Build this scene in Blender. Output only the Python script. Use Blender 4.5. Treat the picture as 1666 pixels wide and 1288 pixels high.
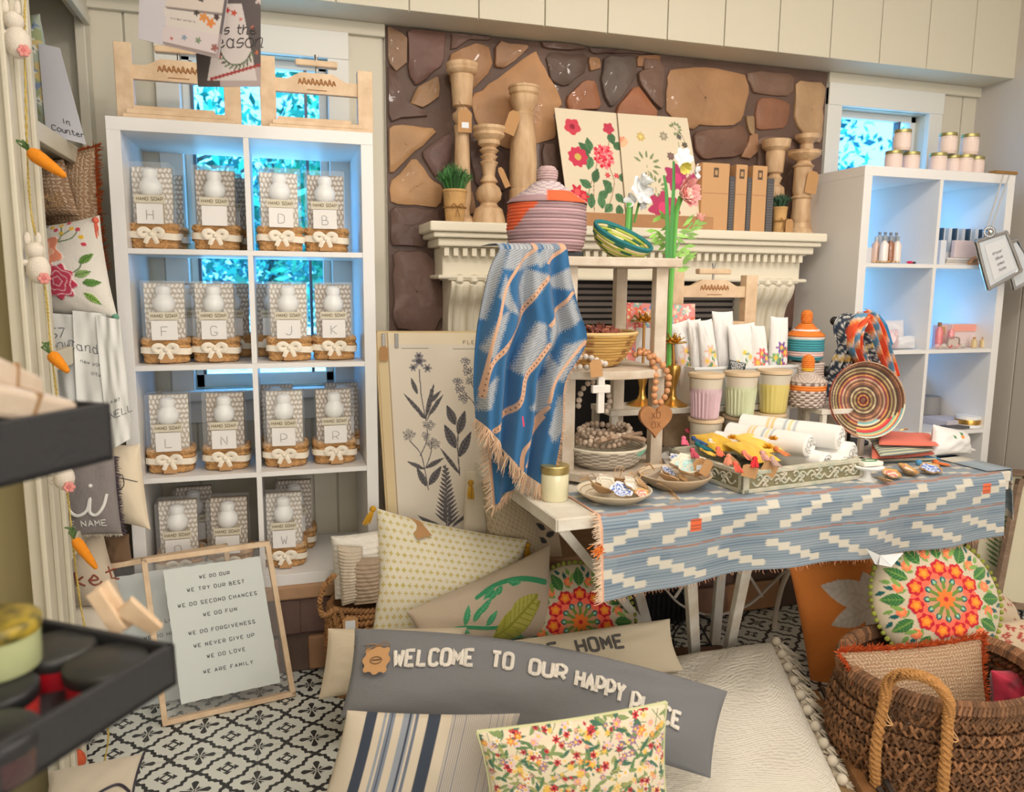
import bpy, math, random
import numpy as np
from mathutils import Vector, Matrix, noise as mnoise
from math import pi, sin, cos, radians, sqrt
for o in list(bpy.data.objects): bpy.data.objects.remove(o)
SC = bpy.context.scene; COL = SC.collection
rng = random.Random(11); nrng = np.random.default_rng(5)
# ---------------------------------------------------------------- camera
CAM = np.array([.4523, -2.533, 1.3157]); FPX = 1245.9
def _axes(yaw, pitch, roll):
    cy, sy, cp, sp, cr, sr = cos(yaw), sin(yaw), cos(pitch), sin(pitch), cos(roll), sin(roll)
    f = np.array([sy*cp, cy*cp, sp]); rt = np.array([cy, -sy, 0]); up = np.cross(rt, f)
    return cr*rt + sr*up, -sr*rt + cr*up, f
CR, CU, CF = _axes(.2979, -.1451, .0089)
cam = bpy.data.cameras.new('camera'); camo = bpy.data.objects.new('camera', cam); COL.objects.link(camo)
camo.matrix_world = Matrix([[CR[0], CU[0], -CF[0], CAM[0]], [CR[1], CU[1], -CF[1], CAM[1]], [CR[2], CU[2], -CF[2], CAM[2]], [0, 0, 0, 1]])
cam.sensor_width = 36; cam.lens = FPX/1666*36; cam.clip_start = .05
cam.dof.use_dof = True; cam.dof.focus_distance = 2.3; cam.dof.aperture_fstop = 3.7
SC.camera = camo
# ---------------------------------------------------------------- colour management, sky, lamps
SC.view_settings.view_transform = 'Standard'; SC.view_settings.look = 'None'
SC.view_settings.gamma = 1; SC.view_settings.use_curve_mapping = False; SC.view_settings.exposure = 0.3
def lin(c):
    c = np.asarray(c, float)/255.
    return np.where(c <= .04045, c/12.92, ((c+.055)/1.055)**2.4)
W = bpy.data.worlds.new('sky'); SC.world = W; W.use_nodes = True
bg = W.node_tree.nodes['Background']; bg.inputs[0].default_value = (.10, .42, 1.0, 1); bg.inputs[1].default_value = 6.0
def lamp(name, kind, loc, energy, color, size=.1, look=None, angle=None, sy=None):
    l = bpy.data.lights.new(name, kind); l.energy = energy; l.color = color
    if kind == 'AREA':
        l.size = size
        if sy: l.shape = 'RECTANGLE'; l.size_y = sy
    elif kind == 'SUN': l.angle = size
    else: l.shadow_soft_size = size
    if kind == 'SPOT': l.spot_size = angle or 1.6; l.spot_blend = .6
    o = bpy.data.objects.new(name, l); COL.objects.link(o); o.location = loc
    if look is not None:
        d = Vector(look)-Vector(loc); o.rotation_euler = d.to_track_quat('-Z', 'Y').to_euler()
    return o
WARM = (1, .92, .85)
lamp('ceiling_lamp', 'POINT', (.75, -1.5, 2.5), 14, WARM, .06)
lamp('ceiling_lamp', 'POINT', (2.1, -1.35, 2.5), 15, WARM, .06)
lamp('ceiling_lamp', 'POINT', (.5, -3.4, 2.5), 22, WARM, .2)
lamp('ceiling_lamp', 'POINT', (2.6, -3.2, 2.5), 24, WARM, .2)
lamp('added_ceiling_fill', 'AREA', (1.7, -1.9, 2.68), 22, (1, .95, .90), 2.6, (1.7, -1.9, 0), sy=2.0)  # unseen soft fill added overhead to lift the whole room
lamp('added_front_fill', 'AREA', (1.4, -4.9, 1.5), 50, (1, .97, .96), 3.2, (1.4, 0, 1.0), sy=2.0)  # unseen fill added behind the camera; the wall there has no window
lamp('sun', 'SUN', (3, 6, 8), 9, (.45, .85, 1), .02, (2.0, 3.0, 0))
# ---------------------------------------------------------------- pixel of a known plane -> point of the place
def ray(x, y): return CF + ((x-833)*CR - (y-644)*CU)/FPX
def PY(x, y, v): d = ray(x, y); return CAM + (v-CAM[1])/d[1]*d
def PZ(x, y, v): d = ray(x, y); return CAM + (v-CAM[2])/d[2]*d
def PX(x, y, v): d = ray(x, y); return CAM + (v-CAM[0])/d[0]*d
def PD(x, y, v): return CAM + ray(x, y)*v
A = np.array
# ---------------------------------------------------------------- materials
_m = {}
def mat(name, color=(200, 200, 200), rough=.6, metal=0., bump=0., bscale=60., var=0., vscale=6., vcol=False, trans=0., ior=1.45, coat=0., emit=0., weave=0., wsc=400., sheen=0., stretch=None, alpha=1., color2=None):
    if name in _m: return _m[name]
    m = bpy.data.materials.new(name); m.use_nodes = True; nt = m.node_tree; N = nt.nodes; L = nt.links
    b = N['Principled BSDF']; b.inputs['Roughness'].default_value = rough; b.inputs['Metallic'].default_value = metal
    b.inputs['IOR'].default_value = ior; b.inputs['Transmission Weight'].default_value = trans
    b.inputs['Coat Weight'].default_value = coat; b.inputs['Alpha'].default_value = alpha
    if sheen: b.inputs['Sheen Weight'].default_value = sheen
    tc = N.new('ShaderNodeTexCoord'); src = tc.outputs['Object']
    if stretch:
        mp = N.new('ShaderNodeMapping'); mp.inputs['Scale'].default_value = stretch; L.new(src, mp.inputs[0]); src = mp.outputs[0]
    if vcol:
        at = N.new('ShaderNodeAttribute'); at.attribute_name = 'Col'; base = at.outputs['Color']
    else:
        rgb = N.new('ShaderNodeRGB'); rgb.outputs[0].default_value = (*lin(color), 1); base = rgb.outputs[0]
    if var:
        ns = N.new('ShaderNodeTexNoise'); ns.inputs['Scale'].default_value = vscale; ns.inputs['Detail'].default_value = 6
        L.new(src, ns.inputs['Vector']); mx = N.new('ShaderNodeMix'); mx.data_type = 'RGBA'
        mr = N.new('ShaderNodeMapRange'); mr.inputs[1].default_value = .35; mr.inputs[2].default_value = .68
        L.new(ns.outputs['Fac'], mr.inputs[0]); L.new(mr.outputs[0], mx.inputs[0]); L.new(base, mx.inputs[6])
        if color2 is not None: mx.inputs[7].default_value = (*lin(color2), 1)
        else:
            hs = N.new('ShaderNodeHueSaturation'); hs.inputs['Value'].default_value = 1-var; L.new(base, hs.inputs['Color']); L.new(hs.outputs[0], mx.inputs[7])
        base = mx.outputs[2]
    L.new(base, b.inputs['Base Color'])
    if emit: L.new(base, b.inputs['Emission Color']); b.inputs['Emission Strength'].default_value = emit
    nrm = None
    if bump:
        n2 = N.new('ShaderNodeTexNoise'); n2.inputs['Scale'].default_value = bscale; n2.inputs['Detail'].default_value = 4
        L.new(src, n2.inputs['Vector']); bp = N.new('ShaderNodeBump'); bp.inputs['Strength'].default_value = bump; bp.inputs['Distance'].default_value = .01
        L.new(n2.outputs['Fac'], bp.inputs['Height']); nrm = bp
    if weave:
        w1 = N.new('ShaderNodeTexWave'); w1.inputs['Scale'].default_value = wsc/2; w1.bands_direction = 'X'
        w2 = N.new('ShaderNodeTexWave'); w2.inputs['Scale'].default_value = wsc/2; w2.bands_direction = 'Z'
        ad = N.new('ShaderNodeMath'); L.new(tc.outputs['Object'], w1.inputs[0]); L.new(tc.outputs['Object'], w2.inputs[0])
        L.new(w1.outputs['Fac'], ad.inputs[0]); L.new(w2.outputs['Fac'], ad.inputs[1])
        bp = N.new('ShaderNodeBump'); bp.inputs['Strength'].default_value = weave; bp.inputs['Distance'].default_value = .002
        L.new(ad.outputs[0], bp.inputs['Height'])
        if nrm: L.new(nrm.outputs[0], bp.inputs['Normal'])
        nrm = bp
    if nrm: L.new(nrm.outputs[0], b.inputs['Normal'])
    _m[name] = m; return m
def wood(name, c1, c2, sc=(3, 3, 40), rough=.55, bump=.15):
    if name in _m: return _m[name]
    m = mat(name, c1, rough, bump=bump, bscale=8, var=.5, vscale=4, stretch=sc, color2=c2); return m
WHITE = mat('white_laminate', (232, 230, 228), .38)
CREAM = mat('cream_paint', (208, 201, 182), .5, bump=.05, bscale=30)
FAB = mat('printed_cotton', vcol=True, rough=.9, weave=.25, wsc=500, bump=.15, bscale=25, sheen=.15)
EMB = mat('embroidered_fabric', vcol=True, rough=.92, bump=.35, bscale=350, sheen=.2)
VC = mat('painted_surface', vcol=True, rough=.6)
PAPER = mat('printed_paper', vcol=True, rough=.75, bump=.05, bscale=40)
COIL = mat('coiled_basketry', vcol=True, rough=.8, bump=.2, bscale=300)
GLASS = mat('clear_glass', (255, 255, 255), .03, trans=1., ior=1.45)
KRAFT = mat('kraft_card', (186, 142, 96), .85, bump=.1, bscale=200)
PINE = wood('pale_pine', (226, 199, 166), (208, 178, 144), (6, 6, 6))
GOLD = mat('gold_metal', (214, 170, 92), .28, .95)
# ---------------------------------------------------------------- things, parts
def tag(o, label=None, cat=None, group=None, kind=None):
    if label: o['label'] = label
    if cat: o['category'] = cat
    if group: o['group'] = group
    if kind: o['kind'] = kind
    return o
def thing(name, label, cat, loc=(0, 0, 0), rz=0., group=None):
    o = bpy.data.objects.new(name, None); o.empty_display_size = .05; COL.objects.link(o)
    o.location = loc; o.rotation_euler = (0, 0, rz); return tag(o, label, cat, group)
def kids(o): return [c for c in COL.objects if c.parent == o]
def _kidmap():
    d = {}
    for c in COL.objects:
        if c.parent: d.setdefault(c.parent.name, []).append(c)
    return d
def dup(root, loc, rz=0., label=None, group=None, scale=None, tree=None, mats=None, skip=()):
    km = tree or _kidmap()
    def rec(o, par):
        c = o.copy(); COL.objects.link(c); c.parent = par
        for k in km.get(o.name, []):
            if k.name.split('.')[0] not in skip: rec(k, c)
        return c
    r = rec(root, None); r.location = loc; r.rotation_euler = (0, 0, rz)
    if scale: r.scale = (scale,)*3 if not hasattr(scale, '__len__') else scale
    if label: r['label'] = label
    if group: r['group'] = group
    return r
class MB:
    def __init__(s): s.v = []; s.f = []; s.c = []; s.n = 0
    def add(s, v, f, c=None):
        v = np.asarray(v, float).reshape(-1, 3); k = s.n; s.v.append(v); s.n += len(v)
        s.f.extend([tuple(i+k for i in q) for q in f])
        if c is None: c = (200, 200, 200)
        c = np.asarray(c, float)
        s.c.append(np.broadcast_to(c, (len(v), 3)) if c.ndim == 1 else c.reshape(-1, 3)); return s
    def box(s, x0, x1, y0, y1, z0, z1, c=None, M=None):
        v = A([(x, y, z) for z in (z0, z1) for y in (y0, y1) for x in (x0, x1)])
        if M is not None: v = v@M[:3, :3].T + M[:3, 3]
        return s.add(v, [(0, 2, 3, 1), (4, 5, 7, 6), (0, 1, 5, 4), (2, 6, 7, 3), (0, 4, 6, 2), (1, 3, 7, 5)], c)
    def beam(s, a, b, w, t, c=None, up=(0, 0, 1)):   # box along a->b, w across, t along 'up'
        a, b = A(a, float), A(b, float); d = b-a; L = np.linalg.norm(d); d = d/L; up = A(up, float)
        x = np.cross(d, up); x /= np.linalg.norm(x); z = np.cross(x, d)
        M = np.eye(4); M[:3, 0] = x; M[:3, 1] = d; M[:3, 2] = z; M[:3, 3] = a
        return s.box(-w/2, w/2, 0, L, -t/2, t/2, c, M)
    def grid(s, P, c=None, wu=False, wv=False):
        P = np.asarray(P, float); nu, nv = P.shape[:2]; f = []
        for i in range(nu if wu else nu-1):
            a = i*nv; b = ((i+1) % nu)*nv
            for j in range(nv if wv else nv-1):
                k = (j+1) % nv; f.append((a+j, b+j, b+k, a+k))
        return s.add(P.reshape(-1, 3), f, c if c is None or np.ndim(c) == 1 else np.asarray(c).reshape(-1, 3))
    def lathe(s, prof, n=24, o=(0, 0, 0), M=None, c=None, sq=0):
        prof = A(prof, float); th = np.arange(n)*2*pi/n
        P = np.stack([prof[:, None, 0]*np.cos(th), prof[:, None, 0]*np.sin(th), np.repeat(prof[:, 1:2], n, 1)], -1)
        if M is not None: P = P@M[:3, :3].T + M[:3, 3]
        P = P + A(o)
        cc = c
        if callable(c): cc = A([[c(i, t) for t in th] for i in range(len(prof))])
        elif c is not None and np.ndim(c) == 2: cc = np.repeat(A(c, float)[:, None, :], n, 1)
        return s.grid(P, cc, wv=True)
    def tube(s, pts, r=.005, n=6, c=None, closed=False, cap=True, flat=1., up=(0, 0, 1)):
        P = A(pts, float); m = len(P); R = np.broadcast_to(np.asarray(r, float), (m,))
        T = np.gradient(P, axis=0) if not closed else np.roll(P, -1, 0)-np.roll(P, 1, 0)
        T /= np.linalg.norm(T, axis=1)[:, None]+1e-12; U = A(up, float)
        if abs((T@U)).mean() > .9: U = A((1., .1, 0.))
        X = np.cross(T, U); X /= np.linalg.norm(X, axis=1)[:, None]+1e-9; Z = np.cross(X, T)
        th = np.arange(n)*2*pi/n
        G = P[:, None]+R[:, None, None]*(np.cos(th)[None, :, None]*X[:, None]+flat*np.sin(th)[None, :, None]*Z[:, None])
        k = s.n; cc = c if c is None or np.ndim(c) == 1 else np.repeat(A(c, float)[:, None, :], n, 1)
        s.grid(G, cc, wu=closed, wv=True)
        if cap and not closed: s.f.append(tuple(k+i for i in range(n))[::-1]); s.f.append(tuple(k+(m-1)*n+i for i in range(n)))
        return s
    def ball(s, o, r=.01, n=10, c=None, sc=(1, 1, 1), M=None):
        th = np.linspace(0, pi, n//2+2); ph = np.arange(n)*2*pi/n
        P = np.stack([np.sin(th)[:, None]*np.cos(ph), np.sin(th)[:, None]*np.sin(ph), np.repeat(np.cos(th)[:, None], n, 1)], -1)*r*A(sc)
        if M is not None: P = P@M[:3, :3].T
        return s.grid(P+A(o), c, wv=True)
    def poly(s, pts, c=None): return s.add(pts, [tuple(range(len(pts)))], c)
    def prism(s, pts, d, c=None):          # closed outline extruded by vector d
        P = A(pts, float); n = len(P); s.add(np.vstack([P, P+A(d)]), [tuple(range(n))[::-1], tuple(range(n, 2*n))]+[(i, (i+1) % n, n+(i+1) % n, n+i) for i in range(n)], c); return s
    def build(s, name, m, parent=None, smooth=True, bevel=0., subd=0, angle=40, label=None, kind=None, solid=0.):
        v = np.concatenate(s.v).astype(np.float64)
        if parent is not None:
            pm = parent
            # world coordinates are given; store relative to the parent chain
            Mx = Matrix.Identity(4); q = parent
            while q is not None:
                Mx = Matrix.LocRotScale(q.location, q.rotation_euler, q.scale) @ Mx; q = q.parent
            I = np.array(Mx.inverted()); v = v@I[:3, :3].T+I[:3, 3]
        me = bpy.data.meshes.new(name); me.from_pydata(v.tolist(), [], s.f)
        c = np.concatenate(s.c); at = me.color_attributes.new('Col', 'FLOAT_COLOR', 'POINT')
        buf = np.ones((len(c), 4), np.float32); buf[:, :3] = lin(np.clip(c, 0, 255)); at.data.foreach_set('color', buf.ravel())
        me.update()
        if smooth: me.shade_smooth(); me.set_sharp_from_angle(angle=radians(angle))
        o = bpy.data.objects.new(name, me); COL.objects.link(o); me.materials.append(m)
        if parent is not None: o.parent = parent
        if solid: q = o.modifiers.new('thickness', 'SOLIDIFY'); q.thickness = solid
        if bevel: q = o.modifiers.new('bevel', 'BEVEL'); q.width = bevel; q.segments = 2; q.limit_method = 'ANGLE'
        if subd: q = o.modifiers.new('sub', 'SUBSURF'); q.levels = q.render_levels = subd
        if label: o['label'] = label
        if kind: o['kind'] = kind
        return o
def struct(name, mb, m, **k): return tag(mb.build(name, m, None, **k), kind='structure')
def RM(rx=0, ry=0, rz=0, o=(0, 0, 0)):
    M = np.array(Matrix.Translation(o) @ Matrix.Rotation(rz, 4, 'Z') @ Matrix.Rotation(ry, 4, 'Y') @ Matrix.Rotation(rx, 4, 'X')); return M
def catmull(p, k=6, closed=False):
    p = A(p, float); n = len(p)
    if n < 3: return p
    out = []
    q = np.vstack([p[-1], p, p[0], p[1]]) if closed else np.vstack([2*p[0]-p[1], p, 2*p[-1]-p[-2]])
    for i in range(1, len(q)-2):
        a, b, c, d = q[i-1:i+3]
        for t in np.arange(k)/k:
            out.append(.5*((2*b)+(-a+c)*t+(2*a-5*b+4*c-d)*t*t+(-a+3*b-3*c+d)*t**3))
    if not closed: out.append(q[-2])
    return A(out)
# ---------------------------------------------------------------- painting patterns over a surface (all arrays)
class Paint:
    def __init__(s, X, Y, base): s.X = X.ravel(); s.Y = Y.ravel(); s.c = np.tile(A(base, float), (s.X.size, 1)); s.h = np.zeros(s.X.size)
    def put(s, m, c, h=0.): s.c[m] = c; s.h[m] = h
    def mix(s, w, c): w = np.clip(w, 0, 1)[:, None]; s.c = s.c*(1-w)+A(c, float)*w
    def loc(s, cx, cy, a=0.):
        dx, dy = s.X-cx, s.Y-cy; return dx*cos(a)+dy*sin(a), -dx*sin(a)+dy*cos(a)
    def ell(s, cx, cy, rx, ry, c, a=0., h=0.): x, y = s.loc(cx, cy, a); s.put((x/rx)**2+(y/ry)**2 < 1, c, h)
    def rect(s, x0, x1, y0, y1, c, h=0.): s.put((s.X > x0) & (s.X < x1) & (s.Y > y0) & (s.Y < y1), c, h)
    def leaf(s, cx, cy, L, Wd, a, c, vein=None, h=0.):   # from (cx,cy) along a
        x, y = s.loc(cx, cy, a); t = x/L; w = Wd*np.sin(pi*np.clip(t, 0, 1))**.8*(1.15-.5*t)
        m = (t > 0) & (t < 1) & (abs(y) < w); s.put(m, c, h)
        if vein is not None: s.put(m & ((abs(y) < Wd*.09) | (np.sin((x-abs(y)*.8)*2*pi/(L/7)) > .78)), vein, h*.6)
    def flower(s, cx, cy, R, n, c, cen=None, cr=.3, a=0., dep=.22, h=0.):
        x, y = s.loc(cx, cy, a); r = np.hypot(x, y); th = np.arctan2(y, x)
        s.put(r < R*(1-dep+dep*np.cos(n*th)), c, h)
        if cen is not None: s.put(r < R*cr, cen, h*1.2)
    def poly(s, pts, c, jx=0., jy=0.):
        X = s.X+jx*np.sin(s.Y*1.9+np.sin(s.X*.7)*2); Y = s.Y+jy*np.sin(s.X*2.3+np.sin(s.Y*.5)*2); m = np.zeros(X.size, bool); P = list(pts)
        for (x0, y0), (x1, y1) in zip(P, P[1:]+P[:1]):
            if y0 != y1: m ^= ((y0 > Y) != (y1 > Y)) & (X < (x1-x0)*(Y-y0)/(y1-y0)+x0)
        s.put(m, c); return m
    def line(s, pts, w, c, h=0.):
        P = A(pts, float)
        for a, b in zip(P[:-1], P[1:]):
            d = b-a; L2 = d@d+1e-12; t = np.clip(((s.X-a[0])*d[0]+(s.Y-a[1])*d[1])/L2, 0, 1)
            s.put(np.hypot(s.X-a[0]-t*d[0], s.Y-a[1]-t*d[1]) < w/2, c, h)
# ---------------------------------------------------------------- stroke lettering
_F = {'A': '00 26 40|12 32', 'B': '00 06 ~26 35 34 23 03|~23 33 42 41 30 00', 'C': '~45 36 16 05 01 10 30 41', 'D': '00 06 ~26 45 43 41 20 00',
'E': '46 06 00 40|03 33', 'F': '46 06 00|03 33', 'G': '~45 36 16 05 01 10 30 41 42|42 22', 'H': '00 06|40 46|03 43', 'I': '20 26', 'J': '46 ~42 30 10 01',
'K': '00 06|46 03 40', 'L': '06 00 40', 'M': '00 06 22 46 40', 'N': '00 06 40 46', 'O': '~10 01 05 16 36 45 41 30 10', 'P': '00 06 ~26 45 43 22 02',
'R': '00 06 ~26 45 43 22 02|22 40', 'S': '~45 36 16 05 13 32 41 30 10 01', 'T': '20 26|06 46', 'U': '06 ~01 10 30 41 46', 'V': '06 20 46', 'W': '06 10 24 30 46',
'X': '00 46|06 40', 'Y': '06 23 46|23 20', '0': '~10 01 05 16 36 45 41 30 10', '1': '05 26 20|10 30', '2': '~05 16 36 45 33 00|00 40', '5': '46 06 03 ~23 42 41 30 10 01', '7': '06 46 10',
'a': '~33 14 02 10 30 33|34 30 40', 'c': '~33 14 02 10 30', 'd': '~33 14 02 10 30 33|36 30 40', 'e': '~02 32 24 13 02 10 30 41', 'f': '~35 26 15 10|04 24', 'h': '06 00|~02 14 34 30 40', 'i': '14 10|15 16',
'k': '06 00|34 02 30', 'l': '~00 26 16 10 20', 'm': '04 00|~02 14 24 20|~22 34 44 40', 'n': '04 00|~02 14 34 30 40', 'o': '~10 02 14 34 42 30 10', 'r': '04 00|~02 14 34', 's': '~34 14 02 32 20 00', 't': '16 ~11 20 30|04 34', 'u': '04 ~01 10 30 34|34 30', 'y': '04 20|~44 20 00', 'w': '04 10 23 30 44', "'": '16 15', '.': '10 11', 'v': '04 20 44', 'b': '06 00|~02 14 34 30 10 00', 'p': '~04 00|~02 14 34 30 10', 'z': '04 34 00 30', '-': '03 33', '&': '~40 15 26 35 02 10 30 42'}
def strokes(txt, size, gap=1.8, adv=None):
    """list of polylines, cap height = size, centred on x, baseline y=0"""
    k = size/6; out = []; x = 0
    for ch in txt:
        if ch == ' ': x += 4.2; continue
        wd = 4
        g = _F.get(ch)
        if g is None: x += 3; continue
        xs = [int(t.strip('~')[0]) for p in g.split('|') for t in p.split()]
        wd = max(xs)-min(xs); x0 = min(xs) if wd < 3 else 0
        for part in g.split('|'):
            toks = part.split(); sm = None; raw = []
            for i, t in enumerate(toks):
                if t[0] == '~': sm = i; t = t[1:]
                raw.append((int(t[0])-x0+x, int(t[1])))
            if sm is not None:
                head = raw[:sm]; P = np.vstack([A(head, float).reshape(-1, 2), catmull(raw[sm:], 4)]) if head else catmull(raw[sm:], 4)
            else:
                P = [raw[0]]
                for a, b in zip(raw[:-1], raw[1:]):
                    for t in (.34, .67, 1): P.append((a[0]+(b[0]-a[0])*t, a[1]+(b[1]-a[1])*t))
                P = A(P, float)
            out.append(P*k)
        x += max(wd, 1)+gap
    sh = (x-gap)*k/2
    return [p-A((sh, 0)) for p in out]
def lettering(mb, txt, size, fn, r, c=(60, 60, 60), gap=1.8, n=4, flat=.5, up=(0, -1, 0), slant=0.):
    """fn(x, y) -> 3D point on the surface"""
    for P in strokes(txt, size, gap):
        q = A([fn(x+slant*y, y) for x, y in P]); mb.tube(q, r, n, c, flat=flat, up=up)
    return mb
def quadfn(TL, TR, BR, BL, off=0.):
    TL, TR, BR, BL = map(lambda a: A(a, float), (TL, TR, BR, BL)); n = np.cross(BL-TL, TR-TL); n /= np.linalg.norm(n)
    def q(u, v, h=0.):
        u, v, h = np.asarray(u)[..., None], np.asarray(v)[..., None], np.asarray(h)[..., None]
        return (1-v)*((1-u)*TL+u*TR)+v*((1-u)*BL+u*BR)+n*(h+off)
    q.w = (np.linalg.norm(TR-TL)+np.linalg.norm(BR-BL))/2; q.hh = (np.linalg.norm(BL-TL)+np.linalg.norm(BR-TR))/2; q.n = n
    return q
def sheet(name, m, parent, fn, nu, nv, paint=None, base=(230, 230, 230), thick=.002, hfun=None, **k):
    """a printed sheet: grid over fn(u,v) with a front pattern and a back"""
    u, v = np.meshgrid(np.linspace(0, 1, nu), np.linspace(0, 1, nv), indexing='ij')
    p = Paint(u*fn.w, v*fn.hh, base)
    if paint: paint(p)
    h = p.h.reshape(u.shape)
    if hfun is not None: h = h+hfun(u, v)
    mb = MB(); F = fn(u, v, h); mb.grid(F, p.c)
    B = fn(u, v, (hfun(u, v) if hfun is not None else 0*u)-thick); mb.grid(B[::-1], base)
    for sl in (np.s_[0, :], np.s_[-1, :], np.s_[:, 0], np.s_[:, -1]):
        mb.grid(np.stack([F[sl], B[sl]]), base)
    return mb.build(name, m, parent, **k)
def smooth_noise(u, v, seed=0, k=3):
    r = np.random.default_rng(seed); s = 0
    for i in range(6):
        fx, fy = r.uniform(-k, k, 2); s = s+np.sin(2*pi*(fx*u+fy*v)+r.uniform(0, 6.3))/6
    return s
def pillow(name, m, parent, TL, TR, BR, BL, T=.06, paint=None, base=(230, 225, 215), n=50, nv=None, pinch=.07, pw=.45, wr=.004, seed=0, k=3, back=.8, curve=0., label=None, bow=.0):
    q = quadfn(TL, TR, BR, BL); nv = nv or n; up_ = A(TL)-A(BL)+A(TR)-A(BR); up_ = up_/np.linalg.norm(up_)
    def surf(u, v, h=0., side=1):
        u, v = np.asarray(u, float), np.asarray(v, float)
        uu = .5+(u-.5)*(1-pinch*np.clip(4*v*(1-v), 0, 1)); vv = .5+(v-.5)*(1-pinch*np.clip(4*u*(1-u), 0, 1))
        e = np.clip(4*u*(1-u), 0, 1)**pw*np.clip(4*v*(1-v), 0, 1)**pw
        ed = np.clip(np.minimum(np.minimum(u, 1-u), np.minimum(v, 1-v))*8, 0, 1)
        nz = wr*smooth_noise(u, v, seed, k)*ed + wr*.8*smooth_noise(u*2, v*2, seed+9, k)*ed*(1-e)
        b = (T*e+nz if side > 0 else -T*back*e)+h + curve*(np.sin(pi*u)-.5)
        return q(uu, vv, b)+(up_*(bow*np.sin(pi*u))[..., None] if bow else 0)
    surf.w, surf.hh, surf.n = q.w, q.hh, q.n
    t = (1-np.cos(np.linspace(0, pi, n)))/2*.35+np.linspace(0, 1, n)*.65; t2 = (1-np.cos(np.linspace(0, pi, nv)))/2*.35+np.linspace(0, 1, nv)*.65
    u, v = np.meshgrid(t, t2, indexing='ij'); p = Paint(u*q.w, v*q.hh, base)
    if paint: paint(p)
    mb = MB(); mb.grid(surf(u, v, p.h.reshape(u.shape)), p.c)
    t = np.linspace(0, 1, 24); u, v = np.meshgrid(t, t, indexing='ij'); mb.grid(surf(u, v, 0, -1)[::-1], base)
    o = mb.build(name, m, parent, label=label, angle=70)
    return o, surf
def edge(surf, side, n=60, h=0.):
    t = np.linspace(0, 1, n); z = np.zeros(n)
    u, v = {'t': (t, z), 'b': (t, z+1), 'l': (z, t), 'r': (z+1, t)}[side]; return surf(u, v, z+h)
def fringe(mb, pts, L, d, c, n=60, jit=.3, r=.0012, sag=.0):
    P = A(pts, float); s = np.linspace(0, len(P)-1, n)
    for x in s:
        i = min(int(x), len(P)-2); a = P[i]+(P[i+1]-P[i])*(x-i); e = a+A(d)*L*rng.uniform(.65, 1.1)+nrng.normal(0, jit*L*.35, 3)
        mid = (a+e)/2+nrng.normal(0, L*jit*.12, 3); cc = A(c)*rng.uniform(.88, 1.06)
        mb.tube([a, mid, e], [r, r, r*.5], 3, cc, cap=False)
def coilpot(mb, prof, n=96, o=(0, 0, 0), coil=.009, colfn=None, M=None, amp=.35, stitch=90, sa=.0007, k=5):
    """coiled basket wall: prof polyline (r,z) resampled into coils"""
    P = A(prof, float); d = np.r_[0, np.cumsum(np.hypot(*np.diff(P, axis=0).T))]; nc = max(2, int(round(d[-1]/coil))); m = nc*k+1
    s = np.linspace(0, d[-1], m); R = np.interp(s, d, P[:, 0]); Zz = np.interp(s, d, P[:, 1])
    T = np.gradient(np.c_[R, Zz], axis=0); T /= np.linalg.norm(T, axis=1)[:, None]+1e-12; Nn = np.c_[T[:, 1], -T[:, 0]]
    ph = s/d[-1]*nc; b = coil*amp*np.abs(np.sin(pi*ph)); th = np.arange(n)*2*pi/n
    off = b[:, None]+sa*np.sin(stitch*th[None]+np.floor(ph)[:, None]*1.7)
    r = np.maximum(R[:, None]+Nn[:, :1]*off, 0); z = Zz[:, None]+Nn[:, 1:]*off
    G = np.stack([r*np.cos(th), r*np.sin(th), z], -1)
    if M is not None: G = G@M[:3, :3].T+M[:3, 3]
    ci = np.floor(np.clip(ph, 0, nc-.001)).astype(int)
    c = A([[colfn(i, t, nc) for t in th] for i in range(nc)], float)[ci]
    mb.grid(G+A(o), c, wv=True)
def noisecol(c, amt, n): return np.clip(A(c, float)*(1+nrng.normal(0, amt, (n, 1))), 0, 255)
# ================================================================ the setting
HZ = .32       # hearth top
class Ex:      # tiny expression builder over Math nodes
    nt = None
    def __init__(s, k): s.k = k
    @staticmethod
    def op(o, *a):
        n = Ex.nt.nodes.new('ShaderNodeMath'); n.operation = o
        for i, x in enumerate(a):
            if isinstance(x, Ex): Ex.nt.links.new(x.k, n.inputs[i])
            else: n.inputs[i].default_value = x
        return Ex(n.outputs[0])
    def __add__(s, o): return Ex.op('ADD', s, o)
    __radd__ = __add__
    def __sub__(s, o): return Ex.op('SUBTRACT', s, o)
    def __rsub__(s, o): return Ex.op('SUBTRACT', o, s)
    def __mul__(s, o): return Ex.op('MULTIPLY', s, o)
    __rmul__ = __mul__
    def __truediv__(s, o): return Ex.op('DIVIDE', s, o)
    def lt(s, o): return Ex.op('LESS_THAN', s, o)
    def gt(s, o): return Ex.op('GREATER_THAN', s, o)
    def abs(s): return Ex.op('ABSOLUTE', s)
    def cos(s): return Ex.op('COSINE', s)
    def fr(s): return Ex.op('FRACT', s)
    def mx(s, o): return Ex.op('MAXIMUM', s, o)
    def mn(s, o): return Ex.op('MINIMUM', s, o)
    def sq(s): return Ex.op('SQRT', s)
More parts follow.
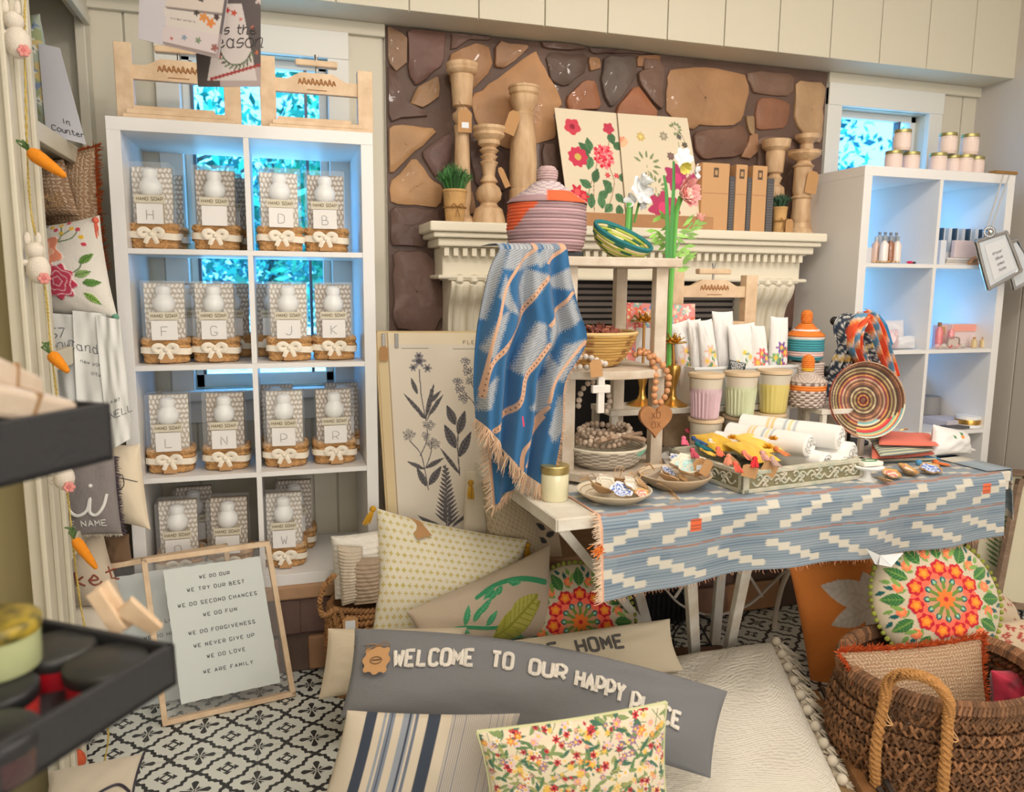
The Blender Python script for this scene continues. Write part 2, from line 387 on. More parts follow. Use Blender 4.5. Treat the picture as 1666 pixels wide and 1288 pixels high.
def tile_material():
    m = bpy.data.materials.new('patterned_cement_tile'); m.use_nodes = True; nt = m.node_tree; N = nt.nodes; L = nt.links; Ex.nt = nt
    b = N['Principled BSDF']; b.inputs['Roughness'].default_value = .45
    tc = N.new('ShaderNodeTexCoord'); sx = N.new('ShaderNodeSeparateXYZ'); L.new(tc.outputs['Object'], sx.inputs[0])
    p = .1555
    x, y = (Ex(sx.outputs[0])-.36+50*p)/p, (Ex(sx.outputs[1])+.39+50*p)/p
    a, c = ((x+.5).fr()-.5), ((y+.5).fr()-.5)            # offset from the big flower centre
    ax, cy = a.abs(), c.abs()
    t = ax-cy; d = ax+cy-.5
    wob = .035*(t*4*pi).cos()*1.0+.02*(t*12*pi).cos()
    line = (d+wob-.012).abs().lt(.054)
    line = line.mx((d.abs().lt(.07))*((t.abs()-.5).abs().lt(.06)))
    def polar(u, v, n):
        r = (u*u+v*v).sq(); th = Ex.op('ARCTAN2', v, u); return r, (th*n)
    r1, t1 = polar(a, c, 4)
    pet = r1.lt(.19+.08*t1.cos())*r1.gt(.035)*((t1+0.).cos().abs().gt(.45))
    cen = r1.lt(.02)
    # small flower at the half-shifted centre
    a2, c2 = (x.fr()-.5), (y.fr()-.5)
    s1 = a2.abs()+c2.abs(); sm = a2.abs().mx(c2.abs()); mn_ = a2.abs().mn(c2.abs())
    ring = (s1-.10).abs().lt(.028); tri = sm.gt(.11)*sm.lt(.19)*(mn_.lt((.19-sm)*.9+.006)); bar = sm.lt(.085)*mn_.lt(.0)
    blk = line.mx(pet).mx(cen).mx(ring).mx(tri)
    joint = ((x*.5).fr()-.5).abs().gt(.4965).mx(((y*.5).fr()-.5).abs().gt(.4965))
    mix = N.new('ShaderNodeMix'); mix.data_type = 'RGBA'; L.new(blk.k, mix.inputs[0])
    mix.inputs[6].default_value = (*lin((214, 216, 208)), 1); mix.inputs[7].default_value = (*lin((46, 46, 48)), 1)
    m2 = N.new('ShaderNodeMix'); m2.data_type = 'RGBA'; L.new((joint*.45).k, m2.inputs[0]); L.new(mix.outputs[2], m2.inputs[6]); m2.inputs[7].default_value = (*lin((120, 118, 112)), 1)
    ns = N.new('ShaderNodeTexNoise'); ns.inputs['Scale'].default_value = 5; ns.inputs['Detail'].default_value = 8; L.new(tc.outputs['Object'], ns.inputs[0])
    m3 = N.new('ShaderNodeMix'); m3.data_type = 'RGBA'; m3.blend_type = 'MULTIPLY'; m3.inputs[0].default_value = .25
    L.new(m2.outputs[2], m3.inputs[6]); L.new(ns.outputs['Color'], m3.inputs[7]); L.new(m2.outputs[2], b.inputs['Base Color'])
    return m
struct('floor', MB().box(-.6, 3.9, -5.2, .45, -.05, 0), tile_material(), smooth=False)
struct('ceiling', MB().box(-.6, 3.9, -5.2, .56, 2.75, 2.8, (226, 218, 200)), CREAM)
def planks(m, x0, x1, z0, z1, Y, step=.2, g=.006, t=.012, c=(228, 222, 205), phase=0.):
    xs = list(np.arange(x0+phase, x1, step)); xs = [x0]+[x for x in xs if x > x0+.02]+[x1]
    for a, b in zip(xs[:-1], xs[1:]):
        if b-a > g*1.5: m.box(a+g/2, b-g/2, Y-t, Y+.001, z0, z1, c)
# back wall of boards with two window openings
WY = .42; W1 = (.165, .655, .93, 2.10); W2 = (2.85, 3.33, .93, 2.10)
m = MB()
for x0, x1 in ((-.6, W1[0]), (W1[1], .88), (2.74, W2[0]), (W2[1], 3.62)):
    planks(m, x0, x1, 0, 2.75, WY); m.box(x0, x1, WY, WY+.12, 0, 2.75)
for x0, x1, z0, z1 in (W1, W2):
    planks(m, x0, x1, 0, z0, WY); m.box(x0, x1, WY, WY+.12, 0, z0); planks(m, x0, x1, z1, 2.75, WY); m.box(x0, x1, WY, WY+.12, z1, 2.75)
m.box(.88, 2.74, WY+.02, WY+.12, 0, 2.75)
struct('wall_back', m, CREAM, smooth=False, bevel=.002)
# soffit above
m = MB(); m.box(-.12, 3.62, .235, .45, 2.235, 2.75)
planks(m, -.12, 3.62, 2.235, 2.75, .235, .245, .004, .012, phase=.06)
struct('trim_1', m, CREAM, smooth=False, bevel=.002)
m = MB(); m.box(-.12, .86, .385, .41, 2.19, 2.235); m.box(2.77, 3.62, .385, .41, 2.19, 2.235)
struct('trim_2', m, CREAM, smooth=False, bevel=.004)
# right wall
m = MB(); m.box(3.62, 3.72, -5.2, .45, 0, 2.75)
for i in range(12): m.box(3.61, 3.622, -5.2+i*.48, -5.2+i*.48+.474, 0, 2.75)
struct('wall_right', m, mat('wall_panel_paint', (196, 188, 178), .55, bump=.03), smooth=False, bevel=.002)
# front wall behind the camera, plain and unbroken
struct('wall_front', MB().box(-.6, 3.9, -5.25, -5.15, 0, 2.75), CREAM)
# left wall: the built-in shelving (face frame, sides, back, shelves)
OL = mat('olive_cupboard_paint', (150, 138, 98), .6, bump=.05)
struct('wall_left', MB().box(-.6, -.46, -5.2, .45, 0, 2.75), OL, smooth=False)
m = MB()
m.box(-.46, -.105, .40, .42, 0, 2.75); m.box(-.13, -.10, .33, .405, 0, 2.75)          # far side and stile
m.box(-.13, -.10, -.33, .33, 2.14, 2.75); m.box(-.105, -.085, -.345, .345, 2.12, 2.15)
m.box(-.13, -.10, -.53, -.33, 0, 2.75)
for y in (-.535, -.44, -.345): m.box(-.10, -.088, y-.012, y+.014, 0, 2.75)
struct('trim_3', m, CREAM, bevel=.003, smooth=False)
struct('trim_4', MB().box(-.459, -.13, -.45, -.41, 0, 2.75), OL)
m = MB()
for z in (.62, 1.13, 1.70): m.box(-.455, -.105, -.33, .40, z-.03, z, (225, 218, 200)); m.box(-.112, -.092, -.33, .33, z-.045, z+.004)
m.box(-.455, -.105, -1.3, -.53, .42, .445); m.box(-.112, -.09, -1.3, -.53, .40, .45)
m.box(-.455, -.105, -1.3, -.53, 1.95, 1.98)
struct('trim_5', m, CREAM, bevel=.003, smooth=False)
# windows: casing, reveal, sash, pane
def window(n, w, bars):
    x0, x1, z0, z1 = w
    m = MB(); c = .075
    m.box(x0-c, x0, WY-.03, WY, z0-.02, z1+c); m.box(x1, x1+c, WY-.03, WY, z0-.02, z1+c); m.box(x0-c, x1+c, WY-.034, WY, z1, z1+c+.02)
    m.box(x0-c-.03, x1+c+.03, WY-.07, WY+.02, z0-.035, z0); m.box(x0-c, x1+c, WY-.025, WY, z0-.12, z0-.035)
    fr = struct('window_%d' % n, m, mat('window_trim_paint', (222, 220, 212), .45), bevel=.003, smooth=False)
    m = MB(); s = .028
    for a, b in ((x0, x0+s), (x1-s, x1)): m.box(a, b, WY+.05, WY+.085, z0, z1)
    m.box(x0, x1, WY+.05, WY+.085, z0, z0+s+.02); m.box(x0, x1, WY+.05, WY+.085, z1-s, z1)
    m.build('window_frame', mat('window_trim_paint'), fr, bevel=.002, smooth=False)
    m = MB()
    for bx in bars: m.box(bx-.005, bx+.005, WY+.045, WY+.08, z0+.048, z1-.028, (60, 62, 66))
    m.box(x0+s, x1-s, WY+.05, WY+.08, 1.86, 1.875, (60, 62, 66)) if n == 3 else None
    m.build('window_bar', mat('dark_window_bar', (92, 98, 106), .4), fr)
    MB().box(x0, x1, WY+.064, WY+.068, z0, z1).build('window_pane', mat('window_glass', (245, 250, 255), .0, trans=1, ior=1.02), fr, smooth=False)
window(1, W1, (.195, .58)); window(2, W2, (3.235,))
# stone chimney breast: mortar bed with individual flagstones standing proud of it
SY = .395
mort = MB().box(.862, 2.764, SY, .45, 0, 2.232, (104, 80, 68))
def r6(*p): return [(600+x/3.22, y/3.22) for x, y in p]
def r1(*p): return [(880+x/3.47, 60+y/3.47) for x, y in p]
stones = [
 (r6((90,125),(195,190),(200,320),(150,380),(92,330)), (160,122,92)), (r6((205,150),(395,160),(390,340),(245,460),(208,380)), (120,84,74)),
 (r6((240,475),(360,400),(372,500),(290,570),(215,550)), (172,130,90)), (r6((92,345),(150,395),(205,560),(330,595),(95,640)), (104,76,66)),
 (r6((95,655),(360,680),(260,780),(108,930)), (208,158,108)), (r6((270,800),(370,720),(430,700),(430,840),(350,940)), (118,88,82)),
 (r6((108,965),(240,820),(330,945),(380,980),(375,1085),(120,1065)), (208,158,108)), (r6((108,1085),(370,1100),(350,1200),(300,1288),(112,1288)), (108,80,70)),
 (r6((410,300),(540,225),(620,245),(640,370),(520,480),(420,430)), (184,134,92)), (r6((660,225),(850,245),(700,365),(655,355)), (170,126,90)),
 (r6((870,265),(905,340),(1010,545),(962,590),(975,725),(900,750),(700,775),(560,640),(535,505),(690,400)), (206,152,102)),
 (r6((920,280),(1135,290),(1135,375),(1020,455),(960,430)), (92,70,60)), (r6((1145,305),(1205,300),(1212,360),(1160,382)), (176,126,80)),
 (r6((1235,295),(1390,300),(1395,400),(1262,580),(1205,440)), (100,84,76)), (r6((1030,520),(1130,420),(1185,430),(1212,570),(1040,575)), (172,108,72)),
 (r6((1400,290),(1520,290),(1520,340),(1405,358)), (160,112,76)), (r6((1405,375),(1520,352),(1530,580),(1472,535),(1410,430)), (116,84,68)),
 (r6((1290,570),(1392,445),(1500,585),(1500,640),(1290,640)), (172,106,70)), (r6((900,765),(975,745),(985,900),(905,900)), (120,92,80)),
 (r6((530,660),(700,800),(730,900),(720,1000),(560,980),(520,800)), (110,84,74)),(r6((450,1010),(540,1000),(560,1120),(440,1130)), (180,132,90)),
 (r6((430,130),(640,160),(640,215),(540,210),(430,270)), (112,82,70)), (r6((900,195),(1130,225),(1130,270),(910,255)), (108,80,68)), (r6((1150,225),(1500,262),(1500,280),(1160,280)), (104,76,66)),
 (r1((730,190),(890,175),(1130,210),(1165,300),(1130,470),(1060,498),(900,500),(840,520),(705,440),(708,240)), (192,142,96)),
 (r1((1155,190),(1420,215),(1410,340),(1200,328),(1165,250)), (126,94,76)), (r1((1210,345),(1400,360),(1380,520),(1210,530)), (148,96,68)),
 (r1((1435,250),(1595,262),(1575,598),(1500,580),(1422,480)), (196,156,112)), (r1((1145,460),(1200,450),(1200,570),(1160,540)), (172,136,96)),
 (r1((850,545),(1040,520),(1130,502),(1160,600),(1100,680),(905,690),(862,640)), (122,86,68)), (r1((1490,605),(1575,620),(1560,1050),(1500,1000)), (112,84,74)),
 (r1((1170,560),(1210,545),(1220,640),(1170,690),(1110,690)), (168,120,84)), (r1((560,130),(690,140),(680,400),(600,300)), (118,86,70)), (r1((1220,560),(1480,600),(1480,1050),(1220,1050)), (120,90,76)),
 ([(1290,410),(1340,418),(1326,462),(1296,448)], (204,156,112)), ([(1270,455),(1325,468),(1320,540),(1262,530)], (116,82,66)), ([(640,408),(700,412),(728,500),(700,545),(640,530)], (124,94,84)),
 ([(735,505),(800,505),(800,560),(712,550)], (158,124,106)), ([(930,425),(1290,425),(1280,452),(930,450)], (146,92,76)), ([(640,550),(860,560),(860,700),(645,700)], (130,98,84)),
 ([(1180,460),(1260,460),(1255,530),(1180,520)], (124,88,74))]
for P, c in stones:
    cen = A(P).mean(0); Q = []
    for a, b in zip(P, P[1:]+P[:1]):           # rough, slightly rounded outline
        a, b = A(a), A(b); L = np.hypot(*(b-a)); k = max(2, int(L/14))
        for i in range(k):
            t = (i+.5)/k if i else .12; q = a+(b-a)*t; q = q+nrng.normal(0, 1.1, 2)+(cen-q)*(-.015); Q.append(q)
    W3 = A([PY(x, y, SY) for x, y in Q]); n = len(W3); c3 = W3.mean(0); d = rng.uniform(.010, .022)
    W3[:, 0] = np.clip(W3[:, 0], .868, 2.758); W3[:, 2] = np.clip(W3[:, 2], .0, 2.228)
    rings = [W3, W3+A([0, -d*.75, 0]), c3+(W3-c3)*.96+A([0, -d, 0]), c3+(W3-c3)*.5+A([0, -d*1.15, 0]), c3+(W3-c3)*.02+A([0, -d*1.1, 0])]
    G = np.stack(rings); G[2:, :, 1] += nrng.normal(0, .0012, G[2:, :, 1].shape); mort.grid(G, A(c)*.86+A((128, 118, 110))*.14, wv=True)
SM = mat('flagstone', vcol=True, rough=.62, bump=.8, bscale=14, var=.32, vscale=5, coat=.1)
struct('wall_stone', mort, SM, angle=50)
# fire opening insert with louvres, under the mantel
a, b = PY(955, 452, .38), PY(1172, 530, .38)
t = thing('fireplace_insert', 'black louvred metal fireplace insert in the stone wall behind the display table', 'fireplace', ((a[0]+b[0])/2, .38, .33))
m = MB(); zt = a[2]; m.box(a[0]-.2, b[0]+.05, .336, .372, .325, zt, (40, 38, 38)); m.build('insert_body', mat('black_iron', (38, 36, 36), .5, .4, bump=.2, bscale=200), t, bevel=.003)
m = MB()
for i in range(8): z = zt-.025-i*.024; m.box(a[0]-.18, b[0]+.03, .326, .335, z-.014, z, (150, 142, 134), RM(.0))
m.build('louvre_grille', mat('louvre_metal', (120, 112, 106), .45, .5), t)
# raised hearth
m = MB(); m.box(-.10, 3.6, .02, .5, .0, .27, (104, 82, 70))
for i in range(13):
    x = -.06+i*.28; w = .25+rng.uniform(-.02, .02); zz = rng.uniform(.0, .02)
    for (z0, z1) in ((.01, .13), (.14, .265)):
        o = rng.uniform(-.05, .05); c = rng.choice([(150, 112, 92), (122, 92, 82), (172, 130, 96), (112, 86, 76), (186, 140, 102)])
        m.box(x+o, x+o+w, .0+rng.uniform(0, .01), .03, z0, z1, c)
m.box(-.10, 3.6, -.012, .5, .27, .32, (176, 138, 104))
struct('hearth', m, SM, bevel=.008)['kind'] = 'structure'
m = MB()
for i in range(16): x = 1.60+i*.022; m.box(x, x+.010, -.012, .004, .02, .13, (28, 28, 30))
m.box(1.58, 1.97, -.006, .004, .01, .14, (16, 16, 18))
tag(m.build('floor_vent', mat('black_iron'), None), 'black slotted vent grille in the hearth face under the table', 'vent')
# ---------------------------------------------------------------- outside: ground, trees (real, some metres off)
struct('ground', MB().box(-14, 18, .6, 30, -.3, -.2, (150, 165, 120)), mat('sunlit_gravel', (190, 190, 180), .9, bump=.3), smooth=False)
def tree(x, y, h, R, n, label, c=(52, 146, 120), zc=None):
    t = thing('garden_tree', label, 'tree', (x, y, -.2)); m = MB()
    m.tube(catmull([(x, y, -.2), (x+.1, y, h*.3), (x-.15, y+.1, h*.6), (x+.1, y, h)], 5), [.17]*11+[.1]*5, 8, (80, 66, 52))
    for k in range(5):
        a = rng.uniform(0, 6.3); z = h*rng.uniform(.25, .6)
        m.tube([(x, y, z), (x+cos(a)*R*.5, y+sin(a)*R*.5, z+R*.45), (x+cos(a)*R, y+sin(a)*R, z+R*.7)], [.07, .05, .02], 6, (80, 66, 52))
    m.build('trunk', mat('bark', vcol=True, rough=.9, bump=.5), t)
    m = MB(); zc = zc or h*.75
    P = nrng.normal(0, 1, (n, 3)); P /= np.linalg.norm(P, axis=1)[:, None]; P *= (nrng.uniform(.15, 1, (n, 1)))**.6*R; P[:, 2] *= .9
    cl = nrng.normal(0, .35, (40, 3))*R; P = P*.55+cl[nrng.integers(0, 40, n)]*.9
    P += A((x, y, zc)); s = nrng.uniform(.05, .12, n)
    for q, r in zip(P, s):
        d1 = nrng.normal(0, 1, 3); d1 /= np.linalg.norm(d1); d2 = np.cross(d1, nrng.normal(0, 1, 3)); d2 /= np.linalg.norm(d2)
        m.add([q-d1*r, q-d2*r*.5, q+d1*r, q+d2*r*.5], [(0, 1, 2, 3)], A(c)*rng.uniform(.6, 1.35))
    m.build('foliage', mat('leaf', vcol=True, rough=.6), t, smooth=False); return t
tree(-1.9, 7.8, 4.2, 2.1, 8000, 'tree with a leaning trunk outside behind the left window', zc=2.9)
tree(2.1, 8.8, 4.2, 2.1, 8000, 'leafy tree outside seen through the right side of the left window', (60, 150, 110), 2.6)
tree(.4, 15., 4.0, 3.2, 8000, 'far tree low behind the left window of the shop', (54, 140, 130), 2.0)
tree(8.6, 9.5, 5.4, 2.3, 7000, 'tree with bright sky gaps outside the right window', (50, 130, 130), 3.6)
tree(11.2, 15., 5.0, 3.0, 6000, 'lower tree outside the right window beside the shelf top', (64, 140, 90), 3.6)
# ================================================================ furniture
def cubeshelf(loc, nc, nr, label):
    t = thing('shelving_unit', label, 'shelf', loc); x0, y0, z0 = loc; c = .335; T = .038; d = .016; D = .39
    w = 2*T+nc*c+(nc-1)*d; h = 2*T+nr*c+(nr-1)*d
    m = MB(); m.box(x0, x0+w, y0, y0+D, z0, z0+T); m.box(x0, x0+w, y0, y0+D, z0+h-T, z0+h)
    m.box(x0, x0+T, y0, y0+D, z0+T, z0+h-T); m.box(x0+w-T, x0+w, y0, y0+D, z0+T, z0+h-T)
    m.build('frame', WHITE, t, smooth=False, bevel=.0012)
    for r in range(1, nr): z = z0+T+r*(c+d)-d; MB().box(x0+T, x0+w-T, y0+.002, y0+D, z, z+d).build('shelf_board', WHITE, t, smooth=False, bevel=.0008)
    for k in range(1, nc):
        for r in range(nr): x = x0+T+k*(c+d)-d; z = z0+T+r*(c+d); MB().box(x, x+d, y0+.001, y0+D, z, z+c).build('divider', WHITE, t, smooth=False, bevel=.0008)
    return t
cubeshelf((0, 0, HZ), 2, 4, 'white cube shelving unit in front of the left window')
KX = 2.655
cubeshelf((KX, 0, HZ), 2, 4, 'white cube shelving unit right of the stone fireplace by the right wall')
# ---- mantel
a, b = PY(700, 358, .15), PY(1347, 380, .15); X0, X1, MZ = a[0], b[0], (a[2]+b[2])/2
MP = mat('mantel_paint', (232, 224, 204), .5, bump=.08, bscale=20)
t = thing('mantel_shelf', 'cream mantel shelf with dentil moulding fixed to the stone chimney breast', 'mantel', ((X0+X1)/2, .38, MZ))
m = MB(); m.box(X0, X1, .15, SY, MZ-.035, MZ); m.box(X0+.015, X1-.015, .165, SY, MZ-.055, MZ-.035); m.build('top_board', MP, t, smooth=False, bevel=.006)
m = MB(); m.box(X0+.035, X1-.035, .185, SY, MZ-.085, MZ-.055); m.box(X0+.06, X1-.06, .235, SY, MZ-.19, MZ-.085); m.box(X0+.04, X1-.04, .21, SY, MZ-.20, MZ-.185); m.build('moulding', MP, t, smooth=False, bevel=.006)
m = MB(); x = X0+.06
while x < X1-.08: m.box(x, x+.018, .20, .24, MZ-.118, MZ-.088); x += .034
m.box(X0+.05, X1-.05, .215, .236, MZ-.09, MZ-.084)
m.build('dentil_row', MP, t, smooth=False, bevel=.001)
for xa in (X0+.09, X1-.31):
    m = MB(); prof = [(0, 0), (-.155, 0), (-.165, -.03), (-.15, -.07), (-.12, -.11), (-.105, -.16), (-.10, -.22), (-.085, -.27), (-.05, -.30), (-.02, -.31), (0, -.31)]
    p = catmull(prof[1:-1], 4); p = np.vstack([(0, 0), p, (0, -.31)])
    m.prism([(xa, SY-.01+y, MZ-.19+z) for y, z in p], (.22, 0, 0))
    for i in range(4):
        m.tube([(xa+.03+i*.053, SY-.014+y, MZ-.19+z) for y, z in catmull(prof[1:-2], 4)], .016, 8)
    m.box(xa-.012, xa+.232, SY-.18, SY, MZ-.205, MZ-.187)
    m.build('corbel', MP, t, bevel=.003)
# ---- table
TA = .059; TO = A([1.09, -.842, 0]); TEX = A([cos(TA), sin(TA), 0]); TEY = A([-sin(TA), cos(TA), 0]); TZ = .75
def TP(s, d, z=TZ): return TO+TEX*s+TEY*d+A([0, 0, z])
WP = mat('white_painted_wood', (226, 222, 212), .5, var=.18, vscale=9, bump=.15, bscale=40, color2=(198, 186, 168))
t = thing('display_table', 'white painted folding table with a slatted top and angled legs', 'table', tuple(TP(.75, .33, 0)), TA)
TL, TD = 1.55, .66; m = MB(); M = np.eye(4); M[:3, 0] = TEX; M[:3, 1] = TEY; M[:3, 3] = TO
n = 7
for i in range(n): d0 = .0+i*TD/n; m.box(.0, TL, d0+.001, d0+TD/n-.003, TZ-.02, TZ, None, M)
m.build('tabletop', WP, t, smooth=False, bevel=.0015)
m = MB(); m.box(.0, TL, -.004, .016, TZ-.032, TZ-.001, None, M); m.box(0, TL, TD-.02, TD, TZ-.06, TZ-.02, None, M); m.box(-.004, .02, 0, TD, TZ-.034, TZ-.001, None, M); m.box(TL-.02, TL, 0, TD, TZ-.06, TZ-.02, None, M)
m.build('apron', WP, t, smooth=False, bevel=.002)
for a, b in ((PZ(1000, 905, .5)+A((0, .05, .2)), PZ(1062, 1052, 0)), (PZ(1150, 860, .7)+A((0, .10, 0)), PZ(1131, 1085, 0)), (PZ(1268, 850, .7)+A((0, .10, 0)), PZ(1180, 1082, 0))):
    m = MB(); a[2] = .7; m.beam(a, b, .036, .022, up=(0, 1, 0)); m.build('leg', WP, t, smooth=False, bevel=.002)
a, b = PZ(916, 862, .722), PZ(1072, 1046, 0); a = a+A((.0, .012, 0)); m = MB(); m.beam(a, b, .024, .018, up=(0, 1, 0)); m.build('leg', WP, t, smooth=False, bevel=.002)
# rear row of legs to the right, partly hidden
for s in (.95, 1.48):
    m = MB(); m.beam(TP(s, TD-.05, .7), TP(s-.05, TD-.08, 0.01), .036, .022, up=(0, 1, 0)); m.build('leg', WP, t, smooth=False, bevel=.002)
# ================================================================ left shelving contents
def rope_strand(m, path, R, r, turns, n=3, c=(190, 140, 80), k=6, steps=None):
    P = catmull(path, steps or 8); L = len(P); T = np.gradient(P, axis=0); T /= np.linalg.norm(T, axis=1)[:, None]+1e-9
    up = A((0., .05, 1.)) if abs(T[:, 2]).mean() < .8 else A((0., 1., .05)); X = np.cross(T, up); X /= np.linalg.norm(X, axis=1)[:, None]; Z = np.cross(X, T)
    ph = np.linspace(0, turns*2*pi, L)
    for i in range(n):
        a = ph+i*2*pi/n; Q = P+R*(np.cos(a)[:, None]*X+np.sin(a)[:, None]*Z); m.tube(Q, r, k, A(c)*rng.uniform(.9, 1.06))
def gift_proto(dark):
    t = thing('gift_basket', 'proto', 'gift basket', (0, 0, 0), 0)
    m = MB(); w, d, h = .116, .096, .080
    for r in range(4):                                       # plump plaited rows round a rectangle with soft corners
        z = .012+r*.0185; n = 64; th = np.arange(n)*2*pi/n+r*.3; e = 4.5
        x = np.sign(np.cos(th))*abs(np.cos(th))**(2/e)*(w/2+.002*r); y = np.sign(np.sin(th))*abs(np.sin(th))**(2/e)*(d/2+.002*r)
        for s in (-1, 1):
            ph = th*13; P = np.c_[x*(1+.035*s*np.cos(ph)), y*(1+.05*s*np.cos(ph)), z+s*.005*np.sin(ph)]
            c = np.clip(A((216, 166, 108))*(.84+.2*nrng.random((n, 1))), 0, 255); m.tube(P, .0085, 6, c, closed=True)
    m.box(-w/2+.01, w/2-.01, -d/2+.01, d/2-.01, .002, .012, (150, 110, 70)); m.build('basket', mat('water_hyacinth', vcol=True, rough=.75, bump=.5, bscale=220), t)
    fn = quadfn((-.058, -.010, .248), (.058, -.010, .248), (.056, -.026, .02), (-.056, -.026, .02))
    c0, c1 = ((156, 138, 118), (226, 216, 204)) if dark else ((186, 172, 154), (240, 236, 228))
    def spots(p):
        k = .0125; X, Y = p.X/k, p.Y/(k*1.25); r = np.floor(Y); fx = (X+.5*(r % 2)) % 1-.5; fy = Y % 1-.5
        j = np.sin(np.floor(X+.5*(r % 2))*12.9+r*78.2)*1.3; u, v = fx*np.cos(j)+fy*np.sin(j), -fx*np.sin(j)+fy*np.cos(j)
        p.put((u/.30)**2+(v/.46)**2 < 1, c1)
    sheet('spotted_towel', mat('spotted_cloth', vcol=True, rough=.85, bump=.1, bscale=90), t, fn, 60, 100, spots, c0, .022, angle=60)
    m = MB(); m.lathe([(0, .243), (.012, .242), (.021, .236), (.023, .224), (.020, .212), (.023, .207), (.030, .198), (.033, .186), (.031, .172), (.024, .160), (.012, .155), (0, .155)], 20, (0, -.040, 0), c=(242, 242, 240))
    m.build('white_bottle_top', mat('white_ceramic', (242, 242, 240), .3), t)
    m = MB(); m.lathe([(0, .16), (.034, .158), (.033, .15), (.033, .02), (0, .015)], 20, (0, -.024, 0), c=(150, 128, 84)); m.build('bottle', mat('amber_label', (188, 172, 138), .5), t)
    m = MB(); fn2 = quadfn((-.042, -.088, .158), (.042, -.088, .158), (.042, -.088, .132), (-.042, -.088, .132)); m.box(-.042, .042, -.0665, -.064, .136, .160, (214, 204, 178)); m.build('name_strip', VC, t, smooth=False)
    m = MB(); lettering(m, 'HAND SOAP', .009, lambda x, y: (x*1.0, -.0670, .144+y), .0011, (120, 100, 40), up=(0, -1, 0)); m.build('gold_lettering', VC, t)
    m = MB(); m.box(-.037, .037, -.072, -.068, .074, .134, (238, 234, 230)); m.build('monogram_card', PAPER, t, smooth=False, bevel=.0008)
    m = MB(); n = 48; th = np.arange(n)*2*pi/n; e = 4.5
    x = np.sign(np.cos(th))*abs(np.cos(th))**(2/e)*(w/2+.017); y = np.sign(np.sin(th))*abs(np.sin(th))**(2/e)*(d/2+.017)
    G = np.stack([np.c_[x, y, np.full(n, z)+.003*np.sin(th*2)] for z in (.030, .050)]); m.grid(G, (236, 226, 208), wv=True); m.build('ribbon', mat('muslin_ribbon', (238, 228, 210), .85, bump=.2, bscale=120), t)
    m = MB(); o = A((0., -d/2-.020, .044)); k = (238, 228, 210)
    for s in (-1, 1):
        m.tube(catmull([o, o+A((s*.016, -.005, .014)), o+A((s*.032, -.007, .009)), o+A((s*.024, -.005, -.005)), o], 6), .0075, 6, k, flat=.35, up=(0, 1, 0))
        m.tube(catmull([o, o+A((s*.010, -.007, -.012)), o+A((s*.017, -.005, -.028))], 6), .007, 6, k, flat=.3, up=(0, 1, 0))
    m.ball(o+A((0, -.004, 0)), .008, 8, k); m.build('bow', mat('muslin_ribbon'), t)
    MB().box(-.018, .022, -d/2-.026, -d/2-.024, .004, .030).build('kraft_tag', KRAFT, t, smooth=False)
    m = MB(); m.box(-.063, .063, -.074, .018, .074, .256)
    ce = m.build('cellophane_bag', mat('cellophane', (255, 255, 255), .12, alpha=.13, bump=.6, bscale=30), t, smooth=False, bevel=.004)
    return t
protoA, protoB = gift_proto(0), gift_proto(1); KM = _kidmap()
SHZ = [HZ+.038+i*.351 for i in range(4)]
rows = [(3, 'top shelf', [(248, 402, 'H', 0), (352, 402, '', 1), (457, 406, 'D', 0), (535, 407, 'B', 1)]),
        (2, 'second shelf from the top', [(268, 590, 'F', 0), (351, 592, 'G', 0), (473, 588, 'J', 0), (547, 582, 'K', 1)]),
        (1, 'third shelf from the top', [(276, 772, 'L', 0), (369, 767, 'N', 1), (467, 762, 'P', 0), (547, 757, 'R', 1)]),
        (0, 'bottom shelf', [(291, 950, 'O', 0), (376, 945, '', 1), (466, 931, 'W', 0)])]
first = {0: True, 1: True}
def place_gift(v, loc, rz, lab):
    P = (protoA, protoB)[v]
    if first[v]: first[v] = False; P.location = loc; P.rotation_euler = (0, 0, rz); P['label'] = lab; P['group'] = 'gift baskets in the white shelving'; return P
    return dup(P, loc, rz, lab, 'gift baskets in the white shelving', tree=KM)
pos = ['leftmost', 'second from left', 'third from left', 'rightmost']
for si, sn, items in rows:
    for k, (px_, py_, L, v) in enumerate(items):
        x = PY(px_, py_, .03)[0]; g = place_gift(v, (x, .112+rng.uniform(-.004, .012), SHZ[si]+.001), radians(rng.uniform(-7, 5)), 'gift basket with %s, %s on the %s' % ('letter %s card' % L if L else 'plain white card', pos[k], sn))
        if L:
            m = MB(); gx, gy = g.location[0], g.location[1]; a = g.rotation_euler[2]
            def F(xx, yy): lx, ly = xx, -.0725; return (gx+lx*cos(a)-ly*sin(a), gy+lx*sin(a)+ly*cos(a), SHZ[si]+.088+yy)
            lettering(m, L, .028, F, .0010, (140, 136, 132)); m.build('letter', VC, g)
for si, px_, py_, v, lab in ((3, 268, 400, 1, 'dark gift basket half hidden behind the letter H basket'), (3, 372, 400, 1, 'dark gift basket peeking out behind the second basket of the top shelf'),
        (2, 304, 575, 1, 'dark gift basket behind the letter F basket'), (2, 378, 578, 1, 'dark gift basket behind the letter G basket'), (2, 447, 575, 1, 'dark gift basket behind the letter J basket'),
        (1, 452, 745, 1, 'dark gift basket behind the letter P basket'), (1, 560, 745, 1, 'dark gift basket behind the letter R basket'), (0, 318, 905, 1, 'dark gift basket behind the letter O basket'), (0, 483, 900, 1, 'dark gift basket behind the letter W basket')):
    x = PY(px_, py_, .22)[0]; place_gift(v, (x, .285, SHZ[si]+.001), radians(rng.uniform(-4, 4)), lab)
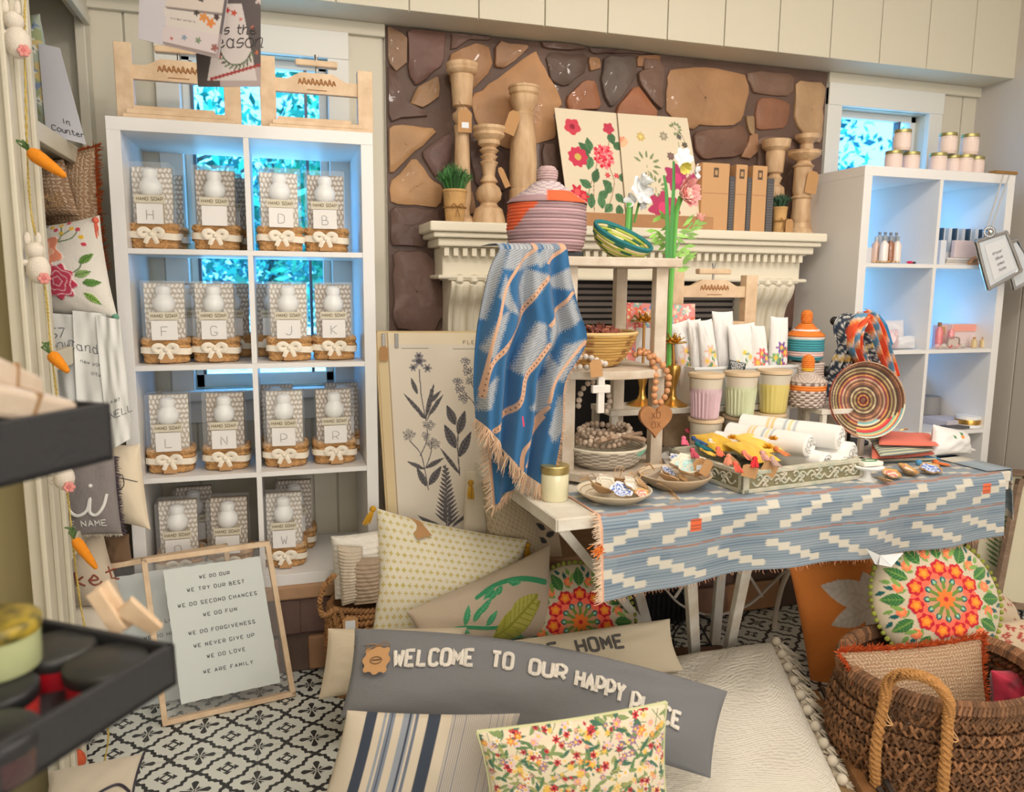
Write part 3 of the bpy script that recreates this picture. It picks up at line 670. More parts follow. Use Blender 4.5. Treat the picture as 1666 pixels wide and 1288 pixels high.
# ---- wooden easel frames
def easel_proto():
    t = thing('wooden_easel', 'proto', 'easel'); w = .30; m = MB()
    for s in (-1, 1):
        MB().box(s*w/2-.024, s*w/2+.024, -.02, .02, 0, .205+(.02 if s < 0 else 0)).build('post', PINE, t, smooth=False, bevel=.002)
    xs = np.linspace(-w/2+.024, w/2-.024, 24); top = [.165+.022*max(0, min(1, (1-abs(x)/.09)*2.2)) for x in xs]
    pts = [(x, -.012, z) for x, z in zip(xs, top)]+[(xs[-1], -.012, .125), (xs[0], -.012, .125)]
    m.prism(pts, (0, .022, 0)); m.build('carved_rail', PINE, t, smooth=False)
    m = MB(); 
    for i in range(9):
        x = -.052+i*.013; m.tube(catmull([(x-.005, -.0135, .150), (x, -.0135, .166+.004*(i % 2)), (x+.006, -.0135, .152)], 4), .0016, 4, (168, 118, 72))
        m.ball((x+.002, -.013, .158), .004, 6, (176, 126, 80), (1, .3, 1))
    m.tube([(-.03, -.0135, .135), (.03, -.0135, .135)], .001, 4, (160, 112, 70)); m.build('burnt_decoration', VC, t)
    MB().box(-.065, .065, -.016, .016, .207, .226).build('top_block', PINE, t, smooth=False, bevel=.004)
    m = MB(); m.lathe([(0, .18), (.004, .18), (.004, .235), (.006, .236), (.006, .245), (0, .246)], 8, c=(120, 110, 100)); m.build('screw', mat('steel', (150, 146, 140), .35, .9), t)
    m = MB(); m.box(-.15, .16, -.085, -.0, .0, .012, None, RM()); m.box(-.14, .135, -.08, .0, .0125, .026); m.box(-.125, .10, -.06, .03, .0265, .040, None); m.build('base_board', PINE, t, smooth=False, bevel=.002)
    return t
E0 = easel_proto(); KM2 = _kidmap()
E0.location = (.195, .09, 1.784); E0.rotation_euler = (0, 0, .0); E0['label'] = 'left pale wooden easel with carved rail on top of the white shelving'; E0['group'] = 'pale wooden tabletop easels'
dup(E0, (.60, .10, 1.784), 0., 'right pale wooden easel standing on top of the white shelving', 'pale wooden tabletop easels', tree=KM2)
# ---- printed photo cards hanging from the ceiling
def card(TL, TR, BR, BL, D, paint, base, lab):
    a = [PD(*p, d) for p, d in zip((TL, TR, BR, BL), D)]; fn = quadfn(*a); t = thing('photo_card', lab, 'photo card', tuple(a[0])); t['group'] = 'photo cards hung from the ceiling'
    def pm(p): paint(p); p.c *= .8  # whole print darkened: the hanging card's shade is put into its colours
    sheet('print', mat('glossy_print', vcol=True, rough=.35), t, fn, 110, 110, pm, base, .0015, smooth=False)
    m = MB(); m.tube([(a[0]+a[1])/2, (a[0]+a[1])/2+A((0, 0, 2.75-a[0][2]))], .0006, 4, (200, 200, 200)); m.build('hanging_thread', VC, t); return fn
def pc1(p):
    w, h = p.X.max(), p.Y.max(); p.rect(w*.3, w, 0, h, (96, 88, 90)); p.rect(w*.3, w*1.0, h*.75, h*1.1, (168, 150, 150)); p.rect(0, w*.32, 0, h, (205, 200, 206))
    X = p.X/w; Y = p.Y/h
    for y0, c in ((.42, (214, 200, 190)), (.66, (216, 206, 198)), (.86, (214, 200, 200))):
        p.put((X > .30+.02*np.sin(Y*20)) & (X < .96) & (abs(Y-y0) < .105), c); p.put((X > .3) & (X < .96) & (abs(Y-y0-.115) < .012), (150, 136, 130))
    for x, y, r, c in ((.55, .24, .05, (214, 110, 70)), (.62, .27, .05, (40, 70, 60)), (.8, .24, .05, (206, 90, 60)), (.7, .30, .04, (60, 56, 60)), (.75, .50, .06, (214, 140, 70)), (.84, .55, .06, (220, 130, 60)), (.66, .46, .04, (60, 50, 46)), (.9, .48, .04, (70, 40, 40)), (.40, .80, .02, (190, 60, 60)), (.55, .76, .035, (130, 150, 170)), (.72, .76, .04, (120, 140, 110)), (.93, .8, .05, (150, 90, 80)), (.5, .03, .2, (60, 60, 64))):
        p.flower(x*w, (y+.10)*h, r*w, 5, c, dep=.2)
    for i in range(14): p.rect(w*(.36+.022*i), w*(.372+.022*i), h*.655, h*(.665+.006*(i % 3)), (90, 80, 76))
def pc2(p):
    w, h = p.X.max(), p.Y.max(); X, Y = p.X/w, p.Y/h
    p.put(Y > .84, (190, 172, 168)); p.put((X < .35) & (Y > .55), (86, 78, 76)); p.rect(.3*w, .72*w, 0, h*.28, (150, 100, 50))
    for i in range(14): p.ell((.33+.028*i)*w, (.06+.06*(i % 4))*h, .009*w, .009*w, (236, 220, 200))
    m = (Y > .33) & (Y < .95) & (X > .16+.25*(1-(Y-.33)/.6)) & (X < .72+.18*(Y-.33)/.5); p.put(m, (226, 214, 208)); p.put((abs(Y-.94+.15*(X-.2)) < .012) & (X > .2), (170, 60, 60))
    for x, y, r, c in ((.5, .38, .05, (196, 60, 50)), (.6, .40, .05, (206, 80, 60)), (.7, .45, .03, (220, 120, 110)), (.36, .74, .045, (200, 30, 34)), (.98, .3, .07, (220, 200, 196)), (.88, .52, .04, (210, 120, 90)), (.93, .72, .04, (220, 120, 80))): p.flower(x*w, y*h, r*w, 5, c, dep=.25)
    for i in range(26):
        t = i/25; a = pi*(.05+.9*t); p.leaf((.62+.26*cos(a))*w, (.66+.17*sin(a))*h, .10*w, .016*w, a+1.2+(.7 if i % 2 else -.4), (110, 128, 100) if i % 3 else (90, 84, 66))
fb = card((310, -60), (424, -60), (424, 141), (322, 141), (1.72, 1.74, 1.76, 1.74), pc2, (98, 88, 88), 'photo card of a white holiday pillow hanging behind the other card')
m = MB(); n_ = fb.n
for txt, yy, sz in (("'tis the", .30, .020), ('Season', .42, .028)):
    lettering(m, txt, sz, lambda x, y: fb(.60+x/fb.w, .66+(yy-.40)*.9-y/fb.hh+.0, .0012), .0011, (50, 44, 46), gap=.9, slant=.15)
m.build('card_lettering', VC, [o for o in COL.objects if o.name.startswith('photo_card')][-1])
card((228, -60), (380, -60), (356, 95), (225, 63), (1.62, 1.66, 1.66, 1.62), pc1, (206, 200, 206), 'photo card of stacked patterned pillows hanging in front at the top')
# ================================================================ pillows and towels in the left built-in
def quadY(pts, Ys): return [PY(x, y, v) for (x, y), v in zip(pts, Ys)]
def soft(name, lab, cat, pts, Ys, T, paint=None, base=(230, 225, 215), m=FAB, group=None, pname='cover', **k):
    q = quadY(pts, Ys); c = sum(q)/4; t = thing(name, lab, cat, (c[0], c[1], min(a[2] for a in q)), group=group)
    o, s = pillow(pname, m, t, *q, T=T, paint=paint, base=base, **k); return t, s
def teal_fl(p):
    for i in range(60):
        x, y = nrng.random()*p.X.max(), nrng.random()*p.Y.max(); a = nrng.random()*6
        p.leaf(x, y, .05, .012, a, (150, 160, 120) if i % 3 else (196, 176, 120)); p.flower(x, y, .012, 5, (120, 140, 170) if i % 2 else (216, 216, 200), (90, 100, 120))
t, s = soft('patterned_pillow', 'sage green floral pillow on the top shelf of the left cupboard', 'pillow', ((-20, 18), (65, 22), (92, 222), (20, 214)), (.12, .02, .0, .12), .05, teal_fl, (166, 176, 160), n=80, seed=3)
def sign_card():
    q = quadY(((62, 70), (97, 78), (140, 235), (75, 218)), (-.0, -.02, -.06, -.02)); t = thing('counter_sign', 'white paper sign with handwriting leaning on the green pillow', 'sign', tuple(q[3])); fn = quadfn(*q)
    sheet('paper', PAPER, t, fn, 2, 2, None, (214, 214, 222), .001, smooth=False); m = MB()
    lettering(m, 'In', .014, lambda x, y: fn(.62+x/fn.w, .83-y/fn.hh, .001), .0009, (60, 60, 66)); lettering(m, 'Counter', .014, lambda x, y: fn(.60+x/fn.w, .93-y/fn.hh, .001), .0009, (60, 60, 66), gap=1.2); m.build('handwriting', VC, t)
sign_card()
def sequin(p):
    X, Y = p.X/.011, p.Y/.011; j = (np.sin(np.floor(X)*12.9898+np.floor(Y)*78.233)*43758.5 % 1)*3.1; fx, fy = X % 1-.5, Y % 1-.5
    u = fx*np.cos(j)+fy*np.sin(j); v = -fx*np.sin(j)+fy*np.cos(j); p.put((abs(u) < .42) & (abs(v) < .15), (202, 180, 152), .0008); p.put((abs(u) < .2) & (abs(v+.3) < .08), (120, 92, 70))
SEQ = mat('sequin_fabric', vcol=True, rough=.38, bump=.5, bscale=260)
t, s = soft('sequin_pillow', 'brown sequin pillow with an orange fringe on the second shelf of the left cupboard', 'pillow', ((52, 250), (155, 238), (170, 440), (70, 440)), (.16, .06, .06, .16), .06, sequin, (158, 124, 92), SEQ, n=110, seed=5)
m = MB(); pts = np.vstack([edge(s, 't', 30), edge(s, 'r', 40)]); fringe(m, pts, .022, (.7, -.5, .3), (188, 92, 40), 420, .7, .0016); m.build('orange_fringe', mat('fringe_yarn', vcol=True, rough=.9), t)
t, s = soft('sequin_pillow', 'brown pillow with round gold sequins below the felt carrot', 'pillow', ((48, 262), (103, 258), (130, 352), (50, 360)), (.02, -.02, -.03, .02), .05, sequin, (150, 118, 92), SEQ, n=80, seed=6)
m = MB()
for i in range(70):
    u = .1+.8*nrng.random(); v = .72+.1*np.sin(i)+.12*nrng.random(); c = s(u, v, .002); th = np.linspace(0, 2*pi, 9)[:-1]; m.tube([c+A((.0045*cos(a), 0, .0045*sin(a))) for a in th], .0009, 4, (226, 196, 150), closed=True)
m.build('sequin_rings', mat('sequin_gold', vcol=True, rough=.25, metal=.7), t)
def bloom(p):
    k = p.X.max(); f = lambda x, y: (x*k, y*k)
    for pts in (((.55, .30), (.62, .18), (.60, .05)), ((.62, .18), (.72, .12)), ((.60, .25), (.74, .22), (.80, .14)), ((.7, .62), (.8, .55), (.82, .45))): p.line([f(*a) for a in catmull(A(pts), 4)], .004, (110, 130, 90))
    for x, y, c in ((.60, .05, (236, 190, 60)), (.68, .03, (214, 70, 90)), (.73, .11, (236, 190, 60)), (.8, .13, (214, 70, 90)), (.62, .15, (236, 190, 60)), (.55, .10, (214, 70, 90)), (.84, .22, (236, 190, 60)), (.86, .30, (214, 70, 90)), (.5, .06, (236, 190, 60))): p.ell(*f(x, y), .028*k, .022*k, c, .4, .001)
    p.flower(*f(.40, .36), .24*k, 6, (240, 150, 120), (200, 110, 80), .28, .3, .15, .003); p.flower(*f(.40, .36), .15*k, 6, (246, 190, 160), (196, 110, 76), .45, 0, .15, .004)
    p.flower(*f(.54, .70), .21*k, 9, (204, 62, 92), None, a=.2, dep=.10, h=.004)
    for i in range(3):
        th = np.arctan2(p.Y-.70*k, p.X-.54*k); r = np.hypot(p.X-.54*k, p.Y-.70*k); p.put(abs(r-(.05+.055*i)*k*(1+.12*np.cos(5*th+i))) < .006*k, (240, 190, 196), .004)
    p.flower(*f(.30, .80), .08*k, 5, (236, 200, 60), None, h=.002); p.ell(*f(.18, .62), .08*k, .12*k, (232, 150, 90), .2, .001); p.ell(*f(.2, .78), .05*k, .1*k, (236, 180, 90), .2, .001)
    for x, y, a, c in ((.80, .50, -.6, (110, 150, 66)), (.74, .64, -.3, (150, 180, 110)), (.80, .72, -.15, (100, 146, 70)), (.78, .82, .7, (150, 190, 90))): p.leaf(*f(x, y), .17*k, .045*k, a, c, (70, 110, 50), .002)
t, s = soft('floral_pillow', 'white pillow embroidered with coral and pink flowers and teal tassels', 'pillow', ((28, 372), (162, 350), (192, 518), (40, 512)), (-.02, -.1, -.14, -.06), .055, bloom, (232, 226, 216), EMB, n=150, seed=8, pinch=.06)
m = MB(); lettering(m, 'ly', .04, lambda x, y: s(.32+x/s.w, .13-y/s.hh, .002), .0014, (60, 66, 64), up=s.n, gap=.8, slant=.3); m.build('script_lettering', VC, t)
def tassel(par, at, L, c, R=.012, top=.012, d=(0, 0, -1), name='tassel'):
    m = MB(); at = A(at); d = A(d, float); m.ball(at, top*.8, 8, A(c)*.95)
    for i in range(38):
        a = rng.uniform(0, 6.3); q = R*sqrt(rng.random()); o = A((cos(a)*q, sin(a)*q, 0)); m.tube([at, at+o*.7+d*L*.35, at+o+d*L*rng.uniform(.85, 1.05)], [.0018, .0018, .0012], 4, A(c)*rng.uniform(.85, 1.1), cap=False)
    return m.build(name, mat('tassel_yarn', vcol=True, rough=.9), par)
tassel(t, s(.985, .99), .062, (110, 168, 142)); tassel(t, s(.97, .05), .05, (240, 120, 96))
# hanging tea towels
def towel(lab, pts, Ys, texts, seed, base=(232, 232, 228), name='tea_towel', cat='towel', folds=.008, nf=3, group='white printed tea towels hanging from the shelf edge', paint=None):
    q = quadY(pts, Ys); t = thing(name, lab, cat, tuple((q[2]+q[3])/2), group=group); fn = quadfn(*q)
    hf = lambda u, v: folds*np.sin(u*2*pi*nf+seed+v*1.2)*(.4+.6*v)+.006*smooth_noise(u, v, seed)
    sheet('cloth', mat('cotton_towel', vcol=True, rough=.9, weave=.2, wsc=600), t, fn, 50, 60, paint, base, .003, hfun=hf, angle=80)
    m = MB()
    for txt, u0, v0, sz, r, c in texts: lettering(m, txt, sz, lambda x, y: fn(u0+x/fn.w, v0-y/fn.hh, float(hf(u0+x/fn.w, v0-y/fn.hh))+.001), r, c, up=fn.n, gap=1.4, slant=.0)
    if texts: m.build('printed_lettering', VC, t)
    return t, fn
GY = (96, 98, 104)
towel('white tea towel printed 257 beside the cupboard post', ((58, 508), (128, 512), (138, 650), (78, 690)), (-.12, -.13, -.15, -.13), [('257', .36, .24, .026, .0011, GY), ('GROWN', .50, .38, .024, .0009, GY)], 1, folds=.004, nf=1.5)
towel('white tea towel with cursive script hanging in the middle', ((118, 505), (172, 510), (186, 720), (128, 700)), (-.14, -.15, -.17, -.16), [('Candia', .45, .32, .024, .0010, GY), ('new york', .5, .42, .010, .0006, GY), ('city', .6, .5, .010, .0006, GY)], 2, folds=.005, nf=1.5)
towel('white tea towel with a vertical place name hanging rightmost', ((155, 512), (195, 520), (214, 712), (176, 735)), (-.16, -.17, -.20, -.18), [('ONELL', .55, .78, .020, .0009, GY), ('A BIT', .5, .66, .008, .0006, GY)], 3, folds=.004, nf=1.2)
t, s = soft('cream_pillow', 'cream pillow with a single looping script line beneath the towels', 'pillow', ((150, 715), (228, 722), (245, 862), (172, 850)), (-.09, -.12, -.16, -.10), .045, None, (232, 216, 190), n=50, seed=12)
m = MB(); m.tube([s(u, v, .002) for u, v in catmull([(.1, .62), (.35, .52), (.55, .38), (.68, .33), (.70, .45), (.60, .50), (.58, .38), (.75, .38), (.95, .42)], 6)], .0012, 4, (70, 70, 66)); m.build('script_line', VC, t)
t, s = soft('grey_pillow', 'grey linen pillow with white script and frayed purple edges', 'pillow', ((70, 745), (186, 742), (199, 868), (76, 874)), (-.16, -.19, -.21, -.18), .035, None, (148, 140, 138), mat('grey_linen', vcol=True, rough=.9, weave=.5, wsc=350, bump=.3, bscale=60), n=50, seed=13, pinch=.03)
m = MB(); m.tube([s(u, v, .002) for u, v in catmull([(-.02, .62), (.08, .55), (.14, .62), (.2, .72), (.24, .58), (.34, .52), (.4, .66), (.5, .72), (.62, .66), (.68, .5), (.66, .68), (.74, .72), (.84, .62), (.90, .46)], 6)], .0045, 6, (232, 230, 226), flat=.6, up=s.n); m.ball(s(.7, .34, .002), .006, 8, (232, 230, 226), (1, .4, 1))
lettering(m, 'RITE NAME', .017, lambda x, y: s(.50+x/s.w, .87-y/s.hh, .002), .0016, (222, 218, 214), up=s.n, gap=2.0); m.build('white_lettering', VC, t)
m = MB(); fringe(m, edge(s, 'r', 30), .012, (1, -.3, 0), (92, 78, 88), 150, .6, .0012); fringe(m, edge(s, 'b', 30), .008, (0, -.2, -1), (216, 206, 190), 120, .6, .0012); m.build('frayed_edge', mat('fringe_yarn'), t)
t, s = soft('market_sack_pillow', 'beige sack pillow printed with rust lettering low in the left cupboard', 'pillow', ((78, 872), (168, 868), (205, 985), (90, 990)), (-.10, -.12, -.14, -.10), .05, None, (206, 190, 168), n=40, seed=14)
m = MB(); lettering(m, 'arket', .045, lambda x, y: s(.55+x/s.w, .62-y/s.hh, .002), .0028, (140, 70, 50), up=s.n); m.build('rust_lettering', VC, t)
soft('cream_pillow', 'plain cream pillow at the bottom of the left cupboard under the sack pillow', 'pillow', ((88, 985), (185, 980), (215, 1060), (95, 1070)), (-.12, -.12, -.12, -.12), .05, None, (216, 206, 188), n=24, seed=15)
soft('brown_pillow', 'brown burlap pillow in the dark gap beside the white shelving foot', 'pillow', ((165, 872), (210, 868), (216, 915), (175, 925)), (-.03, -.04, -.04, -.03), .03, None, (128, 100, 74), n=24, seed=16)
# ---- garland of felt carrots and bunnies
q = [PY(x, y, -.50) for x, y in ((42, -30), (40, 60), (44, 240), (50, 340), (62, 400), (75, 480), (82, 560), (92, 640), (103, 740), (113, 830), (124, 930), (134, 1000), (160, 1120), (176, 1190), (170, 1240))]
m = MB(); rope_strand(m, q, .0018, .0016, 90, 2, (206, 180, 96), 4, 14); o = m.build('garland_cord', mat('jute_cord', vcol=True, rough=.9, bump=.3, bscale=300), None); tag(o, 'jute garland cord hanging down the front of the left cupboard post', 'garland')
def carrot(x0, y0, x1, y1, lab, r=.013):
    a, b = PY(x0, y0, -.52), PY(x1, y1, -.54); t = thing('felt_carrot', lab, 'ornament', tuple(b), group='felt carrots on the garland'); d = b-a; L = np.linalg.norm(d)
    M = np.eye(4); z = d/L; x = np.cross(z, (0, 1, 0)); x /= np.linalg.norm(x); M[:3, 0] = x; M[:3, 1] = np.cross(z, x); M[:3, 2] = z; M[:3, 3] = a
    m = MB(); m.lathe([(0, 0), (r*.7, .002), (r, L*.15), (r*.95, L*.35), (r*.7, L*.7), (r*.4, L*.95), (0, L)], 14, M=M, c=(232, 142, 30)); m.build('carrot_body', mat('orange_felt', (232, 142, 30), .95, bump=.4, bscale=400), t)
    m = MB()
    for i in range(7): m.tube([a, a-z*.012+A((rng.uniform(-.01, .01), rng.uniform(-.01, .01), .006)), a-z*.02+A((rng.uniform(-.014, .014), 0, .012))], .0018, 4, (80, 110, 60))
    m.build('green_top', mat('green_yarn', vcol=True, rough=.9), t)
carrot(48, 246, 108, 288, 'largest felt carrot, topmost on the garland over the sequin pillow', .016); carrot(82, 575, 112, 606, 'felt carrot over the white tea towels', .014); carrot(121, 876, 158, 926, 'felt carrot below the grey pillow', .013)
def bunny(x, y, lab, sc=1., face=1):
    c = PY(x, y, -.53); t = thing('felt_bunny', lab, 'ornament', tuple(c), group='felt bunnies on the garland'); m = MB(); w = (222, 212, 198)
    m.ball(c+A((0, 0, -.008*sc)), .026*sc, 14, w, (.9, .8, 1.15)); m.ball(c+A((-.004, 0, .030*sc)), .018*sc, 12, w)
    for s in (-1, 1): m.ball(c+A((-.006+.011*s, 0, .054*sc)), .014*sc, 8, w, (.42, .35, 1)); m.ball(c+A((-.022*sc, -.006*s, -.006+.012*s)), .010*sc, 8, w, (1.2, .7, .7))
    m.build('felt_body', mat('white_felt', (224, 214, 200), .95, bump=.4, bscale=350), t)
    m = MB(); m.flower = None; o = c+A((.014*sc, -.02, -.026*sc))
    m.box(o[0]-.004, o[0]+.004, o[1], o[1]+.008, o[2]-.004, o[2]+.004, (226, 150, 144))
    for k in range(6): m.ball(o+.008*A((cos(k*1.05), 0, sin(k*1.05))), .006, 6, (226, 150, 144))
    m.ball(o, .006, 6, (214, 120, 120)); m.build('felt_flower', VC, t)
bunny(28, 62, 'felt bunny at the top of the garland', 1.15); bunny(62, 432, 'felt bunny beside the floral pillow', 1.1); bunny(104, 772, 'felt bunny half hidden below the black tray')
# ================================================================ near bay shelf contents
c = PY(4, 912, -.75); t = thing('small_bottle', 'glass bottle with a grey label on the near left shelf', 'bottle', (c[0], c[1], .446)); m = MB(); m.lathe([(0, 0), (.022, 0), (.024, .01), (.024, .075), (.010, .095), (.010, .12), (.013, .12), (.013, .13), (0, .13)], 16, (c[0], c[1], .446), c=(180, 168, 110)); m.build('glass_body', mat('yellow_glass', (200, 188, 120), .15, trans=.5), t)
m = MB(); m.lathe([(.0245, .015), (.0248, .07)], 16, (c[0], c[1], .446), c=(190, 192, 196)); m.build('paper_label', PAPER, t)
# ================================================================ black tiered display in the foreground
BK = mat('black_stained_wood', (44, 44, 46), .55, bump=.15, bscale=160)
def tray(corner, z, ang, w, d, h, lab, par):
    M = np.eye(4); ex = (a-b2); ex[2] = 0; ex /= np.linalg.norm(ex); ey = (a-b_); ey[2] = 0; ey /= np.linalg.norm(ey); M[:3, 0] = ex; M[:3, 1] = ey; M[:3, 3] = (corner[0], corner[1], z); m = MB(); T = .008
    m.box(-w, 0, -d, 0, -h, -h+T, None, M); m.box(-w, 0, -T, 0, -h, 0, None, M); m.box(-w, 0, -d, -d+T, -h, 0, None, M); m.box(-T, 0, -d, 0, -h, 0, None, M); m.box(-w, -w+T, -d, 0, -h, 0, None, M)
    return m.build('tray', BK, par, smooth=False, bevel=.0015), M
a = PD(285, 1046, .80); b = PD(0, 1212, .62); b2 = PD(65, 1005, .93)
t = thing('tiered_display_stand', 'black two-tier wooden display stand in the near left foreground', 'display stand', (.12, -1.75, 0))
zt = a[2]; b_ = PZ(0, 1212, zt); b = b_; b2 = PZ(62, 1003, zt); dirf = b-a; ang = math.atan2(dirf[1], dirf[0])+pi/2
W_ = .34; tr, M1 = tray(a, zt, math.atan2((a-b2)[1], (a-b2)[0]), .34, .40, .046, '', t)
au = PD(180, 655, .82); zu = au[2]; bu2 = PZ(60, 630, zu); tr2, M2 = tray(au, zu, math.atan2((a-b2)[1], (a-b2)[0])-.1, .34, .36, .062, '', t)
m = MB(); px0 = M1@A((-.30, -.37, 0, 1)); px1 = M1@A((-.30, -.03, 0, 1))
for P in (px0, px1): m.box(P[0]-.012, P[0]+.012, P[1]-.012, P[1]+.012, 0, zu-.06)
m.build('upright', BK, t, smooth=False, bevel=.002)
m = MB(); m.box(-.34, -.0, -.4, .0, -.38, -.34, None, M1); m.build('lower_tray', BK, t, smooth=False, bevel=.002)
# candle tins with glass bodies and black lids
def tin(px_, py_, z, body, lid, lab, r=.040, h=.052):
    c = PZ(px_, py_, z); t = thing('candle_jar', lab, 'candle jar', (c[0], c[1], z-h), group='lidded candle jars on the black tray'); o = (c[0], c[1], z-h); m = MB()
    m.lathe([(0, 0), (r*.93, 0), (r*.96, .003), (r*.96, h-.013), (0, h-.012)], 40, o, c=body); m.build('wax_body', mat('jar_'+lab[:8], body, .18, coat=.6), t)
    m = MB(); m.lathe([(0, h), (r*.90, h), (r*.96, h-.001), (r, h-.003), (r, h-.011), (r*.985, h-.012), (r*.98, h-.014)], 40, o, c=lid); m.build('lid', mat('lid_'+lab[:8], lid, .38, .0 if sum(lid) > 300 else .3, var=.6 if sum(lid) > 300 else 0, vscale=60, color2=(70, 70, 40)), t); return t
zb = zt-.036
tin(172, 1072, zt-.006, (196, 30, 44), (56, 56, 54), 'front red candle jar with a black lid nearest the tray corner', .040, .037)
tin(88, 1048, zt-.004, (190, 28, 44), (58, 58, 56), 'back red candle jar with a black lid next to the wooden clip', .040, .039)
tin(-16, 1118, zt-.004, (214, 62, 56), (40, 40, 42), 'coral red candle jar underneath the pale green jar', .040, .039)
tin(-14, 1006, zt+.047, (182, 188, 140), (176, 150, 50), 'pale green candle jar with a mottled yellow lid, topmost of the stack', .042, .050)
tin(-22, 1190, zt-.004, (60, 30, 34), (46, 46, 48), 'black lidded candle jar at the bottom left edge', .040, .038)
# wooden clip block holder
c = PZ(232, 1030, zt+.0); t = thing('wooden_card_holder', 'small wooden clip and block card holder on the black tray corner', 'card holder', (c[0], c[1], zt-.03))
m = MB(); p0, p1 = PD(152, 962, .86), PD(196, 1028, .86)
m.beam(p0, p1, .016, .009, up=(0, -1, 0)); m.beam(p0+A((.006, .01, .004)), p1+A((.008, .01, .0)), .016, .008, up=(0, -1, 0)); m.build('clip', PINE, t, smooth=False, bevel=.001)
m = MB(); fn = quadfn(PD(212, 975, .86), PD(264, 1022, .86), PD(246, 1034, .86), PD(188, 1000, .86)); G = fn(A([[0, 0], [1, 1]]), A([[0, 1], [0, 1]])); m.prism([fn(0, 0), fn(1, 0), fn(1, 1), fn(0, 1)], (0, .012, 0)); m.build('block', PINE, t, smooth=False, bevel=.001)
# paper wrapped bars on the upper tray
for (x0, y0, x1, y1, x2, y2, w, lab) in ((-50, 640, 92, 668, 0, 0, .05, 'paper wrapped bar tied with string lying on the upper black tray'), (-70, 596, 34, 640, 0, 0, .05, 'second paper wrapped bar propped behind on the upper black tray')):
    a_, b_ = PD(x0, y0, .70), PD(x1, y1, .80); t = thing('wrapped_soap', lab, 'wrapped bar', tuple((a_+b_)/2), group='paper wrapped bars'); m = MB(); m.beam(a_, b_, w, .03, up=(-.2, -.6, .8)); m.build('paper_wrap', mat('waxed_paper', (196, 178, 158), .3, bump=.3, bscale=30), t, smooth=False, bevel=.006)
    mid = (a_+b_)/2; d = (b_-a_)/np.linalg.norm(b_-a_); m = MB(); m.beam(mid-d*.002, mid+d*.002, w+.002, .032, up=(-.2, -.6, .8)); m.build('string', mat('twine', (150, 116, 80), .9), t, smooth=False)
# things under the black display, on the floor
t, s = soft('canvas_pouch', 'flat cream canvas pouch with dark piping on the floor under the black stand', 'pouch', ((80, 1255), (235, 1225), (212, 1330), (60, 1345)), (-.75, -.72, -.98, -.98), .02, None, (208, 196, 176), n=24, seed=31)
m = MB(); m.tube(np.vstack([edge(s, 'r', 20, .002), ]), .003, 5, (52, 48, 60)); m.tube([s(u, v, .003) for u, v in catmull([(.45, 1), (.6, .75), (.8, .62), (.97, .7)], 5)], .003, 5, (52, 48, 60)); m.build('piping', VC, t)
c = PZ(112, 1232, .05); t = thing('orange_pouch', 'small orange embroidered bag in the shade below the black tray', 'bag', (c[0], c[1], 0)); m = MB(); m.ball((c[0], c[1], .04), .035, 14, (206, 92, 56), (1.2, .6, 1)); m.build('cloth_body', mat('orange_embroidery', (206, 92, 56), .9, bump=.8, bscale=120), t)
# ================================================================ things on the mantel
TURN = wood('turned_mango_wood', (216, 184, 146), (184, 148, 110), (8, 8, 2), .6, .25)
def ktag(par, at, w, h, rot=0., c=KRAFT, d=(0, -1, 0), name='kraft_tag'):
    M = RM(0, rot, 0, tuple(at)); m = MB(); m.prism([tuple((M@A((x, 0, z, 1)))[:3]) for x, z in ((-w/2, -h), (w/2, -h), (w/2, -h*.15), (w*.25, 0), (-w*.25, 0), (-w/2, -h*.15))], (0, -.001, 0)); return m.build(name, c, par, smooth=False)
def stick(lab, px_, top, base_x, H, prof, Yv=.27, tagat=None, group='turned wooden candle holders'):
    x = PY(base_x, 372, Yv)[0]; o = (x, Yv, MZ); t = thing('candle_holder', lab, 'candle holder', o, group=group)
    m = MB(); m.lathe([(r, z*H) for r, z in prof], 28, o); m.build('turned_column', TURN, t, angle=35)
    if tagat: ktag(t, A(o)+A(tagat[:3]), tagat[3], tagat[4], tagat[5]); m = MB(); m.tube([A(o)+A(tagat[:3])+A((0, 0, -.004)), A(o)+A(tagat[:3])+A((-.02, .01, .03))], .0008, 4, (120, 96, 66)); m.build('jute_string', mat('jute_cord', vcol=True, rough=.9), t)
    return t, o
t, o = stick('tallest turned wooden candle holder behind the potted grass on the mantel', 748, 107, 752, .565, [(0, 0), (.052, 0), (.05, .03), (.03, .06), (.028, .1), (.036, .16), (.030, .3), (.026, .55), (.030, .62), (.022, .63), (.034, .66), (.036, .69), (.022, .71), (.020, .73), (.036, .74), (.034, .74), (.042, .92), (.040, .93), (.052, .94), (.058, .955), (.056, .965), (.060, .98), (.058, 1), (0, .995)], .29, (.0, -.042, .40, .05, .08, .0))
MB().box(o[0]-.012, o[0]+.014, o[1]-.0445, o[1]-.0435, MZ+.335, MZ+.355).build('price_sticker', mat('white_sticker', (226, 230, 236), .5), t, smooth=False)
stick('shorter turned candle holder with many rings, third from the mantel end', 797, 210, 795, .345, [(0, 0), (.062, 0), (.060, .06), (.050, .16), (.034, .19), (.030, .22), (.044, .26), (.048, .32), (.040, .38), (.024, .42), (.034, .44), (.022, .50), (.026, .60), (.034, .64), (.022, .66), (.032, .70), (.022, .72), (.036, .76), (.024, .79), (.040, .82), (.040, .86), (.044, .87), (.058, .91), (.055, .94), (.062, .97), (.060, 1), (0, .99)], .25, (.03, -.035, .20, .022, .075, -.45))
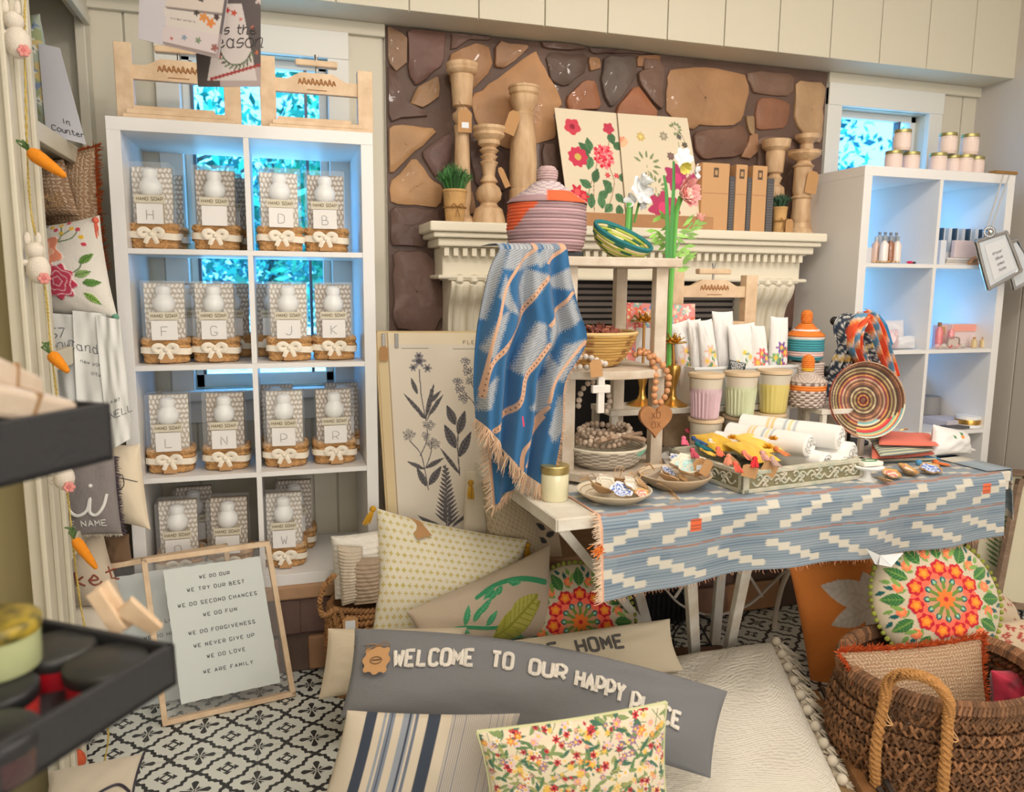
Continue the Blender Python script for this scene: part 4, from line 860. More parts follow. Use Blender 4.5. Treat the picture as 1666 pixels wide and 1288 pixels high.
stick('thick bottle-shaped wooden candle holder behind the purple lidded basket', 857, 142, 850, .50, [(0, 0), (.058, 0), (.056, .1), (.046, .16), (.052, .17), (.052, .26), (.046, .27), (.050, .3), (.052, .45), (.047, .62), (.038, .72), (.036, .78), (.040, .80), (.034, .82), (.050, .90), (.052, .93), (.048, .935), (.055, .95), (.055, .98), (.058, .985), (.056, 1), (0, .995)], .27, (-.045, -.05, .40, .045, .085, .35))
# potted grass left, potted herb right
def pot_plant(lab, px_, Yv, H, R, PR, PH, c, bushy):
    x = PY(px_, 372, Yv)[0]; o = (x, Yv, MZ); t = thing('potted_plant', lab, 'potted plant', o); m = MB()
    m.lathe([(0, 0), (PR*.78, 0), (PR*.8, .01), (PR, PH*.92), (PR*1.06, PH*.93), (PR*1.04, PH), (PR*.9, PH), (PR*.85, PH*.9), (0, PH*.88)], 20, o, c=(206, 160, 100)); m.build('pot', mat('birch_pot', (208, 164, 106), .8, bump=.4, bscale=60, var=.3, vscale=20), t)
    m = MB(); z = PH*.45; m.tube([A(o)+A((PR*.97*cos(a), PR*.97*sin(a), z)) for a in np.linspace(0, 2*pi, 24)[:-1]], .0025, 5, (150, 110, 64), closed=True); k = A(o)+A((0, -PR, z))
    for s in (-1, 1): m.tube(catmull([k, k+A((s*.015, -.004, .010)), k+A((s*.02, -.004, -.004)), k, k+A((s*.008, -.004, -.035))], 5), .0016, 4, (150, 110, 64))
    m.build('jute_bow', mat('jute_cord', vcol=True, rough=.9), t)
    m = MB()
    for i in range(bushy):
        a = rng.uniform(0, 6.3); q = sqrt(rng.random()); b0 = A(o)+A((PR*.7*q*cos(a), PR*.7*q*sin(a), PH*.9)); e = A(o)+A((R*q*cos(a), R*q*sin(a), PH+H*(1-.5*q*q)*rng.uniform(.7, 1))); mid = (b0+e)/2+A((0, 0, .012)); cc = A(c)*rng.uniform(.6, 1.25)
        m.tube([b0, mid, e], [.0012, .0012, .0004], 3, cc, cap=False)
        for k in range(6):
            p0 = mid+(e-mid)*(k/6); d = nrng.normal(0, 1, 3)*.007; d[2] = abs(d[2])+.004; m.tube([p0, p0+d], [.0012, .0003], 3, cc, cap=False)
    m.build('foliage', mat('artificial_green', vcol=True, rough=.6), t, smooth=False)
pot_plant('potted green grass tied with jute at the left end of the mantel', 740, .215, .095, .068, .042, .115, (70, 126, 66), 150)
pot_plant('small potted herb between the boxed books and right candle holders', 1267, .22, .05, .05, .030, .105, (62, 96, 74), 90)
RS = [(0, 0), (.055, 0), (.050, .04), (.034, .08), (.030, .14), (.040, .20), (.036, .30), (.036, .42), (.044, .44), (.034, .47), (.038, .52), (.036, .80), (.044, .82), (.030, .85), (.026, .88), (.058, .93), (.066, .96), (.064, .98), (.068, 1), (0, .97)]
stick('right front wooden candle holder with a wide dish and kraft tag', 1302, 240, 1301, .335, RS, .24, (.018, -.045, .25, .055, .09, .15))
stick('tall slim candle holder rising behind the right front one', 1300, 205, 1304, .42, [(0, 0), (.05, 0), (.04, .1), (.03, .2), (.03, .6), (.02, .78), (.026, .82), (.028, .9), (.024, .91), (.05, .96), (.052, 1), (0, .98)], .33)
stick('square-necked candle holder right of the boxed books', 1253, 213, 1255, .385, [(0, 0), (.05, 0), (.046, .06), (.03, .12), (.028, .3), (.045, .42), (.042, .5), (.022, .54), (.032, .60), (.022, .64), (.034, .66), (.040, .86), (.038, .88), (.055, .92), (.06, 1), (0, .97)], .31)
x = PY(1290, 372, .16)[0]; o = (x, .185, MZ); t = thing('kraft_price_tag', 'small kraft tag propped before the right candle holder on the mantel', 'tag', o); ktag(t, A(o)+A((0, 0, .055)), .035, .055, 0, name='card')
# boxed books
def bbook(xa, xb, H, c, lab, mark, D=.15):
    a = PY(xa, 372, .21)[0]; b = PY(xb, 372, .21)[0]; t = thing('book', lab, 'book', ((a+b)/2, .21, MZ), group='kraft and dark books in a row on the mantel')
    m = MB(); m.box(a, b, .21, .21+D, MZ, MZ+H, c); m.build('cover', mat('kraft_book' if mark else 'dark_book', c, .7, bump=.15, bscale=90), t, smooth=False, bevel=.003)
    m = MB(); cx = (a+b)/2
    if mark: m.box(cx-.011, cx+.011, .2092, .2099, MZ+H-.055, MZ+H-.018, (96, 78, 60)); m.box(cx-.006, cx+.006, .2085, .2092, MZ+H-.046, MZ+H-.028, (190, 150, 108)); MB().box(a+.002, b-.002, .2092, .2099, MZ+.145, MZ+.147, (168, 122, 84)).build('spine_line', VC, t, smooth=False)
    else:
        for k in range(18): m.box(a+.002, b-.002, .2092, .2099, MZ+.01+k*.0105, MZ+.014+k*.0105, (108, 104, 104))
    m.build('spine_print', VC, t, smooth=False)
K1, DK = (204, 158, 112), (86, 84, 88)
bbook(1139, 1183, .262, K1, 'leftmost kraft book, widest of the row on the mantel', 1); bbook(1184, 1192.5, .215, DK, 'dark book between the first two kraft books', 0); bbook(1193.5, 1212, .262, K1, 'middle kraft book in the mantel row', 1)
bbook(1213, 1219.5, .215, DK, 'dark book between the last two kraft books', 0); bbook(1220.5, 1244, .262, K1, 'rightmost kraft book in the mantel row', 1); bbook(1245, 1256, .215, DK, 'dark book at the right end of the row by the potted herb', 0)
# open botanical board
YB = .22
q1 = [PY(902, 175, YB+.09), PY(1003, 184, YB+.085), PY(1018, 350, YB), PY(925, 345, YB)]; q2 = [PY(1003, 184, YB+.085), PY(1118, 192, YB+.09), PY(1145, 352, YB), PY(1018, 350, YB)]
t = thing('botanical_print', 'open botanical book print of red flowers leaning on the mantel', 'print', tuple(q1[2]))
RD, GN = (206, 50, 76), (84, 128, 88)
def bot1(p):
    w, h = p.X.max(), p.Y.max(); f = lambda x, y: (x*w, y*h)
    for pts in (((.45, .98), (.5, .7), (.62, .45)), ((.62, .45), (.8, .35), (.85, .2)), ((.7, .95), (.85, .7), (.8, .55)), ((.3, .98), (.42, .75), (.5, .65))): p.line([f(*a) for a in catmull(A(pts), 4)], .003, (150, 110, 80))
    for x, y, a, L in ((.5, .42, -2.4, .2), (.5, .40, -1.7, .18), (.48, .44, 3.0, .2), (.5, .45, 1.9, .18), (.85, .2, 1.3, .16), (.9, .3, .6, .14), (.45, .75, -2.6, .18), (.5, .7, -1.2, .2), (.42, .86, -2.8, .16), (.55, .85, -.6, .18), (.8, .75, -2.4, .16), (.85, .8, .7, .16), (.9, .9, 1.6, .18), (.78, .9, 2.4, .16), (.6, .95, -1.6, .2), (.4, .95, -1.4, .2), (.93, .62, .3, .14), (.7, .8, -1.1, .16)): p.leaf(*f(x, y), L*w*1.25, .075*w, a, A(GN)*rng.uniform(.8, 1.15), (60, 100, 64))
    p.flower(*f(.25, .17), .14*w, 5, (206, 66, 84), (150, 40, 60), .3, .3, .1); p.flower(*f(.84, .16), .10*w, 5, (196, 60, 84), None, .3, .2, .12); p.flower(*f(.28, .46), .17*w, 9, (206, 56, 86), (206, 180, 90), .32, 0, .08)
    for i in range(34): a = i*2.4; r = .026*sqrt(i); p.flower(*f(.72+r*cos(a)*1.1, .44+r*sin(a)*.75), .040*w, 5, ((214, 30, 60), (232, 70, 96), (246, 130, 140))[i % 3])
    for x, y, r in ((.20, .80, .13), (.30, .84, .10), (.14, .88, .09), (.9, .62, .05), (.75, .62, .05)): p.flower(*f(x, y), r*w, 6, (206, 40, 66), (236, 90, 90), .4)
def bot2(p):
    w, h = p.X.max(), p.Y.max(); f = lambda x, y: (x*w, y*h)
    for i in range(14): p.flower(*f(.04+.05*cos(i*2.4)*(i/14), .28+.035*sin(i*2.4)*(i/14)), .045*w, 5, ((240, 150, 120), (246, 190, 150))[i % 2])
    for x, y, s in ((.34, .5, 1), (.42, .72, .8), (.8, .12, .5)):
        for k in range(9):
            a = -2.6+k*.55; p.leaf(*f(x+.09*s*cos(a), y+.07*s*sin(a)), .10*w*s, .018*w, a, (130, 142, 104))
        p.line([f(x, y), f(x+.02, y+.2)], .002, (140, 140, 104))
    for x, y, r, c in ((.30, .22, .05, (206, 180, 110)), (.62, .2, .05, (160, 150, 130)), (.68, .4, .045, (120, 96, 90)), (.9, .28, .035, (90, 84, 70)), (.84, .20, .03, (90, 84, 80)), (.72, .62, .15, (176, 60, 104)), (.20, .72, .045, (206, 70, 70)), (.50, .92, .17, (186, 60, 100)), (.95, .62, .06, (176, 66, 110))): p.flower(*f(x, y), r*w*1.25, 7, c, A(c)*1.2, .35, .3, .15)
    p.line([f(*a) for a in catmull(A(((.75, .08), (.88, .18), (.93, .34))), 4)], .002, (110, 104, 86))
OP = (226, 212, 186)
sheet('left_page', PAPER, t, quadfn(*q1), 110, 150, bot1, OP, .004, label='cream page with red flowers', smooth=False); sheet('right_page', PAPER, t, quadfn(*q2), 110, 150, bot2, OP, .004, label='cream page with pale sprigs and magenta flowers', smooth=False)
m = MB(); m.tube([q1[1]+A((0, -.004, .001)), q1[2]+A((0, -.004, 0))], .0018, 6, (120, 96, 70)); m.build('page_fold', VC, t)
a, b = PY(925, 350, .19), PY(1160, 370, .19); MB().box(a[0], b[0], .19, .30, MZ, MZ+.052).build('wooden_ledge', mat('ledge_wood', (186, 138, 96), .7, bump=.3, bscale=30, var=.2), t, smooth=False, bevel=.002)
# ================================================================ the tiered stand on the table and what it carries
SW = mat('whitewashed_wood', (212, 200, 184), .6, var=.2, vscale=14, color2=(190, 172, 150), bump=.2, bscale=50)
SX0, SX1, SYF, SYB = 1.243, 1.525, -.50, -.27; ZT, ZM, ZL = 1.393, 1.075, .785
t = thing('tiered_stand', 'whitewashed wooden three-tier stand on the left half of the table', 'display stand', (1.38, -.4, TZ))
MB().box(1.105, 1.578, -.535, -.245, ZT-.026, ZT).build('top_shelf', SW, t, smooth=False, bevel=.003)
for x, y in ((SX0, SYF), (SX1, SYF), (SX0+.06, SYB), (SX1-.02, SYB)): MB().box(x-.019, x+.019, y-.015, y+.015, TZ, ZT-.026).build('post', SW, t, smooth=False, bevel=.002)
for z, ex in ((ZM, .055), (ZL, .13)):
    xs = np.linspace(SX0-.02, SX1+.02, 20); pts = [(x, SYF-.02-ex*(1-((x-1.384)/.165)**2), z-.024) for x in xs]+[(SX1+.02, SYB+.02, z-.024), (SX0-.02, SYB+.02, z-.024)]
    m = MB(); m.prism(pts, (0, 0, .024)); m.build('bow_shelf', SW, t, smooth=False, bevel=.002)
# purple lidded basket
def lidbasket(lab, px_, py_, z, R, H, HL, KR, KH, cb, cl, ck, Yv=None, coil=.0085, group='lidded coiled baskets', x=None, bellied=1.0, hp=.45):
    if x is None: x = PY(px_, py_, Yv)[0]
    o = (x, Yv, z); t = thing('lidded_basket', lab, 'basket', o, group=group); m = MB()
    coilpot(m, [(0, .003), (R*.86, .003), (R*.95, H*.15), (R, H*.45), (R*.99, H*.8), (R*.97, H)], 84, o, coil, cb); m.build('basket_body', COIL, t, angle=80)
    m = MB(); coilpot(m, [(R*1.02, H), (R*.98, H+.006), (R*.60, H+HL*.55), (KR*1.1, H+HL)], 84, o, coil, cl); m.build('lid', COIL, t, angle=80)
    m = MB(); coilpot(m, [(KR*.85, H+HL), (KR, H+HL+KH*.3), (KR, H+HL+KH*.7), (KR*.7, H+HL+KH*.93), (0, H+HL+KH)], 48, o, coil*.8, ck, stitch=40); m.build('knob', COIL, t, angle=80); return t
PU, OR_, WH = (168, 138, 142), (222, 98, 58), (206, 190, 186)
def pb(i, a, n): return OR_ if (i > n*.66 and 2.7 < a < 3.1+.09*(i-n*.5)) else (np.array(PU)*(1.12 if (int(a*40)+i) % 3 == 0 else .96))
def plid(i, a, n): return OR_ if i < n*.5 and (4.35 < a < 5.6) else ((WH if (int(a*30)+i) % 2 else (180, 160, 170)) if i > n*.25 else PU)
lidbasket('large purple lidded basket with orange patches on top of the tiered stand', 0, 0, ZT+.016, .114, .135, .062, .029, .045, pb, plid, lambda i, a, n: (186, 158, 158), Yv=-.385, x=1.212, coil=.0095)
m = MB(); m.box(1.19, 1.30, -.46, -.36, ZT+.0, ZT+.016); tag(m.build('black_stand', mat('black_plastic', (34, 34, 36), .4), None, bevel=.003), 'flat black riser under the purple lidded basket', 'riser')
# teal bowl
def tealc(i, a, n):
    k = (i*3+int(a*6/pi*1.2+i*.35)) % 6
    return (40, 122, 124) if i >= n-1 else ((226, 206, 160) if k in (0, 1) else (172, 186, 84) if k in (2, 3, 4) else (46, 100, 80))
c = PY(1008, 393, -.42); t = thing('coiled_bowl', 'green and cream coiled bowl with a teal rim tilted on the tiered stand', 'bowl', (c[0], -.42, ZT)); R = .093
M = RM(radians(24), radians(17), 0, (c[0]+.004, -.42, ZT+.052)); m = MB(); prof = [(0, -.042), (R*.45, -.042), (R*.75, -.026), (R*.93, -.004), (R, .016)]
coilpot(m, prof, 84, (0, 0, 0), .008, tealc, M=M); coilpot(m, [(r*.95, z+.004) for r, z in prof][::-1], 84, (0, 0, 0), .008, lambda i, a, n: tealc(n-1-i, a, n), M=M); m.tube([(M@A((R*.985*cos(a), R*.985*sin(a), .018, 1)))[:3] for a in np.linspace(0, 2*pi, 60)[:-1]], .0055, 6, (38, 118, 122), closed=True); m.build('coiled_body', COIL, t, angle=80)
# blue throw over the left end
Lc = catmull([(812, 405), (797, 440), (786, 500), (779, 560), (776, 630), (779, 690)], 8); Rc = catmull([(920, 405), (926, 450), (936, 500), (948, 556), (912, 622), (906, 700), (888, 796)], 8)
def along(c, v): c = A(c); s = np.r_[0, np.cumsum(np.hypot(*np.diff(c, axis=0).T))]; s /= s[-1]; return np.c_[np.interp(v, s, c[:, 0]), np.interp(v, s, c[:, 1])]
nu, nv = 240, 420
def throw():
    t = thing('throw_blanket', 'blue and grey ikat throw blanket with tan stripes hanging over the tiered stand', 'blanket', (1.1, -.58, .8)); V = np.linspace(0, 1, nv); U = np.linspace(0, 1, nu); L_, R_ = along(Lc, V), along(Rc, V)
    P = np.zeros((nu, nv, 3))
    for j, v in enumerate(V):
        a3, b3 = PY(*L_[j], -.60-.03*v), PY(*R_[j], -.60-.05*v)
        P[:, j] = a3[None]*(1-U)[:, None]+b3[None]*U[:, None]; amp = .006+.022*min(1, v*2.2)
        P[:, j, 1] += amp*np.sin(U*2*pi*2.6+.8+v*.9)+amp*.5*np.sin(U*2*pi*5.3+v*2)-.01; P[:, j, 2] += .012*np.sin(U*6+1)*v
    uu, vv = np.meshgrid(U, V, indexing='ij'); top = P[:, 0]; X = uu*.26+.05*np.sin(vv*3); Y = vv*.62
    PXY = L_[None]*(1-U)[:, None, None]+R_[None]*U[:, None, None]; p = Paint(PXY[..., 0], PXY[..., 1], (46, 100, 146)); GY2 = (168, 172, 176)
    for pg in (((828, 400), (872, 400), (872, 428), (842, 440), (816, 438)), ((854, 436), (888, 446), (880, 467), (851, 502), (842, 468)), ((820, 446), (828, 488), (844, 515), (824, 506), (808, 484)), ((888, 455), (926, 434), (930, 474), (898, 466)), ((886, 398), (914, 398), (896, 416), (874, 436), (868, 420)),
        ((889, 525), (928, 484), (941, 520), (913, 542), (903, 569), (886, 569)), ((868, 520), (884, 524), (882, 556), (848, 606), (832, 600), (852, 555)), ((897, 560), (906, 606), (884, 672), (855, 656), (889, 606)), ((778, 520), (796, 428), (810, 404), (824, 404), (806, 470), (792, 524)),
        ((807, 520), (826, 504), (800, 590), (784, 572)), ((918, 560), (948, 552), (910, 622), (896, 612)), ((782, 640), (806, 612), (796, 668), (778, 676)), ((905, 640), (914, 690), (896, 720), (888, 700))):
        m_ = p.poly(pg, GY2, 2.2, 2.6); p.put(m_ & (np.sin((p.X*.55+p.Y)*1.55) > .72), (104, 114, 132))
    for pts, w_ in ((((872, 402), (843, 430), (820, 470), (808, 520), (795, 570), (783, 640)), 4.5), (((889, 450), (865, 480), (850, 508), (843, 528), (818, 566), (793, 602), (784, 650)), 6.5), (((917, 403), (900, 416), (889, 427)), 6), (((928, 477), (908, 502), (889, 526)), 5.5),
        (((886, 556), (866, 584), (850, 608), (843, 645), (822, 676), (800, 704)), 6.5), (((889, 660), (868, 693), (847, 722), (842, 756)), 5), (((883, 676), (864, 718), (850, 746)), 5), (((947, 556), (920, 588), (898, 622), (890, 652)), 5)):
        P2 = catmull(A(pts, float), 5); p.line(P2, w_, (208, 164, 134)); 
        if w_ > 6: [p.ell(x, y, 1.0, 1.4, (110, 76, 66)) for x, y in P2[::1]]
    p.line([(845, 670), (847, 684)], 2.5, (220, 70, 100))
    m = MB(); m.grid(P, p.c); B = P.copy(); B[:, :, 1] += .006; m.grid(B[::-1], p.c.reshape(nu, nv, 3)[::-1])
    # over the top edge and back across the shelf
    arc = [top+A((0, .000, .0))]
    for dy, dz in ((.012, .010), (.035, .016), (.10, .018), (.20, .016)): q = top.copy(); q[:, 1] = top[:, 1]+dy; q[:, 2] = np.maximum(top[:, 2]+dz, ZT+.006); arc.append(q)
    m.grid(np.stack(arc, 1), np.repeat(p.c.reshape(nu, nv, 3)[:, :1], 5, 1)); m.build('woven_cloth', FAB, t, angle=80)
    m = MB(); fringe(m, P[8:, -1], .050, (-.15, -.1, -1), (222, 190, 160), 190, .35, .0013); fringe(m, P[:, -1][:70], .03, (-.5, 0, -.9), (214, 180, 150), 60, .5, .0013); fringe(m, P[-1, 175:], .010, (.9, 0, -.4), (216, 170, 136), 110, .5, .0010); m.build('fringe', mat('fringe_yarn'), t)
    # lower back corner of the same throw
    q = [PY(790, 690, -.56), PY(868, 740, -.56), PY(838, 790, -.56), PY(803, 822, -.56)]; fn = quadfn(*q)
    sheet('back_corner', FAB, t, fn, 30, 40, lambda p: p.put(p.X < .006, (206, 160, 128)), (50, 100, 142), .004, hfun=lambda u, v: .012*np.sin(u*9)*v, angle=80)
    m = MB(); fringe(m, [q[0], q[3]], .03, (-.8, 0, -.5), (222, 190, 160), 80, .4, .0013); fringe(m, [q[3], q[2]], .035, (-.3, 0, -1), (222, 190, 160), 50, .4, .0013); m.build('fringe', mat('fringe_yarn'), t)
throw()
# middle tier basket of petals
c = PY(968, 560, -.40); cx = c[0]-.01
t = thing('coiled_bowl', 'golden brown coiled bowl on the middle tier holding dried petals', 'bowl', (cx, -.40, ZM)); R = .135; m = MB(); prof = [(0, .004), (.075, .004), (.10, .03), (.122, .07), (R, .098)]
def bc(i, a, n): return (150, 106, 60) if (int(a*9/pi*2) % 6 == 0 and (i % 3)) else ((206, 166, 96) if i % 2 else (192, 150, 84))
coilpot(m, prof, 96, (cx, -.40, ZM), .0095, bc); coilpot(m, [(r*.95, z+.005) for r, z in prof][::-1], 96, (cx, -.40, ZM), .0095, bc); m.tube([(cx+R*.98*cos(a), -.40+R*.98*sin(a), ZM+.10) for a in np.linspace(0, 2*pi, 60)[:-1]], .006, 6, (216, 184, 126), closed=True); m.build('coiled_body', COIL, t, angle=80)
m = MB()
for i in range(420):
    a = rng.uniform(0, 6.3); q = sqrt(rng.random())*.108; o = A((cx+q*cos(a), -.40+q*sin(a), ZM+.078+.030*(1-(q/.11)**2)+rng.uniform(0, .008))); d1 = nrng.normal(0, .008, 3); d2 = nrng.normal(0, .006, 3); m.add([o-d1, o-d2, o+d1, o+d2+A((0, 0, .004))], [(0, 1, 2, 3)], rng.choice([(150, 84, 66), (176, 110, 84), (126, 70, 58), (196, 140, 104), (110, 60, 54)]))
tag(m.build('dried_petals', mat('dried_petal', vcol=True, rough=.8), None, smooth=False), 'reddish brown dried petals filling the golden coiled bowl', 'petals', kind='stuff')
def beads(name, lab, path, r, c, gap=1.95, cat='bead garland', parent=None, jit=.0, jc=.08):
    P = catmull(path, 30); d = np.r_[0, np.cumsum(np.linalg.norm(np.diff(P, axis=0), axis=1))]; n = int(d[-1]/(r*gap)); m = MB()
    for i in range(n):
        s = d[-1]*(i+.5)/n; q = A([np.interp(s, d, P[:, k]) for k in range(3)])+nrng.normal(0, jit+1e-9, 3); m.ball(q, r*rng.uniform(.93, 1.05), 10, A(c)*rng.uniform(1-jc, 1+jc))
    return m, n
WB = mat('wooden_bead', vcol=True, rough=.5, coat=.15)
# brown bead garland with the heart
x1 = 1.50
pa = [PY(1030, 578, -.46), PY(1048, 574, -.50), PY(1062, 590, -.535), PY(1067, 615, -.55), PY(1064, 650, -.55), PY(1074, 655, -.55), PY(1084, 640, -.55), PY(1088, 615, -.55), PY(1080, 596, -.54), PY(1066, 582, -.52), PY(1052, 572, -.49), PY(1038, 570, -.45)]
t = thing('bead_garland', 'tan wooden bead garland with a carved heart hanging from the middle tier', 'garland', tuple(pa[0])); m, n = beads('', '', pa, .0098, (196, 140, 96)); m.build('beads', WB, t)
hc = PY(1064, 683, -.565); th = np.linspace(0, 2*pi, 60)[:-1]; hs = .0555/17
pts = [(hc[0]+hs*16*sin(a)**3*.98, hc[1], hc[2]+hs*(13*cos(a)-5*cos(2*a)-2*cos(3*a)-cos(4*a))+.004) for a in th]
m = MB(); m.prism(pts, (0, -.014, 0)); ho = m.build('heart_pendant', mat('heart_wood', (176, 122, 76), .6, bump=.3, bscale=50, var=.25, vscale=20), t, bevel=.004)
m = MB(); lettering(m, 'XO', .017, lambda x, y: (hc[0]+x-.002, hc[1]-.0145, hc[2]+y+.008), .0009, (110, 68, 40)); lettering(m, 'OX', .017, lambda x, y: (hc[0]+x, hc[1]-.0145, hc[2]+y-.020), .0009, (110, 68, 40)); m.build('burnt_lettering', VC, ho)
# white bead garland with cross on the middle tier
pw_ = [PY(930, 586, -.53), PY(945, 580, -.54), PY(962, 582, -.55), PY(980, 590, -.55), PY(987, 592, -.54)]
pw2 = [PY(930, 598, -.53), PY(944, 597, -.555), PY(958, 598, -.57), PY(968, 600, -.57), PY(974, 612, -.575)]
t = thing('bead_garland', 'whitewashed bead garland with a white cross at the middle tier edge', 'garland', tuple(pw_[0])); m, n = beads('', '', pw_, .0085, (214, 202, 190)); m2, n2 = beads('', '', pw2, .0085, (214, 202, 190))
m.v += m2.v; off = m.n; m.f += [tuple(i+off for i in q) for q in m2.f]; m.c += m2.c; m.n += m2.n; m.build('beads', WB, t)
cc = PY(977, 640, -.585); m = MB(); m.box(cc[0]-.010, cc[0]+.010, cc[1]-.007, cc[1]+.007, cc[2]-.055, cc[2]+.045); m.box(cc[0]-.027, cc[0]+.027, cc[1]-.0075, cc[1]+.0075, cc[2]+.002, cc[2]+.024); m.build('cross', mat('chalky_wood', (222, 216, 208), .7, bump=.2), t, smooth=False, bevel=.002)
ktag(t, PY(968, 585, -.60), .036, .048, -.15)
# lowest tier: grey basket full of bead garlands
cx, cy = 1.375, -.475; t = thing('coiled_bowl', 'grey and white coiled bowl on the lowest tier full of beads', 'bowl', (cx, cy, ZL)); R = .122; m = MB(); prof = [(0, .003), (.08, .003), (.10, .016), (R, .058)]
def gc(i, a, n): return (130, 190, 164) if (i > n-4 and 5.2 < a < 6.0) else ((206, 196, 180) if (int(a*26)+i) % 2 else (150, 140, 128))
coilpot(m, prof, 96, (cx, cy, ZL), .007, gc); coilpot(m, [(r*.95, z+.005) for r, z in prof][::-1], 96, (cx, cy, ZL), .007, lambda i, a, n: (196, 186, 166)); m.tube([(cx+R*.98*cos(a), cy+R*.98*sin(a), ZL+.06) for a in np.linspace(0, 2*pi, 60)[:-1]], .0045, 6, (214, 204, 184), closed=True); m.build('coiled_body', COIL, t, angle=80)
for k, (c, n, lab) in enumerate((((196, 176, 156), 2, 'pale wooden bead strand heaped in the grey bowl'), ((168, 146, 126), 2, 'darker wooden bead strand heaped in the grey bowl'), ((206, 188, 172), 1, 'bead strand looping up behind the white cross'))):
    if k < 2: path = [(cx+.085*cos(a*1.9+k*2)*(1-.02*a), cy+.07*sin(a*1.9+k*2)*(1-.02*a), ZL+.075+.012*sin(a*3+k)+.004*a) for a in np.linspace(0, 7, 22)]
    else: path = [PY(940, 665, -.42), PY(945, 640, -.42), PY(960, 622, -.43), PY(985, 630, -.43), PY(992, 655, -.42), PY(985, 672, -.44)]
    m, n_ = beads('', '', path, .009, c, jit=.0008); tag(m.build('bead_garland', WB, None), lab, 'garland', 'bead garlands in the grey bowl')
for k, (x, y, a, lab) in enumerate(((-.03, -.085, .5, 'brown wooden cross lying left in the grey bowl of beads'), (.045, -.09, -.9, 'short wooden block tag hanging over the grey bowl rim'), (.06, -.05, .35, 'grooved wooden pendant right in the grey bowl'))):
    M = RM(radians(-25), 0, a, (cx+x, cy+y, ZL+.095)); m = MB(); m.box(-.04, .04, -.010, .010, -.006, .006, None, M); (m.box(-.015, .002, -.028, .028, -.0055, .0055, None, M) if k == 0 else m.box(-.03, .03, -.014, .014, -.004, .004, None, M)); tag(m.build('wooden_pendant', mat('weathered_wood', (164, 138, 116), .7, bump=.4, bscale=60), None, smooth=False, bevel=.002), lab, 'pendant', 'pendants among the beads')
# tall candle
c = PZ(910, 818, TZ); o = (c[0], c[1]+.037, TZ); t = thing('jar_candle', 'cream jar candle with a brass lid at the front left table corner', 'candle', o); m = MB()
m.lathe([(0, 0), (.034, 0), (.037, .004), (.037, .068), (.035, .074), (0, .074)], 32, o, c=(228, 222, 184)); m.build('wax', mat('cream_wax', (226, 220, 184), .25, coat=.7), t); m = MB(); m.lathe([(.0365, .073), (.038, .075), (.038, .093), (.036, .095), (0, .095)], 32, o); m.build('brass_lid', mat('brass_lid', (196, 178, 120), .35, .8), t)
# shell dishes
def shell(par_lab, o, s, rz, kind, tilt=.3):
    M = RM(tilt, 0, rz, tuple(o)); m = MB(); U = np.linspace(0, 1, 22); th = np.linspace(0, 2*pi, 29)[:-1]
    rr = 1+.10*np.sin(th*5+rz)+.07*np.sin(th*9); P = np.stack([U[:, None]*rr*np.cos(th)*s, U[:, None]*rr*np.sin(th)*s*.72, (U[:, None]**2)*s*.35+.0*th+s*.03*np.sin(U[:, None]*26+th*2)], -1)
    if kind == 'blue': cf = lambda u, a: (74, 112, 186) if (sin(u*16+4*sin(a*3)) > .1 and u < .9) else (230, 230, 234)
    elif kind == 'pearl': cf = lambda u, a: A((228, 218, 200))*(1-.12*(sin(u*20+a*2) > .3))
    elif kind == 'aqua': cf = lambda u, a: (178, 214, 210) if u < .75 and sin(u*9+a*3) > -.3 else (226, 216, 196)
    elif kind == 'gold': cf = lambda u, a: (206, 160, 92) if u > .78 else ((226, 212, 196) if sin(u*12+a*3) > 0 else (212, 120, 110))
    elif kind == 'bluegold': cf = lambda u, a: (196, 150, 84) if u > .9 else ((226, 230, 238) if sin(u*18+5*sin(a*2)) > 0 else (84, 118, 196))
    else: cf = lambda u, a: A((186, 146, 100))*(1-.25*(sin(u*24+a) > .2))
    C_ = A([[cf(u, a) for a in th] for u in U]); G = P@M[:3, :3].T+M[:3, 3]; m.grid(G, C_, wv=True); B = P.copy(); B[..., 2] -= s*.10; m.grid((B@M[:3, :3].T+M[:3, 3])[::-1], (176, 140, 100), wv=True)
    E1 = np.stack([G[-1], (B@M[:3, :3].T+M[:3, 3])[-1]]); m.grid(E1, (186, 150, 106), wv=True)
    return tag(m.build('oyster_shell', mat('shell_finish', vcol=True, rough=.35, coat=.4), None, angle=60), par_lab, 'shell', 'decorated oyster shells')
def dish(lab, px_, py_, R, H, c1, c2):
    c = PZ(px_, py_, TZ); o = (c[0], c[1]+.065, TZ); t = thing('pottery_dish', lab, 'dish', o, group=None); m = MB()
    pr = [(0, .004), (R*.45, .004), (R*.5, 0), (R*.56, .002), (R*.84, H*.5), (R, H*.9), (R*1.01, H), (R*.97, H*1.0), (R*.85, H*.62), (R*.5, .010), (0, .008)]
    m.lathe([(r, z) for r, z in pr], 48, o, c=[c1 if i % 2 else A(c1)*.95 for i in range(6)]+[c2]*5); m.build('glazed_bowl', mat('stoneware', vcol=True, rough=.4, coat=.3), t); m = MB()
    for k, rr in enumerate((.9, .76, .62)): z = {0: H*.74, 1: H*.46, 2: H*.24}[k]; m.tube([(o[0]+R*rr*cos(a), o[1]+R*rr*sin(a), TZ+z+.003) for a in np.linspace(0, 2*pi, 48)[:-1]], .0012, 4, (176, 150, 120), closed=True)
    m.build('glaze_rings', VC, t); return o
o1 = dish('low cream pottery dish of oyster shells beside the jar candle', 1016, 826, .099, .034, (206, 188, 158), (224, 212, 188))
o2 = dish('deeper banded pottery dish of shells beside the carved tray', 1116, 803, .103, .044, (190, 160, 124), (216, 196, 168))
